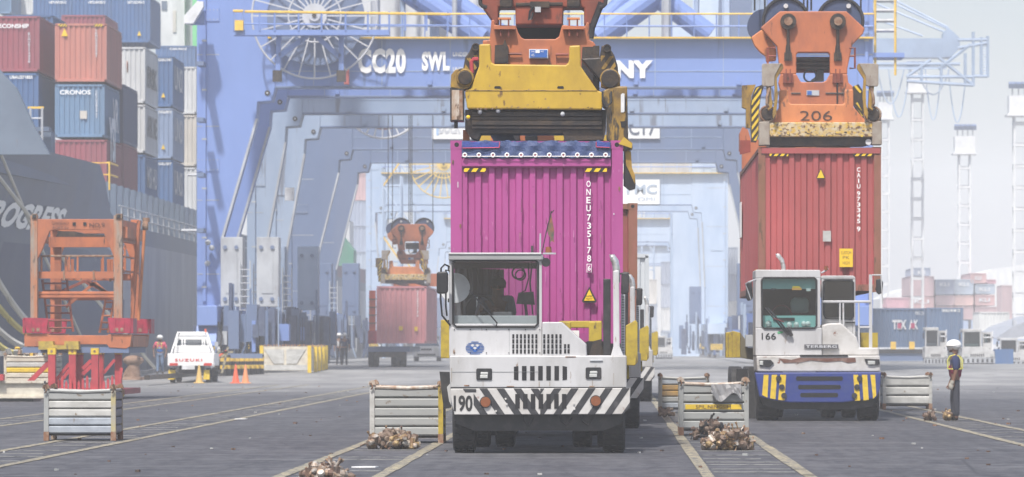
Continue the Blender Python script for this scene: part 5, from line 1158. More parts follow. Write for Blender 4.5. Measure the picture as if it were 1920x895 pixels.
    fb.cbox(L0+hd+fw*.093*scale-Vector((0, 0, .055))*scale, (.04*scale, .012, .008), darkorange, Matrix.Rotation(face, 3, 'Z')); fb.build('face', t, smooth=True)
    hb_ = MB(); hb_.ball(L0+hd+Vector((0, 0, .03))*scale, .112*scale, mat('black hair', (.012, .01, .01), .8), 14, 8, (1, 1.05, .8)); hb_.build('hair', t, smooth=True)
    if helm:
        h = MB(); h.ball(L0+hd+Vector((0, 0, .045))*scale, .135*scale, mats.get('helmet', helmet), 16, 10, (1, 1.12, .82)); h.cyl(L0+hd+Vector((0, 0, .03))*scale+fw*.03, L0+hd+Vector((0, 0, .045))*scale+fw*.03, .155*scale, mats.get('helmet', helmet), n=20); h.build('helmet', t, smooth=False)
    if vest:
        skinned('vest', ['chest', 'waist', 'pelvis'], [('chest', 'waist'), ('waist', 'pelvis')], vest, .028, t, {**rad, 'chest': .165})
        v_ = MB(); c0, c1_, c2_ = L0+J['chest'], L0+J['waist'], L0+J['pelvis']
        for s_ in (-1, 1):
            for sg in (-1, 1): v_.tube([c0+Vector((s_*.085, sg*.09, .13))*scale, c0+Vector((s_*.085, sg*.135, .05))*scale, c0+Vector((s_*.08, sg*.13, -.12))*scale], .011*scale, reflect, 6)
            v_.tube([c0+Vector((s_*.085, .09, .13))*scale, c0+Vector((s_*.085, 0, .155))*scale, c0+Vector((s_*.085, -.09, .13))*scale], .011*scale, reflect, 6)
        pts = [c0+Vector((math.cos(a*math.pi/10)*.145, math.sin(a*math.pi/10)*.128, -.12))*scale for a in range(21)]
        v_.tube(pts, .013*scale, reflect, 6); v_.build('reflective_tape', t)
    return t
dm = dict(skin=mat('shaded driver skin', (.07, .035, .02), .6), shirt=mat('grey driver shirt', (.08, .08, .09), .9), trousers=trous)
Yd = D+.22+.62
dx_ = W(931, 0, Yd).x
sitp = dict(pelvis=(0, 0, .45), waist=(0, -.02, .58), chest=(0, -.05, .82), neck=(0, -.06, .97), head0=(.01, -.08, 1.04), head1=(.02, -.10, 1.13), top=(.02, -.09, 1.21), shl=(-.19, -.04, .92), shr=(.19, -.04, .92), ell=(-.26, -.18, .68), elr=(.22, -.20, .68), wrl=(-.22, -.38, .78), wrr=(.05, -.38, .76),
            hpl=(-.1, 0, .44), hpr=(.1, 0, .44), knl=(-.13, -.38, .46), knr=(.13, -.38, .46), anl=(-.13, -.40, .10), anr=(.13, -.40, .10), tol=(-.14, -.5, .04), tor=(.14, -.5, .04))
person('driver with curly dark hair leaning behind the windscreen of truck 190', (dx_, Yd+.25, 2.31-1.13), sitp, dm, helm=False)

# trailers
def trailer(X, Y, label, length=12.3):
    t = thing('trailer', label, 'trailer', (X, Y, 0), 'trailers behind the queueing trucks')
    b = MB()
    for s_ in (-.55, .55): b.box(X+s_-.09, X+s_+.09, Y, Y+length, .98, 1.42, grease)
    for k in range(6): b.box(X-1.15, X+1.15, Y+.3+k*2.3, Y+.5+k*2.3, 1.26, 1.43, grease)
    b.build('chassis', t)
    for k, yy in enumerate((Y+9.2, Y+10.5)):
        b = MB(); b.cyl((X-.9, yy, .5), (X+.9, yy, .5), .07, grease); b.build('axle', t)
        for off in (-1.05, -.72, .72, 1.05):
            b = MB(); b.wheelx((X+off, yy, .5), .5, .26, black, grease, 22, lug=False); b.build('wheel', t)
    for yy in (Y+.3, Y+4.2, Y+8.1, Y+11.6):
        for s_ in (-1, 1):
            b = MB(); x0 = X+s_*1.27
            b.prism([(x0-s_*.10, 1.19), (x0+s_*.03, 1.19), (x0+s_*.07, 1.24), (x0+s_*.07, 1.80), (x0+s_*.04, 1.84), (x0-s_*.10, 1.76)], 'y', yy, yy+.6, yellowg)
            b.prism([(x0-s_*.2, 1.0), (x0-s_*.05, 1.0), (x0-s_*.05, 1.185), (x0-s_*.2, 1.185)], 'y', yy+.2, yy+.4, yellowg)
            b.build('container_guide', t, bevel=.01)
    return t
T1 = trailer(CX, D+2.4, 'long trailer with yellow flared guides behind truck 190')
b = MB(); Yg = D+2.1     # gooseneck guide posts standing in front of the magenta container
b.pbox(1048, 602, 1128, 615, Yg, .25, yellowg); b.pbox(1104, 604, 1128, 661, Yg-.05, .3, yellowg); b.pbox(1048, 604, 1070, 625, Yg-.02, .28, yellowg); b.build('gooseneck_guide', T1, bevel=.01); b = MB(); b.pbox(846, 604, 870, 640, Yg, .25, yellowg); b.build('gooseneck_guide', T1, bevel=.01)
b = MB(); b.pbox(826.5, 600, 843, 672, D+1.7, .45, yellowg); b.build('container_guide', T1, bevel=.01)

# trucks queueing behind: copies of the whole truck without its number
def queue_truck(dx, D2, label):
    t = copy_tree(tr, (CX+dx, D2, 0), skip=('lettering',)); t['label'] = label
    for ch in t.children_recursive:
        if 'label' in ch: del ch['label']
    return t
CX2 = .535-1.225; queue_truck(CX2-CX, 73.4, 'second white terminal truck in the lane, mostly hidden behind truck 190')
CX3 = -.15; queue_truck(CX3-CX, 108, 'third terminal truck in the lane, barely showing past the second one')
def copy_trailer(x, y, label):
    t = copy_tree(T1, (x, y, 0), skip=('gooseneck_guide',)); t['label'] = label
copy_trailer(CX2, 75.8, 'trailer of the second truck with yellow guides showing at its right')
copy_trailer(CX3, 110.4, 'trailer of the third truck with a small yellow guide at its right')
q1 = container(W(1195, 0, 77).x-2.44, 77, 1.5, 12.19, 2.44, 2.6, mat('brown red container', (.26, .07, .06), .6, wear=(.2, .07, .05), amt=.48, scale=1.5, wear2=(.12, .06, .04), amt2=.35), 'brownish red container on the second trailer, showing past the magenta one', 'containers in the queue', nf=9, ns=40, castings=True, post=.16, frame=rustpost)
q2 = container(W(1217, 0, 113).x-2.44, 113, 1.45, 12.19, 2.44, 2.5, mat('pale grey container', (.50, .53, .55), .55), 'pale grey box on the third trailer right of the brownish red container', 'containers in the queue', nf=9, ns=40)
m = MB(); m.pprism([(1195, 522), (1208, 522), (1209, 552), (1196, 553)], 100, .1, blackp); m.pbox(1198, 526, 1206, 537, 99.98, .02, steelw); m.tube([W(1190, 536, 100), W(1207, 536, 100)], .02, steelw, 5)
# mirror showing beside the pale grey box belongs to the third truck; it stays with that truck's copy
# ================================================================ TERMINAL TRUCK 166
E_ = 80.8; CE = (1533.5-VX)*E_/F
def truck166():
    t = thing('terminal_truck', 'white terminal truck numbered 166 with a blue bumper and rusted front edge', 'truck', (CE, E_, 0), 'terminal trucks under the cranes')
    Y = E_+.25
    # cab with window opening
    b = MB()
    b.pprism([(1416.5, 508), (1418, 506), (1537, 506.5), (1538.5, 510), (1538.5, 522), (1416.5, 522)], Y, 1.7, white)
    b.pbox(1416.5, 522, 1429, 615, Y, .14, white); b.pbox(1530, 522, 1538.5, 615, Y, .14, white); b.pbox(1416.5, 615, 1541, 667, Y, .12, white)
    b.pbox(1416.5, 522, 1419, 667, Y+.14, 1.5, white); b.pbox(1536, 522, 1538.5, 667, Y+.14, 1.5, white); b.pbox(1419, 522, 1536, 667, Y+1.6, .05, cabin)
    cab = b.build('cab', t, bevel=.02)
    o_ = [(1428, 526), (1432, 521), (1527, 521), (1531, 525), (1531, 611), (1527, 615.5), (1433, 616), (1429, 612)]
    g = MB(); P = [W(x, y, Y-.01) for x, y in o_]; g.tube(P+[P[0]], .018, black, 6); g.build('windscreen_seal', t)
    g = MB(); g.add([W(x, y, Y+.02) for x, y in o_], [tuple(range(8))], tealglass); g.build('windscreen', t)
    b = MB(); b.pbox(1429, 522, 1530, 542, Y+.1, .03, teal); b.pprism([(1446, 541), (1456, 541), (1455, 545), (1447, 545)], Y+.08, .02, blackp); b.build('sun_visor', t)
    b = MB(); b.pbox(1485, 540, 1503, 544, Y+.06, .02, mat('orange sticker', (.8, .35, .08), .5)); b.pbox(1486, 537, 1500, 540.5, Y+.06, .02, signy); b.pbox(1512, 541, 1520, 546, Y+.06, .02, steelw); b.build('visor_sticker', t)
    b = MB(); b.pbox(1430, 592, 1530, 616, Y+.15, .35, teal); b.pbox(1450, 596, 1490, 602, Y+.13, .1, blackp); b.build('dashboard', t)
    b = MB(); b.pprism([(1484, 587), (1482, 566), (1488, 558), (1512, 558), (1518, 566), (1516, 587)], Y+.9, .2, mat('pale seat cover', (.5, .53, .55), .8)); b.build('seat', t, bevel=.04)
    b = MB(); b.ring(W(1465, 592, Y+.5), .2, .015, mat('dark red wheel rim', (.15, .03, .03), .5), n=24); b.build('steering_wheel', t)
    for x, y, r in ((1441, 607, .06), (1480, 609, .055), (1493, 609, .055), (1507, 607, .05), (1515, 607, .05)):
        b = MB(); c_ = W(x, y, Y+.1); b.ball(c_, r, steelw, 12, 8); b.build('white_ornament', t, smooth=True)
    b = MB()
    for dx in (0, 4): b.tube([W(1434+dx, 577, Y-.06), W(1452+dx*1.5, 598, Y-.09), W(1478+dx, 629, Y-.07)], .018, blackp, 6)
    b.tube([W(1450, 597, Y-.1), W(1470, 604, Y-.1)], .012, mat('dark red wheel rim', (.15, .03, .03)), 5); b.tube([W(1478, 614, Y-.08), W(1485, 630, Y-.05)], .03, blackp, 6); b.build('wiper', t)
    b = MB(); b.ptext('166', 1428, 624.5, 1455, 637, Y-.008, ktext, bold=.012); b.build('lettering', cab)
    b = MB(); b.pprism([(1458, 622), (1468, 621.5), (1468, 625), (1458, 626)], Y-.008, .004, mat('green sticker', (.1, .45, .2), .5)); b.build('green_sticker', cab)
    # side door section set back, with window
    b = MB(); Yd_ = Y+.5
    b.pprism([(1540, 520), (1542, 517), (1600, 517), (1604, 521), (1604, 524), (1540, 524)], Yd_, 1.2, white); b.pbox(1540, 524, 1546, 600, Yd_, .1, white); b.pbox(1599, 524, 1604, 600, Yd_, .1, white); b.pbox(1546, 598, 1599, 664, Yd_, .1, white); b.pbox(1540, 600, 1546, 660, Yd_, .1, white); b.pbox(1599, 600, 1604, 652, Yd_, .1, white); b.pbox(1546, 524, 1600, 600, Yd_+1.1, .05, cabin)
    dr = b.build('door', t, bevel=.015); b = MB(); b.pbox(1585, 604, 1603, 606, Yd_-.02, .03, blackp); b.build('door_handle', dr)
    o2 = [(1544, 529), (1547, 526), (1597, 526), (1600, 530), (1600, 594), (1597, 598), (1549, 597), (1545, 591)]
    g = MB(); P = [W(x, y, Yd_-.01) for x, y in o2]; g.tube(P+[P[0]], .018, black, 6); g.add([W(x, y, Yd_+.02) for x, y in o2], [tuple(range(8))], WG); g.build('side_window', t)
    # hood sloping to the right, rust streaked
    b = MB(); b.pprism([(1541, 610), (1556, 606), (1577, 606), (1606, 632), (1612, 652), (1648, 652), (1649, 667), (1541, 667)], Y+.05, 1.4, rustywhite); b.build('engine_hood', t, bevel=.03)
    b = MB(); b.pbox(1508, 646, 1572, 654, Y-.02, .03, mat('badge plate', (.10, .10, .11), .5)); b.ptext('TERBERG', 1511, 647.5, 1569, 652.5, Y-.026, ltext, bold=.02, spacing=1.1); b.build('badge', t)
    b = MB(); b.pprism([(1418, 668), (1650, 667), (1651, 697), (1420, 697)], E_+.08, 1.9, rustywhite); b.build('front_body', t, bevel=.02)
    b = MB(); b.pprism([(1460, 672), (1484, 675), (1500, 671), (1540, 672), (1604, 671), (1605, 679), (1590, 681), (1578, 677), (1550, 679), (1520, 676), (1500, 680), (1470, 681)], E_+.07, .02, mat('bare rust', (.15, .07, .05), .85, wear=(.25, .17, .14), amt=.45, scale=8)); b.build('rust_patch', t)
    b = MB(); b.pbox(1500, 665.5, 1590, 668, E_+.05, .05, darkgap); b.build('seam', t)
    for pts, l in (([(1423, 675), (1445, 675), (1451, 681), (1443, 689), (1424, 686)], (1424, 1431)), ([(1621, 673), (1649, 674), (1649, 684), (1634, 685), (1624, 680)], (1627, 1641))):
        b = MB(); b.pprism(pts, E_+.05, .05, blackp); h = b.build('headlight', t); b = MB(); b.pbox(l[0], 677, l[1], 684 if l[0] > 1500 else 685, E_+.035, .02, lampg); b.build('lens', h, bevel=.01)
    # blue bumper
    b = MB(); b.pprism([(1415, 699), (1652, 698), (1650, 730), (1643, 747), (1612, 751), (1580, 755), (1480, 755), (1452, 751), (1424, 744), (1420, 725)], E_, .30, deepblue); bu = b.build('bumper', t, bevel=.02)
    b = MB()
    for y0, x0, x1 in ((706, 1492, 1581), (722, 1496, 1577), (737, 1500, 1572)): b.pprism([(x0+2, y0), (x1-2, y0), (x1, y0+4), (x1-2, y0+8), (x0+2, y0+8), (x0, y0+4)], E_-.006, .03, darkgap)
    b.build('grille_slots', bu)
    for pts in ([(1432, 703), (1441, 703), (1439, 746), (1429, 741)], [(1447, 703), (1457, 703), (1454, 749), (1444, 747)], [(1463, 703), (1474, 703), (1471, 751), (1459, 750)],
                [(1600, 703), (1609, 703), (1613, 751), (1603, 752)], [(1616, 703), (1626, 703), (1629, 750), (1619, 751)], [(1632, 703), (1641, 703), (1643, 742), (1637, 748)]): b = MB(); b.pprism(pts, E_-.008, .02, yellow); b.build('yellow_bar', bu)
    for x, y in ((1460, 710), (1466, 726), (1470, 742), (1612, 710), (1607, 726), (1602, 742)): b = MB(); b.cyl(W(x, y, E_-.03), W(x, y, E_), .055, blackp, n=14); b.build('marker_lamp', bu)
    # handrails and platform
    b = MB(); yr = E_+.5
    b.pbox(1629.5, 515, 1635.5, 654, yr, .06, white); b.build('rail_post', t)
    b = MB()
    for a, c_, r in (((1541, 566), (1632, 566), .025), ((1575, 566), (1575, 628), .018), ((1581, 566), (1582, 628), .018), ((1610, 566), (1611, 652), .018), ((1610, 614), (1630, 614), .018), ((1635, 516), (1652, 516), .014), ((1652, 516), (1655, 570), .012)): b.tube([W(*a, yr), W(*c_, yr)], r, white, 6)
    b.build('handrail', t)
    b = MB(); b.pbox(1614, 624, 1646, 652, E_+2.2, .3, yellowg); b.build('container_guide', t)
    m = MB(); m.pprism([(1400, 530), (1410, 528), (1411, 562), (1402, 565), (1398, 556)], Y+.1, .12, blackp); m.build('mirror', t, bevel=.02)
    m = MB(); m.tube([W(1418, 524, Y), W(1404, 529, Y), W(1398, 533, Y+.1)], .014, crgrey, 5); m.tube([W(1398, 533, Y+.1), W(1408, 562, Y+.1)], .01, crgrey, 5); m.build('mirror_arm', t)
    m = MB(); m.pprism([(1643, 524), (1652, 522), (1656, 530), (1655, 549), (1648, 553), (1643, 548)], yr, .12, blackp); m.build('mirror', t, bevel=.02)
    m = MB(); m.tube([W(1455, 480, E_+1.9), W(1459, 479, E_+1.9), W(1466, 488, E_+1.9), W(1469, 500, E_+1.9), W(1469, 512, E_+1.9)], .045, chrome, 12); m.build('exhaust_pipe', t, smooth=True)
    m = MB(); m.cyl(W(1549, 507, Y+.3), W(1549, 499, Y+.3), .04, amber, n=12); m.tube([W(1540, 512, Y+.3), W(1553, 504, Y+.3)], .02, crgrey, 5); m.build('beacon', t)
    # undercarriage and wheels
    m = MB(); m.pprism([(1425, 745), (1640, 748), (1636, 762), (1600, 768), (1460, 768), (1432, 760)], E_+.2, .2, blackp); m.box(CE-.45, CE-.3, E_+.2, E_+5, .6, .85, grease); m.box(CE+.3, CE+.45, E_+.2, E_+5, .6, .85, grease); m.cyl((CE-.8, E_+.8, .5), (CE+.8, E_+.8, .5), .09, grease); m.cyl((CE-.9, E_+4, .5), (CE+.9, E_+4, .5), .11, grease)
    for k in range(4): m.tube([(CE-.7+k*.2, E_+.5, .55), (CE-.66+k*.2, E_+.5, .33+.04*k), (CE-.55+k*.2, E_+.6, .5)], .015, blackp, 5)
    m.build('chassis', t)
    for x0, x1 in ((1417, 1459), (1608, 1646)):
        a, c_ = W(x0, 0, E_+.8), W(x1, 0, E_+.8); m = MB(); m.wheelx(((a.x+c_.x)/2, E_+.85, .52), .52, c_.x-a.x, black, grease, 30); w_ = m.build('wheel', t)
        m = MB(); m.cyl(((a.x+c_.x)/2-.1, E_+.85, .52), ((a.x+c_.x)/2+.1, E_+.85, .52), .3, grease, n=20); m.build('rim', w_)
    for off in (-1.0, -.66, .40, .82): m = MB(); m.wheelx((CE+off, E_+4.0, .5), .5, .28, black, grease, 24); m.build('wheel', t)
    return t
truck166()
T2 = thing('trailer', 'trailer with a big yellow side guide behind truck 166', 'trailer', (CE, E_+2.4, 0), 'trailers under the red container')
b = MB()
for s_ in (-.55, .55): b.box(CE+s_-.09, CE+s_+.09, E_+2.4, E_+14.8, .95, 1.35, grease)
for k in range(6): b.box(CE-1.15, CE+1.15, E_+2.7+k*2.3, E_+2.9+k*2.3, 1.2, 1.36, grease)
b.build('chassis', T2)
for yy in (E_+11.6, E_+12.9):
    for off in (-1.25, -.92, .72, 1.05): b = MB(); b.wheelx((CE+off, yy, .5), .5, .26, black, grease, 22, lug=False); b.build('wheel', T2)
b = MB(); Yq_ = E_+3.2; b.pprism([(1361, 624), (1376, 621), (1388, 624), (1388, 671), (1361, 671)], Yq_, .5, yellowg); b.pprism([(1388, 624), (1400, 640), (1402, 652), (1418, 654), (1418, 676), (1388, 671)], Yq_+.02, .48, mat('dark olive guide', (.14, .12, .07), .7)); b.build('container_guide', T2, bevel=.01)
b = MB()
for x in (1365, 1372.5, 1380): b.pbox(x, 626, x+.8, 669, Yq_-.01, .02, dirtyyellow)
b.build('guide_ribs', T2)
b = MB(); b.pbox(1381, 692, 1402, 716, E_+3, .5, blackp); b.pbox(1404, 690, 1417, 785, E_+2, .1, black); b.build('mudguard', T2)
b = MB(); b.pbox(1398, 628, 1416, 650, E_+2.8, .4, crgrey); b.build('air_tank', T2)

# ================================================================ SPREADERS
def ropes(t, xs, y0, Y, r=.02, top=40, m=blackp):
    for x in xs:
        b = MB(); p = W(x, y0, Y); b.tube([p, (p.x, Y, top)], r, m, 6); b.build('hoist_rope', t)
# 1 - yellow spreader over the magenta container
ys1 = 59.6
sp = thing('spreader', 'orange and yellow crane spreader gripping the magenta container', 'crane spreader', (W(1006, 0, 65).x, 65, W(0, 262, 60).z), 'crane spreaders over the trucks')
b = MB(); b.pprism([(898.5, 83), (919.5, 82.5), (920.5, 113), (922, 118), (928, 120.5), (1060.5, 122), (1065, 119), (1067, 112), (1067.5, 86), (1088, 85), (1089, 125), (1120, 170), (1129, 173), (1129, 206), (876, 204), (871.5, 172), (883, 165), (898, 125)], ys1, .35, spyellow)
yp = b.build('yellow_end_frame', sp, bevel=.02)
b = MB()
for x0, x1 in ((927, 939), (1045, 1057)): b.pprism([(x0, 163), (x0+2, 161.8), (x1-1, 161.8), (x1, 163.5), (x1, 166.5), (x0, 166)], ys1-.006, .03, darkgap)
b.tube([W(873, 170, ys1-.004), W(1120, 170, ys1-.004)], .006, dirtyyellow, 4); b.build('slots', yp)
rs = random.Random(9); b = MB()
for k in range(26):
    x = rs.uniform(880, 1120); y = 204-abs(rs.gauss(0, 3)) if k > 4 else rs.uniform(150, 195); w_ = rs.uniform(1, 5); h_ = rs.uniform(.7, 3); b.pprism([(x, y), (x+w_, y-rs.uniform(0, 2)), (x+w_*.8, y+h_), (x-1, y+h_*.6)], ys1-.003, .003, rustp)
b.build('paint_chips', yp)
b = MB(); b.pprism([(905, 76), (918, 75), (921.5, 37), (927.5, 38), (928, 47), (967, 48), (972, 62), (977, 70), (983, 73.5), (1041, 73.5), (1048, 69), (1054, 47), (1096, 50), (1101, 41), (1104.5, 43), (1105, 75), (1113, 79), (1116.5, 84), (1118, 160), (905, 160)], 62.2, .5, orange)
ob = b.build('head_frame', sp, bevel=.03)
for x in (946, 1075):
    b = MB(); q = 62.1
    b.pbox(x-9, 36, x-6, 68, q, .06, darkorange); b.pbox(x+6, 36, x+9, 68, q, .06, darkorange); b.pbox(x-12, 33, x+12, 37, q, .1, orangel); b.pbox(x-20, 49, x+20, 55, q-.03, .12, orange); b.build('locking_bracket', sp)
b = MB(); b.pprism([(928, 85), (943, 84), (947, 74), (951, 85), (953, 88), (953, 118), (927, 118)], 62.1, .1, grease); b.build('cover_plate', sp)
b = MB(); b.pprism([(1092, 88), (1112, 88), (1114, 96), (1114, 155), (1108, 150), (1090, 128)], 62.1, .12, grease); b.build('cover_plate', sp)
b = MB()
for x0, x1, y in ((953, 978, 101), (1042, 1066, 102)): b.tube([W(x0, y, 62.15), W(x1, y, 62.15)], .02, darkorange, 5)
b.pbox(1043, 102, 1044, 122, 62.19, .02, darkorange); b.build('weld_seams', sp)
b = MB(); b.pbox(992, 92.5, 1027.5, 109.5, 62.12, .08, steelw); b.pbox(993.5, 94, 1026, 108, 62.11, .02, mat('plate blue', (.04, .13, .42), .5)); b.ptext('SWL', 996, 95.5, 1003, 98.5, 62.105, wtext); b.pbox(1004, 94.5, 1012, 99.5, 62.105, .01, wtext); b.ptext('MT', 1014, 95.5, 1020, 98.5, 62.105, wtext); b.ptext('45', 996, 101, 1002, 106, 62.105, ltext); b.build('rating_plate', sp)
# upper head block
b = MB(); b.pprism([(900, -40), (1136, -40), (1133, 6), (1112, 47), (1095, 47), (1095, 16), (1090, 14), (1056, 14), (1055, 47), (967, 47), (966, 14), (935, 14), (934, 47), (928, 47), (905, 14)], 63.6, .6, darkorange); b.build('head_block', sp, bevel=.03)
b = MB(); b.pbox(967, -40, 1055, 47.5, 64.0, .4, mat('deep red steel', (.26, .04, .025), .55, wear=(.17, .035, .02), amt=.5, scale=3)); b.pbox(967, -40, 1055, 3, 63.8, .1, darkorange); b.build('centre_panel', sp)
for x0, x1 in ((937, 961), (1063, 1088)): b = MB(); b.pprism([(x0, -10), (x1, -10), (x1, 12), (x1-2, 14.5), (x0+2, 14.5), (x0, 12)], 63.5, .12, grease); b.build('hydraulic_cover', sp, bevel=.02)
b = MB(); b.tube([W(967, 9, 63.6), W(1055, 8, 63.6)], .03, grease, 6); b.pbox(994, 3, 1030, 14, 63.5, .2, grease); b.pbox(1003, 13, 1014, 23, 63.45, .2, crgrey); b.tube([W(1000, 13, 63.5), W(994, 22, 63.5), (W(992, 38, 63.5)), W(996, 36, 63.5), W(999, 24, 63.5)], .02, blackp, 5); b.build('camera_bracket', sp)
b = MB(); b.pbox(967, 44, 1056, 74, 64.4, 2.0, darkgap); b.build('frame_gap', sp)
b = MB()
for s_, xs_ in ((-1, (901, 905, 913)), (1, (1135, 1131, 1124))): b.tube([W(xs_[0]+s_*2, -10, 63.4), W(xs_[0], 8, 63.4), W(xs_[1], 12, 63.4), W(xs_[2], 14, 63.4)], .03, blackp, 6)
b.tube([W(1128, 5, 63.5), W(1110, 52, 63.5), W(1107, 72, 63.5)], .05, blackp, 6); b.build('hydraulic_hose', sp)
# main telescopic beams and dark underside
b = MB(); b.pprism([(872, 206), (1137, 206), (1136, 240), (1131, 262), (1060, 264), (1055, 250), (900, 250), (895, 262), (882, 258), (872, 243)], ys1+.15, .7, grease)
z0_, z1_ = W(0, 245, 60).z, W(0, 206, 60).z
for s_ in (-.72, .4): b.box(W(1006, 0, 60).x+s_, W(1006, 0, 60).x+s_+.34, 60.2, 71, z0_+.02, z1_-.05, grease)
b.box(W(1006, 0, 60).x-1.2, W(1006, 0, 60).x+1.2, 71.2, 71.7, z0_, z1_+.2, spyellow); b.build('telescopic_beam', sp)
b = MB()
for y, r in ((214, .05), (222, .035), (231, .05), (239, .03)): b.tube([W(885, y, ys1+.12), W(1128, y+1, ys1+.12)], r, grease, 6)
for x, y in ((877, 221), (900, 210), (934, 208), (1055, 214)): b.ball(W(x, y, ys1+.05), .035, crgrey, 8, 6)
b.build('hydraulic_hose', sp)
for pts, mm in (([(920, 249), (935, 247), (945, 264), (920, 266)], orangel), ([(975, 254), (1038, 253), (1040, 266), (975, 266)], orange), ([(1060, 249), (1085, 250), (1100, 256), (1102, 266), (1056, 266)], orangel)): b = MB(); b.pprism(pts, 66, .5, mm); b.build('centring_plate', sp)
b = MB(); b.pbox(868, 244, 880, 266, 60, .2, orangel); b.build('centring_pin', sp)
b = MB()
for x in (996, 1078): b.cyl(W(x, 259, 65.98), W(x, 259, 66.2), .10, darkgap, n=18)
b.build('plate_hole', sp)
# outer arms: striped counterweights, corner knuckles, legs and the flipper
for pts in ([(868, 130), (872, 108), (880, 97), (886, 83), (894, 82), (898.5, 86), (898, 126), (884, 150), (870, 148)], [(1089, 110), (1124, 108), (1128, 85), (1142, 88), (1152, 104), (1158, 122), (1160, 140), (1148, 152), (1124, 150)]):
    b = MB(); b.pprism(pts, 60.6, .5, grease); st = b.build('counterweight', sp, bevel=.02)
    b = MB(); P = [(W(x, y, 60.59).x, W(x, y, 60.59).z) for x, y in (([(870, 134), (874, 110), (896, 102), (896, 126), (884, 138)]) if pts[0][0] < 900 else ([(1126, 104), (1150, 106), (1157, 132), (1128, 130)]))]
    b.bands(P, .13, .45, .7 if pts[0][0] < 900 else -.7, dirtyyellow, lambda u, v: (u, 60.59, v)); b.build('stripes', st)
b = MB(); b.tube([W(885, 137, 60.2), W(884, 116, 60.2), (W(888, 111.5, 60.2)), W(897, 111, 60.2)], .03, redst, 6); b.build('grab_handle', sp)
for x, y in ((892, 89), (1138, 91)): b = MB(); b.cyl(W(x, y, 60.5), W(x, y, 60.6), .045, blackp, n=12); b.ring(W(x, y, 60.5), .05, .014, grease, n=14); b.build('pivot_pin', sp)
b = MB(); b.pprism([(844.5, 164), (846, 140), (854, 131), (866, 128), (877, 130), (886, 138), (889, 152), (878, 166), (868, 168)], ys1+.02, .5, dirtyyellow); b.cyl(W(872, 146, ys1-.06), W(872, 146, ys1+.1), .10, grease, n=16); b.ring(W(872, 146, ys1), .11, .02, dirtyyellow, n=18); b.build('corner_knuckle', sp, bevel=.03)
b = MB(); b.pprism([(1126, 160), (1128, 145), (1138, 133), (1152, 131), (1162, 140), (1163, 160), (1150, 168)], ys1-.05, .55, dirtyyellow); b.cyl(W(1144, 148, ys1-.12), W(1144, 148, ys1+.1), .13, grease, n=16); b.ring(W(1144, 148, ys1-.06), .13, .02, dirtyyellow, n=18); b.build('corner_knuckle', sp, bevel=.03)
b = MB(); b.pprism([(844, 165), (869, 167), (869, 227), (844, 227)], ys1-.02, .4, grease); b.pprism([(847, 169), (861, 169), (861, 224), (847, 225)], ys1-.03, .02, rustwhite); b.pprism([(861, 170), (867, 170), (868, 225), (861, 225)], ys1-.028, .02, rustp); b.cyl(W(855, 228, ys1+.1), W(855, 241, ys1+.1), .028, grease, n=10); b.ball(W(878, 220, ys1), .03, signy, 8, 6); b.build('corner_leg', sp)
b = MB(); fx = [(1128, 172), (1146, 162), (1176, 162), (1178, 262), (1186, 268), (1186, 280), (1174, 284), (1150, 276), (1137, 262), (1137, 205), (1129, 200)]
b.pprism(fx, ys1-.10, .3, dirtyyellow); fp_ = b.build('flipper_arm', sp, bevel=.02)
b = MB(); b.pprism([(1167, 175), (1171, 176), (1172.5, 184), (1172.5, 208), (1169, 211), (1164, 211), (1164, 178)], ys1-.11, .03, steelw); b.pprism([(1163, 228), (1174, 227), (1174, 236), (1170, 240), (1165, 239)], ys1-.11, .03, darkgap); b.pprism([(1171, 177), (1173.5, 184), (1173.5, 208), (1171, 210)], ys1-.115, .03, darkgap); b.build('slots', fp_)
b = MB(); b.pprism([(1170, 257), (1186, 270), (1184, 278), (1160, 270)], ys1-.13, .03, spyellow); b.build('arrow_mark', fp_)
b = MB(); b.pprism([(1170, 282), (1182, 284), (1184, 316), (1190, 328), (1192, 345), (1191, 354), (1180, 357), (1169, 348)], ys1, .15, black); b.pprism([(1172, 283), (1183, 284), (1185, 315), (1191, 330), (1190, 345), (1180, 322), (1174, 310)], ys1-.02, .02, dirtyyellow); b.build('guide_flap', fp_)
b = MB(); b.tube([W(1130, 172, ys1-.15), W(1130, 190, ys1-.18), W(1137, 202, ys1-.18), W(1146, 192, ys1-.18), W(1146, 172, ys1-.15)], .015, blackp, 5); b.build('hydraulic_hose', sp)
b = MB(); b.pbox(1112, 86, 1124, 170, 60.8, .3, grease); b.build('side_bracket', sp)
ropes(sp, (930, 950, 1062, 1085), -30, 64.2, .018)

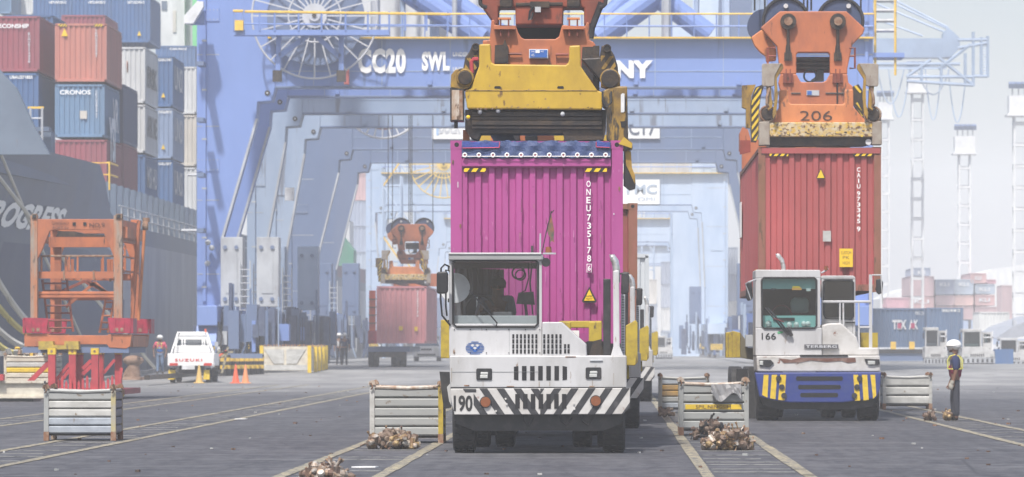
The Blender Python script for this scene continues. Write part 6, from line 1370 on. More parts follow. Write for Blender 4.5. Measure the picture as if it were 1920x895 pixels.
# 2 - orange spreader numbered 206
def spreader206(Yo, label, grp, numbered=True, rope=True):
    """built at Y 83.3 then the root may be moved"""
    Yf = 83.4; s = thing('spreader', label, 'crane spreader', (W(1532, 0, 83.3).x, 83.3, W(0, 276, 83.3).z), grp)
    Z = lambda x, y: (1360+x/3.085, y/3.085)
    def pp(mb, pts, Y, d, m): return mb.pprism([Z(*p) for p in pts], Y, d, m)
    b = MB(); Yh = Yf+4.6
    # plate with the window hole: built as an outline ring
    pp(b, [(315, 66), (700, 66), (735, 98), (806, 165), (797, 195), (735, 260), (716, 350), (706, 400), (706, 430), (605, 430), (605, 318), (597, 304), (420, 304), (411, 318), (411, 430), (318, 430), (300, 270), (205, 160)], Yh, .25, orange)
    pp(b, [(318, 430), (411, 430), (430, 465), (440, 476), (565, 476), (585, 465), (605, 430), (706, 430), (712, 480), (738, 500), (742, 610), (366, 610), (318, 520), (308, 480)], Yh-.4, .3, orange); b.build('head_frame', s, bevel=.02)
    b = MB(); pp(b, [(411, 330), (605, 330), (605, 418), (411, 418)], Yh+.5, .3, darkorange)
    for y in (345, 368, 392): b.tube([W(*Z(411, y), Yh+.4), W(*Z(605, y+3), Yh+.4)], .04, grease, 6)
    b.ring(W(*Z(490, 440), Yh+.3), .13, .02, blackp, n=18); pp(b, [(530, 405), (570, 405), (570, 470), (490, 472), (500, 460), (530, 440)], Yh+.3, .2, blackp); b.build('cross_beam', s)
    for x in (363, 650):
        b = MB(); c_ = W(*Z(x, 127), Yh); b.cyl(c_+Vector((0, -.12, 0)), c_, .17, grease, n=18); b.cyl(c_+Vector((0, -.2, 0)), c_+Vector((0, -.1, 0)), .09, rustp, n=14)
        b.tube([W(*Z(x, 150), Yh-.05), W(*Z(x, 345), Yh-.05)], .035, grease, 6); pp(b, [(x-22, 305), (x+22, 305), (x+22, 352), (x-22, 352)], Yh-.06, .08, grease); pp(b, [(x-12, 262), (x+12, 262), (x+16, 305), (x-16, 305)], Yh-.05, .06, grease); b.build('sheave_bolt', s)
        b = MB(); pp(b, [(x-28, 425), (x+28, 425), (x+30, 480), (x-30, 480)], Yh-.45, .06, darkorange)
        for dx in (-14, 10): pp(b, [(x+dx, 400), (x+dx+6, 400), (x+dx+6, 480), (x+dx, 480)], Yh-.5, .06, darkorange)
        b.build('locking_bracket', s)
    for x in (350, 665):
        b = MB(); c_ = W(*Z(x, 122), Yh+.4)
        for dy in (0, .5): b.cyl(c_+Vector((0, dy, 0)), c_+Vector((0, dy+.2, 0)), .49, hullblue, n=40)
        b.ring(c_+Vector((0, -.02, 0)), .48, .035, blackp, n=40); b.cyl(W(*Z(x+(0 if x < 500 else 48), 35), Yh+.33), W(*Z(x+(0 if x < 500 else 48), 35), Yh+.4), .05, steelw, n=12); b.build('rope_sheave', s)
    b = MB(); pp(b, [(150, 215), (210, 172), (290, 268), (296, 300), (294, 350), (236, 356), (234, 325), (205, 305), (170, 265)], Yh+.5, .25, orangel); b.build('side_plate', s, bevel=.02)
    b = MB(); c_ = W(*Z(225, 150), Yh+.9); b.cyl(c_, c_+Vector((0, .25, 0)), .36, hullblue, n=30); b.build('rope_sheave', s)
    for x0, x1 in ((246, 292), (718, 750)): 
        b = MB(); b.tube([W(*Z(x0 if x0 > 500 else x1, 278), Yh-.1), W(*Z(x1 if x0 > 500 else x0, 278), Yh-.1), W(*Z(x1 if x0 > 500 else x0, 396), Yh-.1), W(*Z(x0 if x0 > 500 else x1, 396), Yh-.1)], .025, darkorange, 5); b.tube([W(*Z(x0, 325), Yh-.1), W(*Z(x1, 325), Yh-.1)], .02, darkorange, 5); b.build('rung_ladder', s)
    b = MB(); pp(b, [(470, 523), (543, 523), (543, 553), (470, 553)], Yh-.42, .03, crgrey); pp(b, [(474, 527), (500, 527), (500, 549), (474, 549)], Yh-.43, .02, mat('plate blue', (.04, .13, .42), .5)); b.build('rating_plate', s)
    b = MB()
    for x0, x1 in ((380, 435), (580, 690)): b.tube([W(*Z(x0, 540), Yh-.41), W(*Z(x1, 540), Yh-.41)], .018, grease, 5)
    b.tube([W(*Z(648, 480), Yh-.41), W(*Z(648, 600), Yh-.41)], .02, grease, 5); b.build('weld_seams', s)
    # end frame
    b = MB(); pp(b, [(315, 520), (362, 519), (369, 592), (378, 602), (682, 604), (690, 596), (692, 518), (740, 519), (742, 620), (812, 700), (812, 712), (255, 712), (258, 700), (310, 625)], Yf, .3, orangel); ef = b.build('end_frame', s, bevel=.02)
    if numbered:
        b = MB(); num = mat('worn number paint', (.06, .035, .025), .7)
        b.ptext('206', *Z(432, 642), *Z(618, 699), Yf-.012, num, bold=-.005); b.build('lettering', ef)
    b = MB(); pp(b, [(205, 708), (885, 708), (885, 792), (205, 792)], Yf-.12, .4, rustyellow); b.build('front_beam', s, bevel=.02)
    b = MB(); rr_ = random.Random(4)
    for k in range(70):
        x, y = rr_.uniform(265, 845), rr_.uniform(715, 786); w_, h_ = rr_.uniform(2, 16), rr_.uniform(2, 12); pp(b, [(x, y), (x+w_, y+rr_.uniform(-4, 4)), (x+w_*.8, y+h_), (x-2, y+h_*.7)], Yf-.124, .003, rr_.choice([rustp, rustp, yellow, rustwhite, grease]))
    b.build('paint_chips', s)
    b = MB(); pp(b, [(195, 705), (255, 702), (258, 840), (195, 842)], Yf-.15, .35, plategrey); b.build('corner_leg', s, bevel=.015)
    b = MB(); pp(b, [(850, 705), (905, 700), (906, 838), (850, 838)], Yf-.15, .35, plategrey); b.build('corner_leg', s, bevel=.015)
    b = MB(); pp(b, [(258, 790), (850, 790), (850, 832), (800, 845), (258, 845)], Yf+.05, .5, grease); z0_, z1_ = W(*Z(0, 840), Yf).z, W(*Z(0, 720), Yf).z; cx_ = W(1532, 0, Yf).x
    for q in (-.72, .4): b.box(cx_+q, cx_+q+.34, Yf+.5, Yf+11.3, z0_+.02, z1_-.05, grease)
    b.box(cx_-1.15, cx_+1.15, Yf+11.3, Yf+11.7, z0_, z1_+.25, orange); b.build('telescopic_beam', s)
    # corner knuckles, big guide plates and striped panels
    for x, y in ((235, 655), (845, 660)):
        b = MB(); pp(b, [(x-38, y+48), (x-40, y-10), (x-18, y-32), (x+25, y-30), (x+55 if x > 500 else x+35, y), (x+58 if x > 500 else x+30, y+48)], Yf-.08, .4, plategrey); b.cyl(W(*Z(x+10, y+4), Yf-.18), W(*Z(x+10, y+4), Yf-.05), .12, grease, n=16); b.ring(W(*Z(x+10, y+4), Yf-.12), .15, .03, rustp, n=16); b.build('corner_knuckle', s, bevel=.02)
    for sg, x0 in ((1, 212), (-1, 886)):
        q = lambda u: x0+sg*u
        b = MB(); pp(b, [(q(0), 376), (q(6), 369), (q(112), 367), (q(74), 440), (q(72), 494), (q(60), 500), (q(6), 500), (q(0), 490)], Yf-.3, .12, plategrey); b.build('guide_plate', s, bevel=.01)
        b = MB(); pp(b, [(q(112), 367), (q(122), 376), (q(124), 396), (q(86), 455), (q(92), 560), (q(82), 660), (q(64), 690), (q(60), 655), (q(72), 600), (q(74), 440)], Yf-.28, .12, dirtyyellow); pp(b, [(q(26), 500), (q(52), 500), (q(60), 620), (q(34), 640)], Yf-.26, .2, dirtyyellow); b.tube([W(*Z(q(45), 505), Yf-.25), W(*Z(q(30), 560), Yf-.28), W(*Z(q(28), 600), Yf-.28), W(*Z(q(45), 640), Yf-.2)], .03, rustp, 6); b.build('guide_arm', s)
    b = MB(); pp(b, [(148, 600), (160, 540), (176, 505), (216, 490), (222, 505), (205, 560), (196, 640), (194, 780), (180, 822), (150, 820)], Yf+.3, .3, grease); cw = b.build('counterweight', s)
    b = MB(); P = [(W(*Z(x, y), Yf+.29).x, W(*Z(x, y), Yf+.29).z) for x, y in [(152, 600), (164, 545), (180, 510), (212, 495), (202, 560), (193, 640), (190, 780), (178, 815), (153, 812)]]
    for a, c_ in ((0, 4), (4, 9)): pass
    for poly in ([P[0], P[1], P[2], P[3], P[4], P[5]], [P[0], P[5], P[6], P[7], P[8]]): b.bands(poly, .125, .5, -.75, yellow, lambda u, v: (u, Yf+.29, v))
    b.build('stripes', cw)
    b = MB(); pp(b, [(740, 500), (770, 488), (792, 520), (800, 600), (812, 690), (760, 640), (745, 600)], Yf+.5, .3, grease); cw = b.build('counterweight', s)
    b = MB()
    for poly in ([(745, 602), (765, 592), (805, 672), (790, 672)], [(742, 500), (762, 492), (790, 528), (780, 540)]):
        P = [(W(*Z(x, y), Yf+.49).x, W(*Z(x, y), Yf+.49).z) for x, y in poly]; b.bands(P, .12, .5, .8, yellow, lambda u, v: (u, Yf+.49, v))
    b.build('stripes', cw)
    b = MB(); pp(b, [(97, 495), (176, 490), (150, 560), (145, 740), (120, 740), (120, 630), (97, 620)], Yf+.9, .3, dirtyyellow); b.build('side_guide', s)
    # the far end of the frame, seen past its left side
    b = MB(); pp(b, [(84, 770), (100, 735), (130, 750), (145, 800), (146, 850), (84, 870)], Yf+9.5, .8, orange); pp(b, [(84, 812), (146, 812), (146, 880), (84, 895)], Yf+9.4, .1, mat('deep red steel', (.26, .04, .025), .55)); b.build('rear_end_frame', s)
    b = MB(); c_ = W(*Z(828, 822), Yf-.05); b.cyl(c_, c_+Vector((0, .05, 0)), .06, steelw, n=14); b.build('sensor', s)
    if rope: ropes(s, (1415, 1434, 1507, 1514, 1521, 1614), 20, Yh+.5, .02)
    return s
s2_ = spreader206(83, 'orange crane spreader numbered 206 on the faded red container', 'crane spreaders over the trucks')

# ================================================================ FAR RED CONTAINER, ITS SPREADER, TRUCK AND CAR
Y3 = 205; k3 = F/Y3
s3 = copy_tree(s2_, (W(758, 0, Y3).x, Y3, W(0, 533, Y3).z), skip=('lettering',)); s3['label'] = 'hazy orange crane spreader on the distant red container between the crane legs'
fc = container(W(706, 0, Y3).x, Y3, W(0, 645, Y3).z, 12.19, 2.46, 2.85, mat('haze paled red paint', (.58, .24, .25), .6, wear=(.5, .2, .21), amt=.45, scale=1), 'distant red container hanging low over a dark trailer between the crane legs', 'containers carried by the quay cranes', nf=9, ns=40)  # red paled so the colour itself carries the haze at this distance
vnum(fc, 'CAIU5541278', 783, 545, 595, Y3, wtext, 3); b = MB(); b.pbox(748, 612, 755, 620, Y3-.03, .02, signy); b.pbox(777, 613, 783, 621, Y3-.03, .02, signy); b.build('sticker', fc)
b = MB(); b.pbox(692, 545, 703, 640, Y3+9, .8, conem); b.pbox(690, 620, 706, 645, Y3+8.5, .8, redfl)
for i in range(5): b.pbox(692, 560+i*15, 706, 562+i*15, Y3+8.9, .1, rustp)
b.solo('lifting_frame', 'orange lifting frame column hanging beside the distant red container', 'lifting frame')
t = thing('trailer', 'dark trailer under the distant red container', 'trailer', (W(740, 0, Y3).x, Y3, gz(Y3)), 'trailers under the red container')
b = MB(); b.pbox(690, 650, 768, 660, Y3+.3, 11, craneb3); b.pbox(700, 660, 762, 670, Y3+.6, .2, grease); b.build('chassis', t)
for x in (694, 704, 733, 742, 752): p = W(x, 0, Y3); b = MB(); b.wheelx((p.x, Y3+.8+(x > 720)*2, gz(Y3)+.5), .5, .24, black, grease, 18, lug=False); b.build('wheel', t)

def car_front(px0, px1, Y, label):
    t = thing('parked_car', label, 'car', (W((px0+px1)/2, 0, Y).x, Y, gz(Y)))
    cx = (W(px0, 0, Y).x+W(px1, 0, Y).x)/2; wd = 1.75; g = gz(Y)
    b = MB(); b.prism([(cx-.85, g+.3), (cx+.85, g+.3), (cx+.87, g+.75), (cx+.8, g+1.0), (cx-.8, g+1.0), (cx-.87, g+.75)], 'y', Y, Y+4, white)
    b.add([(cx-.8, Y+.9, g+1.0), (cx+.8, Y+.9, g+1.0), (cx+.62, Y+1.6, g+1.5), (cx-.62, Y+1.6, g+1.5), (cx-.8, Y+3.8, g+1.0), (cx+.8, Y+3.8, g+1.0), (cx+.62, Y+3.3, g+1.5), (cx-.62, Y+3.3, g+1.5)], [(3, 2, 6, 7), (0, 3, 7, 4), (1, 5, 6, 2), (4, 7, 6, 5)], white); b.build('body', t, bevel=.06)
    b = MB(); b.add([(cx-.8, Y+.9, g+1.0), (cx+.8, Y+.9, g+1.0), (cx+.62, Y+1.6, g+1.5), (cx-.62, Y+1.6, g+1.5)], [(0, 1, 2, 3)], mat('dark car glass', (.06, .08, .1), .1)); b.build('windscreen', t)
    b = MB(); b.box(cx-.35, cx+.35, Y-.02, Y+.02, g+.72, g+.84, blackp); b.box(cx-.6, cx+.6, Y-.02, Y+.02, g+.38, g+.5, blackp); b.build('grille', t)
    for s_ in (-1, 1):
        b = MB(); b.cbox((cx+s_*.66, Y, g+.8), (.32, .06, .16), lampg); b.build('headlight', t)
        for dy in (.7, 3.2): b = MB(); b.wheelx((cx+s_*.74, Y+dy, g+.32), .32, .2, black, grease, 18, lug=False); b.build('wheel', t)
    return t
car_front(775, 824, 272, 'white car facing the camera in the haze beside the distant trailer')
# ================================================================ ORANGE OVERHEIGHT FRAME ON THE LEFT
YL = 113.0
fr_ = thing('lifting_frame', 'orange steel frame marked NO.9 standing on the red posts', 'lifting frame', (W(150, 0, YL+2).x, YL+2, W(0, 655, YL).z))
def LP(x, y, dy=0): # front-plane photo point moved back by dy metres
    p = W(x, y, YL); return Vector((p.x, YL+dy, p.z))
strip = mat('worn post edge', (.30, .25, .20), .7, wear=(.42, .16, .07), amt=.5, scale=6, zs=.15, wear2=(.08, .06, .05), amt2=.4)
for dy in (0, 4.0):
    for x0, x1 in ((57, 70), (213, 229)):
        b = MB(); a, c_ = LP(x0, 404), LP(x1, 624); b.box(a.x, c_.x, YL+dy, YL+dy+.22, c_.z, a.z, strip if dy == 0 else orange); b.build('corner_post', fr_, bevel=.01)
    b = MB(); y0 = 0
    P = [LP(*q) for q in ((70, 411), (213, 411), (213, 482), (205, 462), (193, 434), (184, 431), (100, 431), (93, 433), (78, 470), (70, 486))]
    b.prism([(p.x, p.z) for p in P], 'y', YL+dy+.02, YL+dy+.18, orange); b.build('header_beam', fr_, bevel=.01)
b = MB()
for x0, x1 in ((60, 69), (217, 229)):
    a, c_ = LP(x0, 401), LP(x1, 410); b.box(a.x, c_.x, YL-.03, YL+.2, c_.z, a.z, rustp); q = LP((x0+x1)/2, 406); b.box(q.x-.05, q.x+.05, YL-.04, YL-.02, q.z-.05, q.z+.05, darkgap)
b.build('corner_casting', fr_)
b = MB(); num = mat('worn dark print', (.10, .045, .03), .7); b.ptext('NO.9', 167.5, 418, 196, 426, YL-.004, num, bold=.01)
b.ptext('QINGDAO', 97, 416, 129, 422, YL-.004, num); b.ptext('PORT SV', 99, 425, 129, 430, YL-.004, num)
for x in (136, 156): b.pbox(x, 417, x+6, 423, YL-.002, .01, darkgap)
b.build('lettering', fr_)
b = MB(); P = [LP(*q) for q in ((98, 431), (130, 432), (145, 436), (184, 438), (190, 444), (92, 446))]; b.prism([(p.x, p.z) for p in P], 'y', YL+1.2, YL+2.6, grease)
a, c_ = LP(82, 443), LP(206, 462); b.box(a.x, c_.x, YL+1.0, YL+1.3, c_.z, a.z, orange)
for x in (60, 218):
    for yy in (412, 440): a = LP(x, yy); b.box(a.x, a.x+.16, YL+.2, YL+4, a.z-.18, a.z, orange)
b.build('top_brace', fr_)
b = MB()
for y, r, dy in ((480, .03, .3), (550, .05, .3), (556, .05, .3)): b.tube([LP(70, y, dy), LP(213, y, dy)], r, orange if y > 500 else rustp, 6)
for x in (75, 90, 102, 121, 127, 143, 160, 172, 178, 191, 200): b.tube([LP(x, 481, .3 if x % 2 else 3.8), LP(x, 508, .3 if x % 2 else 3.8)], .03 if x % 2 else .05, orange, 5)
for y in (481, 508): b.tube([LP(229, y, .2), LP(229, y, 4)], .03, orange, 5)
b.build('handrail', fr_)
for dy in (.25, 3.9):
    b = MB(); a, c_ = LP(70, 509), LP(213, 522); b.box(a.x, c_.x, YL+dy, YL+dy+.2, c_.z, a.z, orange)
    for x in (116, 172): q = LP(x, 507); b.box(q.x, q.x+.05, YL+dy-.02, YL+dy+.22, q.z-.25, q.z, rustp)
    b.build('platform_beam', fr_)
b = MB()
for y in (551, 557): 
    a = LP(75, y); c_ = LP(208, y+5); b.box(a.x, c_.x, YL+2.0, YL+2.15, c_.z, a.z, orange)
for p, q, m in (((78, 556), (145, 526), darkorange), ((145, 526), (198, 553), darkorange), ((110, 575), (165, 528), orange), ((165, 528), (206, 565), orange), ((150, 524), (205, 558), darkorange)): b.bar(LP(*p, 1.5), LP(*q, 1.5), .08, .08, m)
b.build('cross_brace', fr_)
b = MB()
for x0, x1, dy in ((91, 103, 1.2),): a, c_ = LP(x0, 460), LP(x1, 623); b.box(a.x, c_.x, YL+dy, YL+dy+.2, c_.z, a.z, orange)
b.build('inner_post', fr_)
def lad(a, c_, wd, dy, n, m, lean=0):
    b = MB()
    for s_ in (0, wd): b.tube([LP(a[0]+s_, a[1], dy), LP(c_[0]+s_+lean, c_[1], dy)], .035, m, 5)
    for i in range(n):
        u = (i+.5)/n; x = a[0]+(c_[0]-a[0])*u; y = a[1]+(c_[1]-a[1])*u; b.tube([LP(x, y, dy), LP(x+wd+lean*u, y, dy)], .025, m, 4)
    b.build('ladder', fr_)
lad((74, 524), (82, 622), 46, .6, 7, darkorange, 4); lad((192, 560), (180, 624), 16, .8, 5, orange); lad((196, 455), (196, 505), 10, 3.5, 4, orange)
b = MB(); b.tube([LP(245, 410, 2.0), LP(232, 600, 2.0)], .055, orange, 6); b.tube([LP(252, 420, 2.5), LP(240, 600, 2.5)], .045, orangel, 6); b.build('guide_pole', fr_)
b = MB(); a, c_ = LP(229, 425), LP(252, 446); b.box(a.x-.05, a.x+.12, YL+.2, YL+4.1, c_.z, a.z, orange); b.cyl(LP(252, 420, 2), LP(262, 420, 2), .12, rustp, n=12); b.cyl(LP(257, 412, 2.2), LP(257, 404, 2.2), .1, rustp, n=10); b.build('pulley', fr_)
for dy in (0, 4.0):
    b = MB(); P = [LP(*q) for q in ((45, 626), (90, 626), (92, 629), (202, 629), (203, 627), (247, 627), (244, 650), (236, 654), (205, 652), (200, 646), (92, 646), (86, 650), (46, 650))]; b.prism([(p.x, p.z) for p in P], 'y', YL+dy, YL+dy+.35, orange); b.build('base_beam', fr_, bevel=.01)
b = MB()
for x in (47, 232): a = LP(x, 630); b.box(a.x, a.x+.2, YL+.35, YL+4, a.z-.3, a.z, orange)
b.build('side_beam', fr_)
for x, dy in ((45, -.05), (202, -.05), (45, 3.9), (205, 3.9)):
    b = MB(); P = [LP(*q) for q in ((x, 596), (x+46, 597), (x+42, 625), (x+5, 625))]; b.prism([(p.x, p.z) for p in P], 'y', YL+dy, YL+dy+.06, redfl)
    for dx in (14, 31): q = LP(x+dx, 598); b.box(q.x-.015, q.x+.015, YL+dy-.02, YL+dy, q.z-.38, q.z, redfl)
    for dx in (12, 24): q = LP(x+dx, 615); b.box(q.x, q.x+.12, YL+dy-.015, YL+dy, q.z-.1, q.z, rustp)
    P = [LP(x if x < 100 else x+46, y) for y in (597, 625)]; b.box(P[0].x-.03, P[0].x+.03, YL+dy, YL+dy+.9, P[1].z, P[0].z, redfl); b.build('corner_guide', fr_)
b = MB(); a, c_ = LP(42, 651), LP(241, 662); b.box(a.x, c_.x, YL+.02, YL+.3, c_.z, a.z, craneb3); b.box(a.x, c_.x, YL+3.8, YL+4.1, c_.z, a.z, craneb3); b.box(c_.x-.2, c_.x, YL+.3, YL+3.8, c_.z, a.z, craneb3); b.build('bottom_beam', fr_)
# red stand carrying it
sd_ = thing('storage_stand', 'red posts with yellow tops holding up the orange frame', 'stand', (W(155, 0, YL).x, YL+1.5, 0))
for x0, x1, dy, yb in ((90, 103.5, -.6, 730), (129, 142, -.3, 735), (142, 155, .1, 735), (171, 184, -.5, 735), (184, 194, 1.2, 740), (215, 228, .3, 745), (129, 141, 4, 745), (216, 228, 4, 745)):
    Yp = YL+dy; a, c_ = W(x0, 653, Yp), W(x1, 0, Yp); b = MB(); b.box(a.x, c_.x, Yp, Yp+.2, .25, a.z-.17, redst if x0 != 142 else mat('dark red stand paint', (.33, .03, .05), .6)); p_ = b.build('post', sd_, bevel=.008)
    b = MB(); b.box(a.x-.01, c_.x+.01, Yp-.01, Yp+.21, a.z-.17, a.z, yellow); q = W((x0+x1)/2, 659, Yp); b.cyl(q+Vector((0, -.02, 0)), q+Vector((0, .02, 0)), .035, rustp, n=8); b.build('yellow_top', p_)
b = MB(); Yp = YL-.1
for p, q, r in (((130, 682), (104, 715), .055), ((130, 694), (106, 727), .055), ((171, 676), (155, 692), .06), ((172, 686), (155, 702), .06), ((215, 675), (194, 700), .05), ((92, 680), (40, 732), .08), ((228, 690), (222, 730), .05)): b.bar(W(*p, Yp), W(*q, Yp), r*1.6, r*1.2, redst)
b.build('diagonal_brace', sd_)
b = MB(); b.box(W(60, 0, YL).x, W(229, 0, YL).x, YL-.6, YL+4.4, .12, .27, redst)
for i in range(16):
    x = W(102+i*7.8, 0, YL).x; h = .52+.07*(i % 3); b.prism([(x, .27), (x+.07, .27), (x+.07, h-.08), (x+.035, h), (x, h-.08)], 'y', YL-.4, YL-.36, redst)
b.build('comb_base', sd_)
b = MB(); b.prism([(W(217, 0, YL).x, .26), (W(229, 0, YL).x, .26), (W(229, 0, YL).x, .10), (W(224, 0, YL).x, 0), (W(220, 0, YL).x, .10)], 'y', YL+.3, YL+.55, yellow); b.build('foot', sd_)
b = MB(); Yp = YL-.35; b.pprism([(72, 640), (99, 640), (100, 647), (120, 648), (121, 640), (147, 640), (148, 656), (140, 655), (72, 656)], Yp, .35, mat('mustard lug paint', (.45, .33, .05), .6, wear=(.3, .22, .05), amt=.45, scale=6, wear2=(.15, .1, .06), amt2=.36)); b.build('locating_lug', sd_)

# ================================================================ BINS
def binbox(x0, y0, x1, y1, Y, dep, label, mats, np_=5, feet=.10, edge=bin_grey, posts=None, rust_top=False, text=None, torn=False, legs=0.0, grp='steel lashing bins on the ground', side=None):
    """open topped slatted steel bin with corner posts; photo box gives its front face"""
    a, c_ = W(x0, y1, Y), W(x1, y0, Y); wx0, wx1, z1 = a.x, c_.x, c_.z; g = gz(Y); pw = .075
    t = thing('lashing_bin', label, 'bin', ((wx0+wx1)/2, Y+dep/2, g), grp); zb = g+feet+legs
    h = (z1-.06-zb)/np_
    for k in range(np_):
        za = zb+k*h; mm = mats[k % len(mats)]
        def prof(u0, u1, pl, sg, ax, m_):
            q = MB(); ps = [(0, 0), (.10*h, 0), (.26*h, .022), (h*.88, .022), (h, 0)]; vs = []
            for dz, o in ps:
                for u in (u0, u1):
                    v_ = pl+sg*o; vs.append((u, v_, za+dz) if ax == 'x' else (v_, u, za+dz))
            q.add(vs, [(2*i, 2*i+1, 2*i+3, 2*i+2) for i in range(4)], m_)
            bb = .02*sg; 
            q.box(u0, u1, min(pl, pl-sg*.02)-0, max(pl, pl-sg*.02), za, za+h, m_) if ax == 'x' else q.box(min(pl-sg*.02, pl), max(pl-sg*.02, pl), u0, u1, za, za+h, m_)
            return q
        prof(wx0+pw, wx1-pw, Y+.035, -1, 'x', mm).build('slat_board', t)
        prof(wx0+pw, wx1-pw, Y+dep-.035, 1, 'x', mats[0]).build('slat_board', t)
        prof(Y+pw, Y+dep-pw, wx1-.03, 1, 'y', mats[0]).build('slat_board', t)
        prof(Y+pw, Y+dep-pw, wx0+.03, -1, 'y', mats[0]).build('slat_board', t)
    b = MB(); b.box(wx0+.05, wx1-.05, Y+.05, Y+dep-.05, zb-.02, zb+.01, grease); b.build('floor_plate', t)
    pm = posts or (edge, edge)
    for i, x in enumerate((wx0, wx1-pw)):
        for yy in (Y, Y+dep-pw):
            b = MB(); b.box(x, x+pw, yy, yy+pw, g+.14, z1, pm[i]); b.box(x-.004, x+pw+.004, yy-.004, yy+pw+.004, g, g+.14, rustp); b.build('post', t, bevel=.005)
            b = MB(); b.prism([(x-.02, z1), (x+pw+.02, z1), (x+pw, z1+.05), (x+pw*.6, z1+.075), (x-.01, z1+.05)], 'y', yy-.02, yy+pw+.01, rustwhite if rust_top else rustp); b.tube([(x+.02, yy-.03, z1+.03), (x+.05, yy-.04, z1-.03), (x+.02, yy-.03, z1-.07)], .012, rustp, 5); b.build('stacking_lug', t)
    b = MB(); tm = rustwhite if rust_top else edge; sag = -.02
    for yy in (Y+.02, Y+dep-.03): b.tube([(wx0+pw, yy, z1-.03), ((wx0+wx1)/2, yy, z1-.03+sag), (wx1-pw, yy, z1-.03)], .026, tm, 7)
    for x in (wx0+.03, wx1-.03): b.tube([(x, Y+pw, z1-.03), (x, Y+dep-pw, z1-.03)], .026, tm, 7)
    b.build('rim', t)
    if text:
        b = MB(); za = zb+text[1]*h; b.box(wx0+pw+.03, wx1-pw-.04, Y+.006, Y+.011, za+.30*h, za+.86*h, yellow); b.text(text[0], (wx0+pw+.2, Y+.003, za+.38*h), (wx1-wx0-pw*2-.42, 0, 0), (0, 0, .4*h), mat('worn dark print', (.10, .045, .03)), bold=.01); b.build('lettering', t)
    if torn:
        b = MB(); vs = []; rr = random.Random(8)
        for i in range(13):
            for j in range(4): vs.append((wx0+pw+.45+(wx1-wx0-2*pw-.5)*i/12, Y-.01-.03*rr.random()-.02*j, z1-.04-j*.045*(1+.8*math.sin(i*.5))-.05*j*(i/12)))
        b.add(vs, [(i*4+j, i*4+4+j, i*4+5+j, i*4+1+j) for i in range(12) for j in range(3)], mat('torn plastic sheet', (.20, .20, .205), .5)); b.build('torn_cover', t)
    return t
binbox(82, 729, 217, 828, 64.4, .95, 'pale slatted steel bin in front of the red posts', [bin_blue, bin_blue, bin_white, bin_white, bin_grey], posts=(bin_grey, mat('yellow grey post', (.42, .36, .18), .6, wear=(.35, .33, .28), amt=.5, scale=6)))
binbox(693, 722, 831, 832, 62.8, .95, 'grey slatted bin with a yellow corner post beside truck 190', [bin_grey], posts=(bin_white, yellowg), rust_top=True)
binbox(1273, 716, 1404, 818, 67.9, .95, 'grey bin with a yellow lettered board between the two big trucks', [bin_grey], posts=(bin_grey, bin_grey), text=('SPIL NINGSIH', 2), torn=True, rust_top=True)
binbox(1235, 706, 1330, 776, 90, .95, 'grey bin with ochre boards behind the lettered bin', [bin_blue, bin_grey, bin_orange, bin_orange, bin_blue])
binbox(1655, 704, 1748, 768, 95, .95, 'pale bin standing between truck 166 and the worker', [bin_white], np_=3, edge=bin_white)
for i, x in enumerate((1655+30, 1700)): pass
# long pale bin and platform on the far left
binbox(7, 666, 97, 731, 117, 2.2, 'cream bin with a bright yellow board behind the long cream beam', [bin_cream, bin_cream, yellow, bin_white, bin_cream, bin_white], np_=5, legs=.28, edge=bin_cream)
t = thing('storage_stand', 'long cream rack beam lying on the ground left of the slatted bin', 'stand', (W(0, 0, 108).x, 108, 0))
b = MB(); x0, x1 = W(-120, 0, 108).x, W(83, 0, 108).x; b.box(x0, x1, 108, 108.25, .12, .52, bin_cream); b.box(x0, x1, 107.93, 108.32, .48, .54, bin_cream); b.box(x0, x1, 107.93, 108.32, .09, .14, bin_cream); b.build('beam', t)
b = MB(); b.box(x0+.3, x1-.3, 108.1, 109.6, .0, .10, blackp); b.build('skid', t)
b = MB(); p = W(-8, 728, 107.8); q = W(6, 702, 107.8); b.box(p.x, q.x, 107.8, 108.1, .55, q.z, redst); b.build('red_stop', t)
b = MB(); rr = random.Random(12)
for i in range(40):
    x = W(8+rr.uniform(0, 85), 0, 117.6).x; yy = 117.2+rr.uniform(0, 1.6); z = W(0, 666, 117).z-.05; b.cbox((x, yy, z+rr.uniform(0, .16)), (.12, .12, rr.uniform(.1, .25)), rr.choice([rustp, bin_grey, railyellow, rustwhite]), Matrix.Rotation(rr.uniform(0, 3), 3, 'Z') @ Matrix.Rotation(rr.uniform(-.5, .5), 3, 'X'))
b.solo('lashing_hardware', 'rusty lashing hardware piled along the top of the cream bin', 'lashing hardware', kind='stuff')
# white crate with yellow posts under the crane
YW = 183.0
t = thing('barrier_crate', 'white panelled crate with yellow posts beneath the blue crane legs', 'crate', (W(535, 0, YW).x, YW+1.5, gz(YW)))
a, c_ = W(487, 698, YW), W(582, 650, YW); g = gz(YW)
b = MB(); b.box(a.x, c_.x, YW, YW+.06, g+.08, c_.z, bin_cream); b.box(a.x+.1, c_.x-.1, YW-.03, YW, g+.12, g+.35, bin_white); b.build('front_panel', t)
b = MB(); mid = (a.x+c_.x)/2
b.prism([(mid-.9, c_.z-.12), (mid-.06, c_.z-.12), (mid-.06, c_.z-.75), (mid-.5, c_.z-.75)], 'y', YW-.04, YW-.002, bin_white); b.prism([(mid+.9, c_.z-.12), (mid+.06, c_.z-.12), (mid+.06, c_.z-.75), (mid+.5, c_.z-.75)], 'y', YW-.04, YW-.002, bin_white); b.build('pressed_panels', t)
b = MB(); b.box(c_.x-.05, c_.x, YW+.06, YW+9, g+.08, c_.z, bin_cream); b.box(a.x, a.x+.05, YW+.06, YW+9, g+.08, c_.z, bin_cream); b.build('side_panel', t)
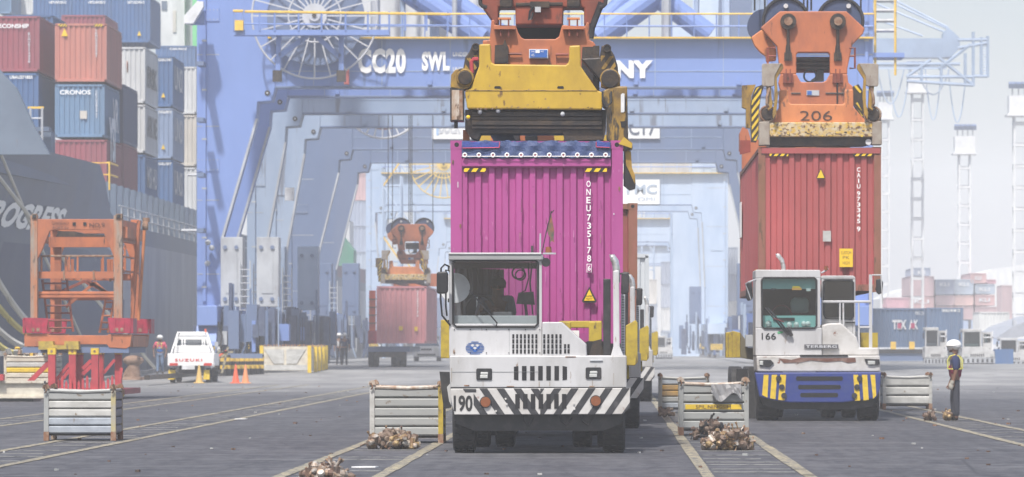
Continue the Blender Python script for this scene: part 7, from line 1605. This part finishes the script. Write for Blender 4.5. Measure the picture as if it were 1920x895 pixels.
for x, yy in ((a.x, 0), (c_.x-.12, 0), (c_.x-.02, 2.2), (c_.x-.02, 4.6), (c_.x-.02, 7), (c_.x-.02, 9.2)): b = MB(); b.box(x, x+.16, YW+yy-.06, YW+yy+.06, g, c_.z+.04, yellow); b.build('yellow_post', t)
b = MB()
for i in range(22): b.cbox((a.x+.1+i*.13, YW+.15, c_.z+.03), (.08, .1, .08+.03*(i % 3)), rustp)
b.build('hardware_row', t)
t = thing('barrier_rail', 'row of short black and yellow barrier posts along the crane rail', 'barrier', (W(440, 0, 178).x, 178, gz(178)))
for i in range(9):
    p = W(418+i*9, 0, 176+i*.5); b = MB(); b.cyl((p.x, p.y, gz(176)), (p.x, p.y, gz(176)+.9), .12, blackp, n=10)
    for z in (.3, .62): b.cyl((p.x, p.y, gz(176)+z), (p.x, p.y, gz(176)+z+.16), .125, railyellow, n=10)
    b.build('post', t)
b = MB(); b.box(W(414, 0, 177).x, W(494, 0, 177).x, 176.5, 176.7, gz(176)+.75, gz(176)+.95, craneb3); b.build('top_bar', t)
b = MB()
for p, q in (((400, 690), (412, 655)), ((404, 672), (425, 658)), ((416, 700), (428, 650)), ((412, 661), (437, 660)), ((398, 682), (424, 662))): b.bar(W(*p, 172), W(*q, 172), .09, .05, lineY if p[0] != 404 else conem)
b.solo('road_barrier', 'tilted yellow and orange wooden barrier beside the pickup truck', 'barrier')

# ================================================================ HEAPS OF TWISTLOCKS
brass = mat('worn brass cone', (.34, .25, .12), .5, .3, wear=(.22, .13, .07), amt=.5, scale=14); bone = mat('galvanised lock', (.42, .40, .36), .5, .2, wear=(.25, .16, .1), amt=.5, scale=12); lrust = mat('rusted lock', (.13, .085, .06), .7, wear=(.2, .15, .11), amt=.45, scale=12)
dk = mat('greasy lock body', (.06, .05, .045), .5, wear=(.16, .09, .06), amt=.5, scale=9)
_tl = {}
def twistlock_mesh(m1, m2, m3):
    k = (m1.name, m2.name, m3.name)
    if k not in _tl:
        b = MB(); b.cyl((-.06, 0, 0), (.06, 0, 0), .042, m1, n=8); b.cbox((0, 0, 0), (.11, .07, .06), m1); b.cbox((0, 0, .03), (.09, .06, .02), m2)
        b.cyl((0, 0, .03), (0, 0, .07), .042, m2, .040, 10); b.cyl((0, 0, .07), (0, 0, .11), .046, m2, .016, 10); b.cyl((0, 0, -.02), (0, 0, -.08), .036, m1, .026, 10); b.cyl((0, 0, -.08), (0, 0, -.10), .040, m2, .030, 10)
        b.tube([(0, 0, 0), (.08, .01, 0), (.12, .01, .02)], .009, m3, 5); b.cyl((.115, .01, .02), (.14, .012, .03), .014, m3, n=7)
        me = bpy.data.meshes.new('twistlock'); me.from_pydata(b.v, [], b.f)
        for m in b.mats: me.materials.append(m)
        me.polygons.foreach_set('material_index', b.m); _tl[k] = me
    return _tl[k]
def heap(x0, x1, ytop, ybase, label, n, tones, seed, Y=None):
    """every twistlock is an object of its own, tumbled into a low heap"""
    Y = Y or H*F/(ybase-VY); rr = random.Random(seed); xa, xb = W(x0, 0, Y).x, W(x1, 0, Y).x; hh = (ybase-ytop)*Y/F
    for i in range(n):
        u = min(1, max(0, rr.gauss(.5, .25))); env = (1-(2*u-1)**2)**.6; lay = rr.random()**1.2
        o = bpy.data.objects.new('twistlock', twistlock_mesh(rr.choice(tones), rr.choice(tones), rr.choice(tones))); C.objects.link(o)
        o.location = (xa+(xb-xa)*u, Y+rr.uniform(0, .6)*(.4+env*.6), .06+hh*.62*env*lay); o.rotation_euler = (rr.uniform(0, 6.3), rr.uniform(0, 6.3), rr.uniform(0, 6.3)); s = rr.uniform(.9, 1.25); o.scale = (s, s, s)
        tag(o, label, 'twistlock', 'twistlocks heaped on the ground')
heap(694, 774, 806, 843, 'rusty brass twistlock in the heap before the grey bin left of truck 190', 50, [brass, bone, dk, lrust, lrust], 1)
heap(572, 645, 880, 908, 'whitish twistlock in the nearest heap, between the yellow lines', 36, [bone, bone, lrust, dk, bone], 2)
heap(1326, 1408, 802, 845, 'brown or white twistlock in the big heap before the yellow lettered bin', 60, [brass, bone, dk, lrust, lrust, bone], 3)
heap(1303, 1365, 786, 826, 'dark greasy twistlock in the black heap at the foot of the lettered bin', 40, [dk, dk, blackp, lrust], 4)
heap(1240, 1262, 768, 785, 'rusty twistlock lying beside the ochre boarded bin', 4, [lrust, dk], 5)
heap(1741, 1756, 776, 790, 'dark twistlock in the little clump left of the worker', 4, [dk, lrust], 6)
heap(1766, 1790, 774, 790, 'tan twistlock in the clump at the worker\'s boots', 6, [lrust, brass], 7)
b = MB(); rr = random.Random(21)
for i in range(260):
    Y = rr.uniform(40, 150); x = rr.uniform(-17, 9)*Y/80; s = rr.uniform(.008, .03); b.cbox((x, Y, s*.5), (s*1.5, s*2.5, s), rr.choice([bin_grey, rustp, dk, dk, bin_white]), Matrix.Rotation(rr.uniform(0, 3), 3, 'Z'))
o = b.build('litter'); tag(o, 'grit and small litter scattered over the asphalt', 'litter', kind='stuff')
for x, y, w_, lab in ((705, 849, 22, 'flattened pale scrap lying left of truck 190 near the brass heap'), (129, 824, 13, 'white scrap lying beside the left lane line')):
    pass
for (px, py, w_, lab) in ((684, 878, .16, 'flattened white paper scrap between the yellow lines left of truck 190'), (452, 787, .13, 'small white paper scrap on the asphalt near the left lane line')):
    Y = H*F/(py-VY); p = W(px, py, Y); b = MB(); b.prism([(p.x-w_, Y), (p.x-w_*.3, Y-.12), (p.x+w_*.8, Y-.05), (p.x+w_, Y+.1), (p.x, Y+.14)], 'z', .006, .02, wtext); b.solo('paper_scrap', lab, 'scrap')

# ================================================================ CONES
def cone(px, Y, label, m, hgt=.72):
    x = (px-VX)*Y/F; g = gz(Y); t = thing('traffic_cone', label, 'cone', (x, Y, g), 'traffic cones near the pickup')
    b = MB(); b.cyl((x, Y, g+.04), (x, Y, g+hgt), .14, m, .025, 18); b.build('cone_body', t, smooth=False)
    b = MB(); b.cbox((x, Y, g+.02), (.40, .40, .04), m); b.build('base', t, bevel=.01)
cone(442, 158, 'red orange traffic cone, left of the pair', conem); cone(460.5, 158, 'orange traffic cone with a paler face, right of the pair', coneo); cone(373.5, 158.5, 'yellowish traffic cone just behind the pickup tailgate', mat('yellow cone plastic', (.62, .42, .14), .5), .70)

# ================================================================ PICKUP
YP = 160.0
def pickup():
    x0, x1 = W(314, 0, YP).x, W(402, 0, YP).x; cx = (x0+x1)/2; g = gz(YP); q = lambda x, y: (W(x, y, YP).x, W(x, y, YP).z)
    t = thing('parked_pickup', 'small white pickup truck seen from behind with red lettering on its tailgate', 'pickup truck', (cx, YP+2, g))
    pw = mat('pickup white', (.80, .80, .79), .3, var=.02)
    b = MB(); b.prism([q(314, 663), (q(402, 663)), q(400, 686), q(316, 686)], 'y', YP, YP+.05, pw)
    for s_, xx in ((1, 314), (-1, 402)): a = q(xx, 663); b.box(min(a[0], a[0]+s_*.05), max(a[0], a[0]+s_*.05), YP+.05, YP+1.9, q(0, 686)[1], a[1], pw)
    b.box(x0+.05, x1-.05, YP+.05, YP+1.9, q(0, 676)[1], q(0, 674)[1], pw); b.box(x0+.08, x1-.08, YP+1.7, YP+1.9, q(0, 674)[1], q(0, 663)[1], pw); b.build('cargo_bed', t, bevel=.012)
    b = MB(); b.ptext('SUZUKI', 328, 673, 379, 678, YP-.012, mat('red lettering', (.6, .03, .03), .5), bold=.03, spacing=1.3); b.build('lettering', t)
    Yc = YP+2.0; b = MB()
    P = [W(*p, Yc) for p in ((325, 663), (333, 630), (338, 625), (383, 625), (388, 631), (396, 663))]
    b.prism([(p.x, p.z) for p in ([W(325, 663, Yc), W(328, 650, Yc), W(392, 650, Yc), W(396, 663, Yc)])], 'y', Yc, Yc+1.7, pw)
    P2 = [W(*p, Yc) for p in ((333, 634), (337, 626), (383, 626), (388, 634))]; b.prism([(p.x, p.z) for p in P2], 'y', Yc, Yc+1.4, pw)
    for a, c_ in (((328, 650), (333, 634)), ((392, 650), (388, 634))): b.bar(W(*a, Yc+.03), W(*c_, Yc+.03), .12, .06, pw); b.bar(W(*a, Yc+1.2), W(*c_, Yc+1.0), .08, .06, pw)
    b.box(P2[0].x, P2[3].x, Yc+1.7, Yc+3.0, g+.5, g+1.0, pw); b.box(W(328, 0, Yc).x, W(341, 0, Yc).x, Yc-.01, Yc+.05, W(0, 650, Yc).z, W(0, 634, Yc).z, pw) if False else None
    b.build('cab', t, bevel=.03)
    gl = mat('dark car glass', (.06, .08, .1), .1)
    b = MB(); b.pprism([(330, 650), (335, 634.5), (387, 634.5), (391, 650)], Yc+.02, .03, gl); b.build('rear_window', t)
    b = MB(); pw2 = pw
    for x in (340, 345, 378, 382): b.pprism([(x, 635), (x+3, 635), (x+3, 650), (x, 650)], Yc-.01, .03, pw2)
    b.pprism([(331, 634), (389, 634), (389, 637), (331, 637)], Yc-.012, .03, pw2); b.pprism([(329, 648), (392, 648), (392, 652), (329, 652)], Yc-.012, .03, pw2)
    for y in (639, 642, 645): b.pbox(348, y, 376, y+1, Yc-.02, .02, crgrey)
    b.build('window_frame', t)
    b = MB(); b.tube([W(321, 663, YP+1.6), W(334, 623, YP+1.9), W(338, 624, YP+1.9), W(385, 624, YP+1.9), W(388, 624, YP+1.9), W(400, 663, YP+1.6)], .035, pw, 7); b.tube([W(330, 633, YP+1.85), W(392, 633, YP+1.85)], .02, pw, 5); b.build('headboard_rack', t)
    for x0_, x1_ in ((318, 333), (382, 397)): b = MB(); b.pbox(x0_, 681, x1_, 686, YP-.03, .05, mat('red tail lamp', (.5, .05, .04), .3)); b.build('tail_light', t)
    b = MB(); b.pbox(341, 685, 365, 693, YP-.05, .04, steelw); b.build('number_plate', t)
    b = MB(); b.pbox(337, 686, 382, 700, YP+.1, .4, blackp); b.box(cx-.35, cx+.35, YP+.3, YP+3.6, g+.35, g+.55, grease); b.build('chassis', t)
    for x0_, x1_ in ((315, 329), (381, 393)): b = MB(); b.pprism([(x0_+1, 694), (x1_, 694), (x1_, 712), (x0_, 712)], YP+.15, .02, yellow); b.build('mudflap', t)
    for s_, xx in ((-1, 324), (1, 392)):
        for dy in (.7, 3.0): xw = W(xx, 0, YP+.7).x; b = MB(); b.wheelx((xw, YP+dy, g+.29), .29, .19, black, grease, 18, lug=False); b.build('wheel', t)
    b = MB(); b.cbox(W(406, 646, Yc+1.5), (.14, .08, .2), crgrey); b.tube([W(396, 650, Yc+1.5), W(406, 648, Yc+1.5)], .015, blackp, 4); b.build('mirror', t)
    b = MB(); b.cyl(W(386, 624, YP+1.9), W(385, 617, YP+1.9), .04, conem, n=8); b.build('flag', t)
pickup()

# ================================================================ PEOPLE
YM = 81.0; mx = W(1791, 0, YM).x
wm = dict(skin=skin, shirt=navy, trousers=trous)
p = person('worker in a maroon reflective vest, white helmet and dark trousers standing right of truck 166', (mx, YM, 0), dict(
    pelvis=(.0, 0, .80), waist=(.0, 0, .93), chest=(.01, .0, 1.13), neck=(.0, -.01, 1.28), head0=(-.01, -.02, 1.35), head1=(-.015, -.03, 1.43), top=(-.01, -.02, 1.50),
    shl=(-.15, -.03, 1.22), shr=(.14, .03, 1.22), ell=(-.17, -.05, .97), elr=(.18, .05, .96), wrl=(-.16, -.12, .76), wrr=(.17, -.02, .75), hpl=(-.06, -.02, .76), hpr=(.07, .03, .76),
    knl=(-.03, -.04, .43), knr=(.07, .03, .43), anl=(.01, -.02, .08), anr=(.09, .05, .08), tol=(-.12, -.07, .03), tor=(.0, -.02, .03)), wm, vest=maroon, slim=.78); p.rotation_euler.z = R(-105)
for ch in list(p.children):      # work glove on the left hand, back pocket strap
    pass
g_ = MB(); c_ = Vector((mx+.175, YM-.05, .68)); g_.ball(c_, .05, glove, 10, 7, (.8, 1, 1.5)); g_.cyl(c_+Vector((0, .02, .05)), c_+Vector((0, .03, .11)), .042, glove, n=10); g_.build('glove', p)
YN = 180.0; nx_ = W(300, 0, YN).x
person('worker in a blue and pink vest and blue jeans walking near the ship', (nx_, YN, gz(YN)), dict(anl=(-.10, -.12, .1), tol=(-.11, -.25, .03), anr=(.10, .18, .12), tor=(.12, .05, .03), ell=(-.30, .05, 1.12), elr=(.30, .0, 1.12)), dict(skin=skin, shirt=pinkv, trousers=jeans), vest=bluev, scale=.97)
YR = 226.0
person('hazy worker in dark clothes and a white helmet standing right of the white crate', (W(646, 0, YR).x, YR, gz(YR)), {}, dict(skin=skin, shirt=navy, trousers=trous))
person('hazy worker in a pale shirt half hidden left of the other far worker', (W(636, 0, YR+2).x, YR+2, gz(YR)), {}, dict(skin=skin, shirt=mat('pale shirt', (.5, .5, .5), .8), trousers=trous))
person('worker in orange clothes on the ship deck behind the lashing posts', (-22.2, 188, 6.2), {}, dict(skin=skin, shirt=conem, trousers=conem))
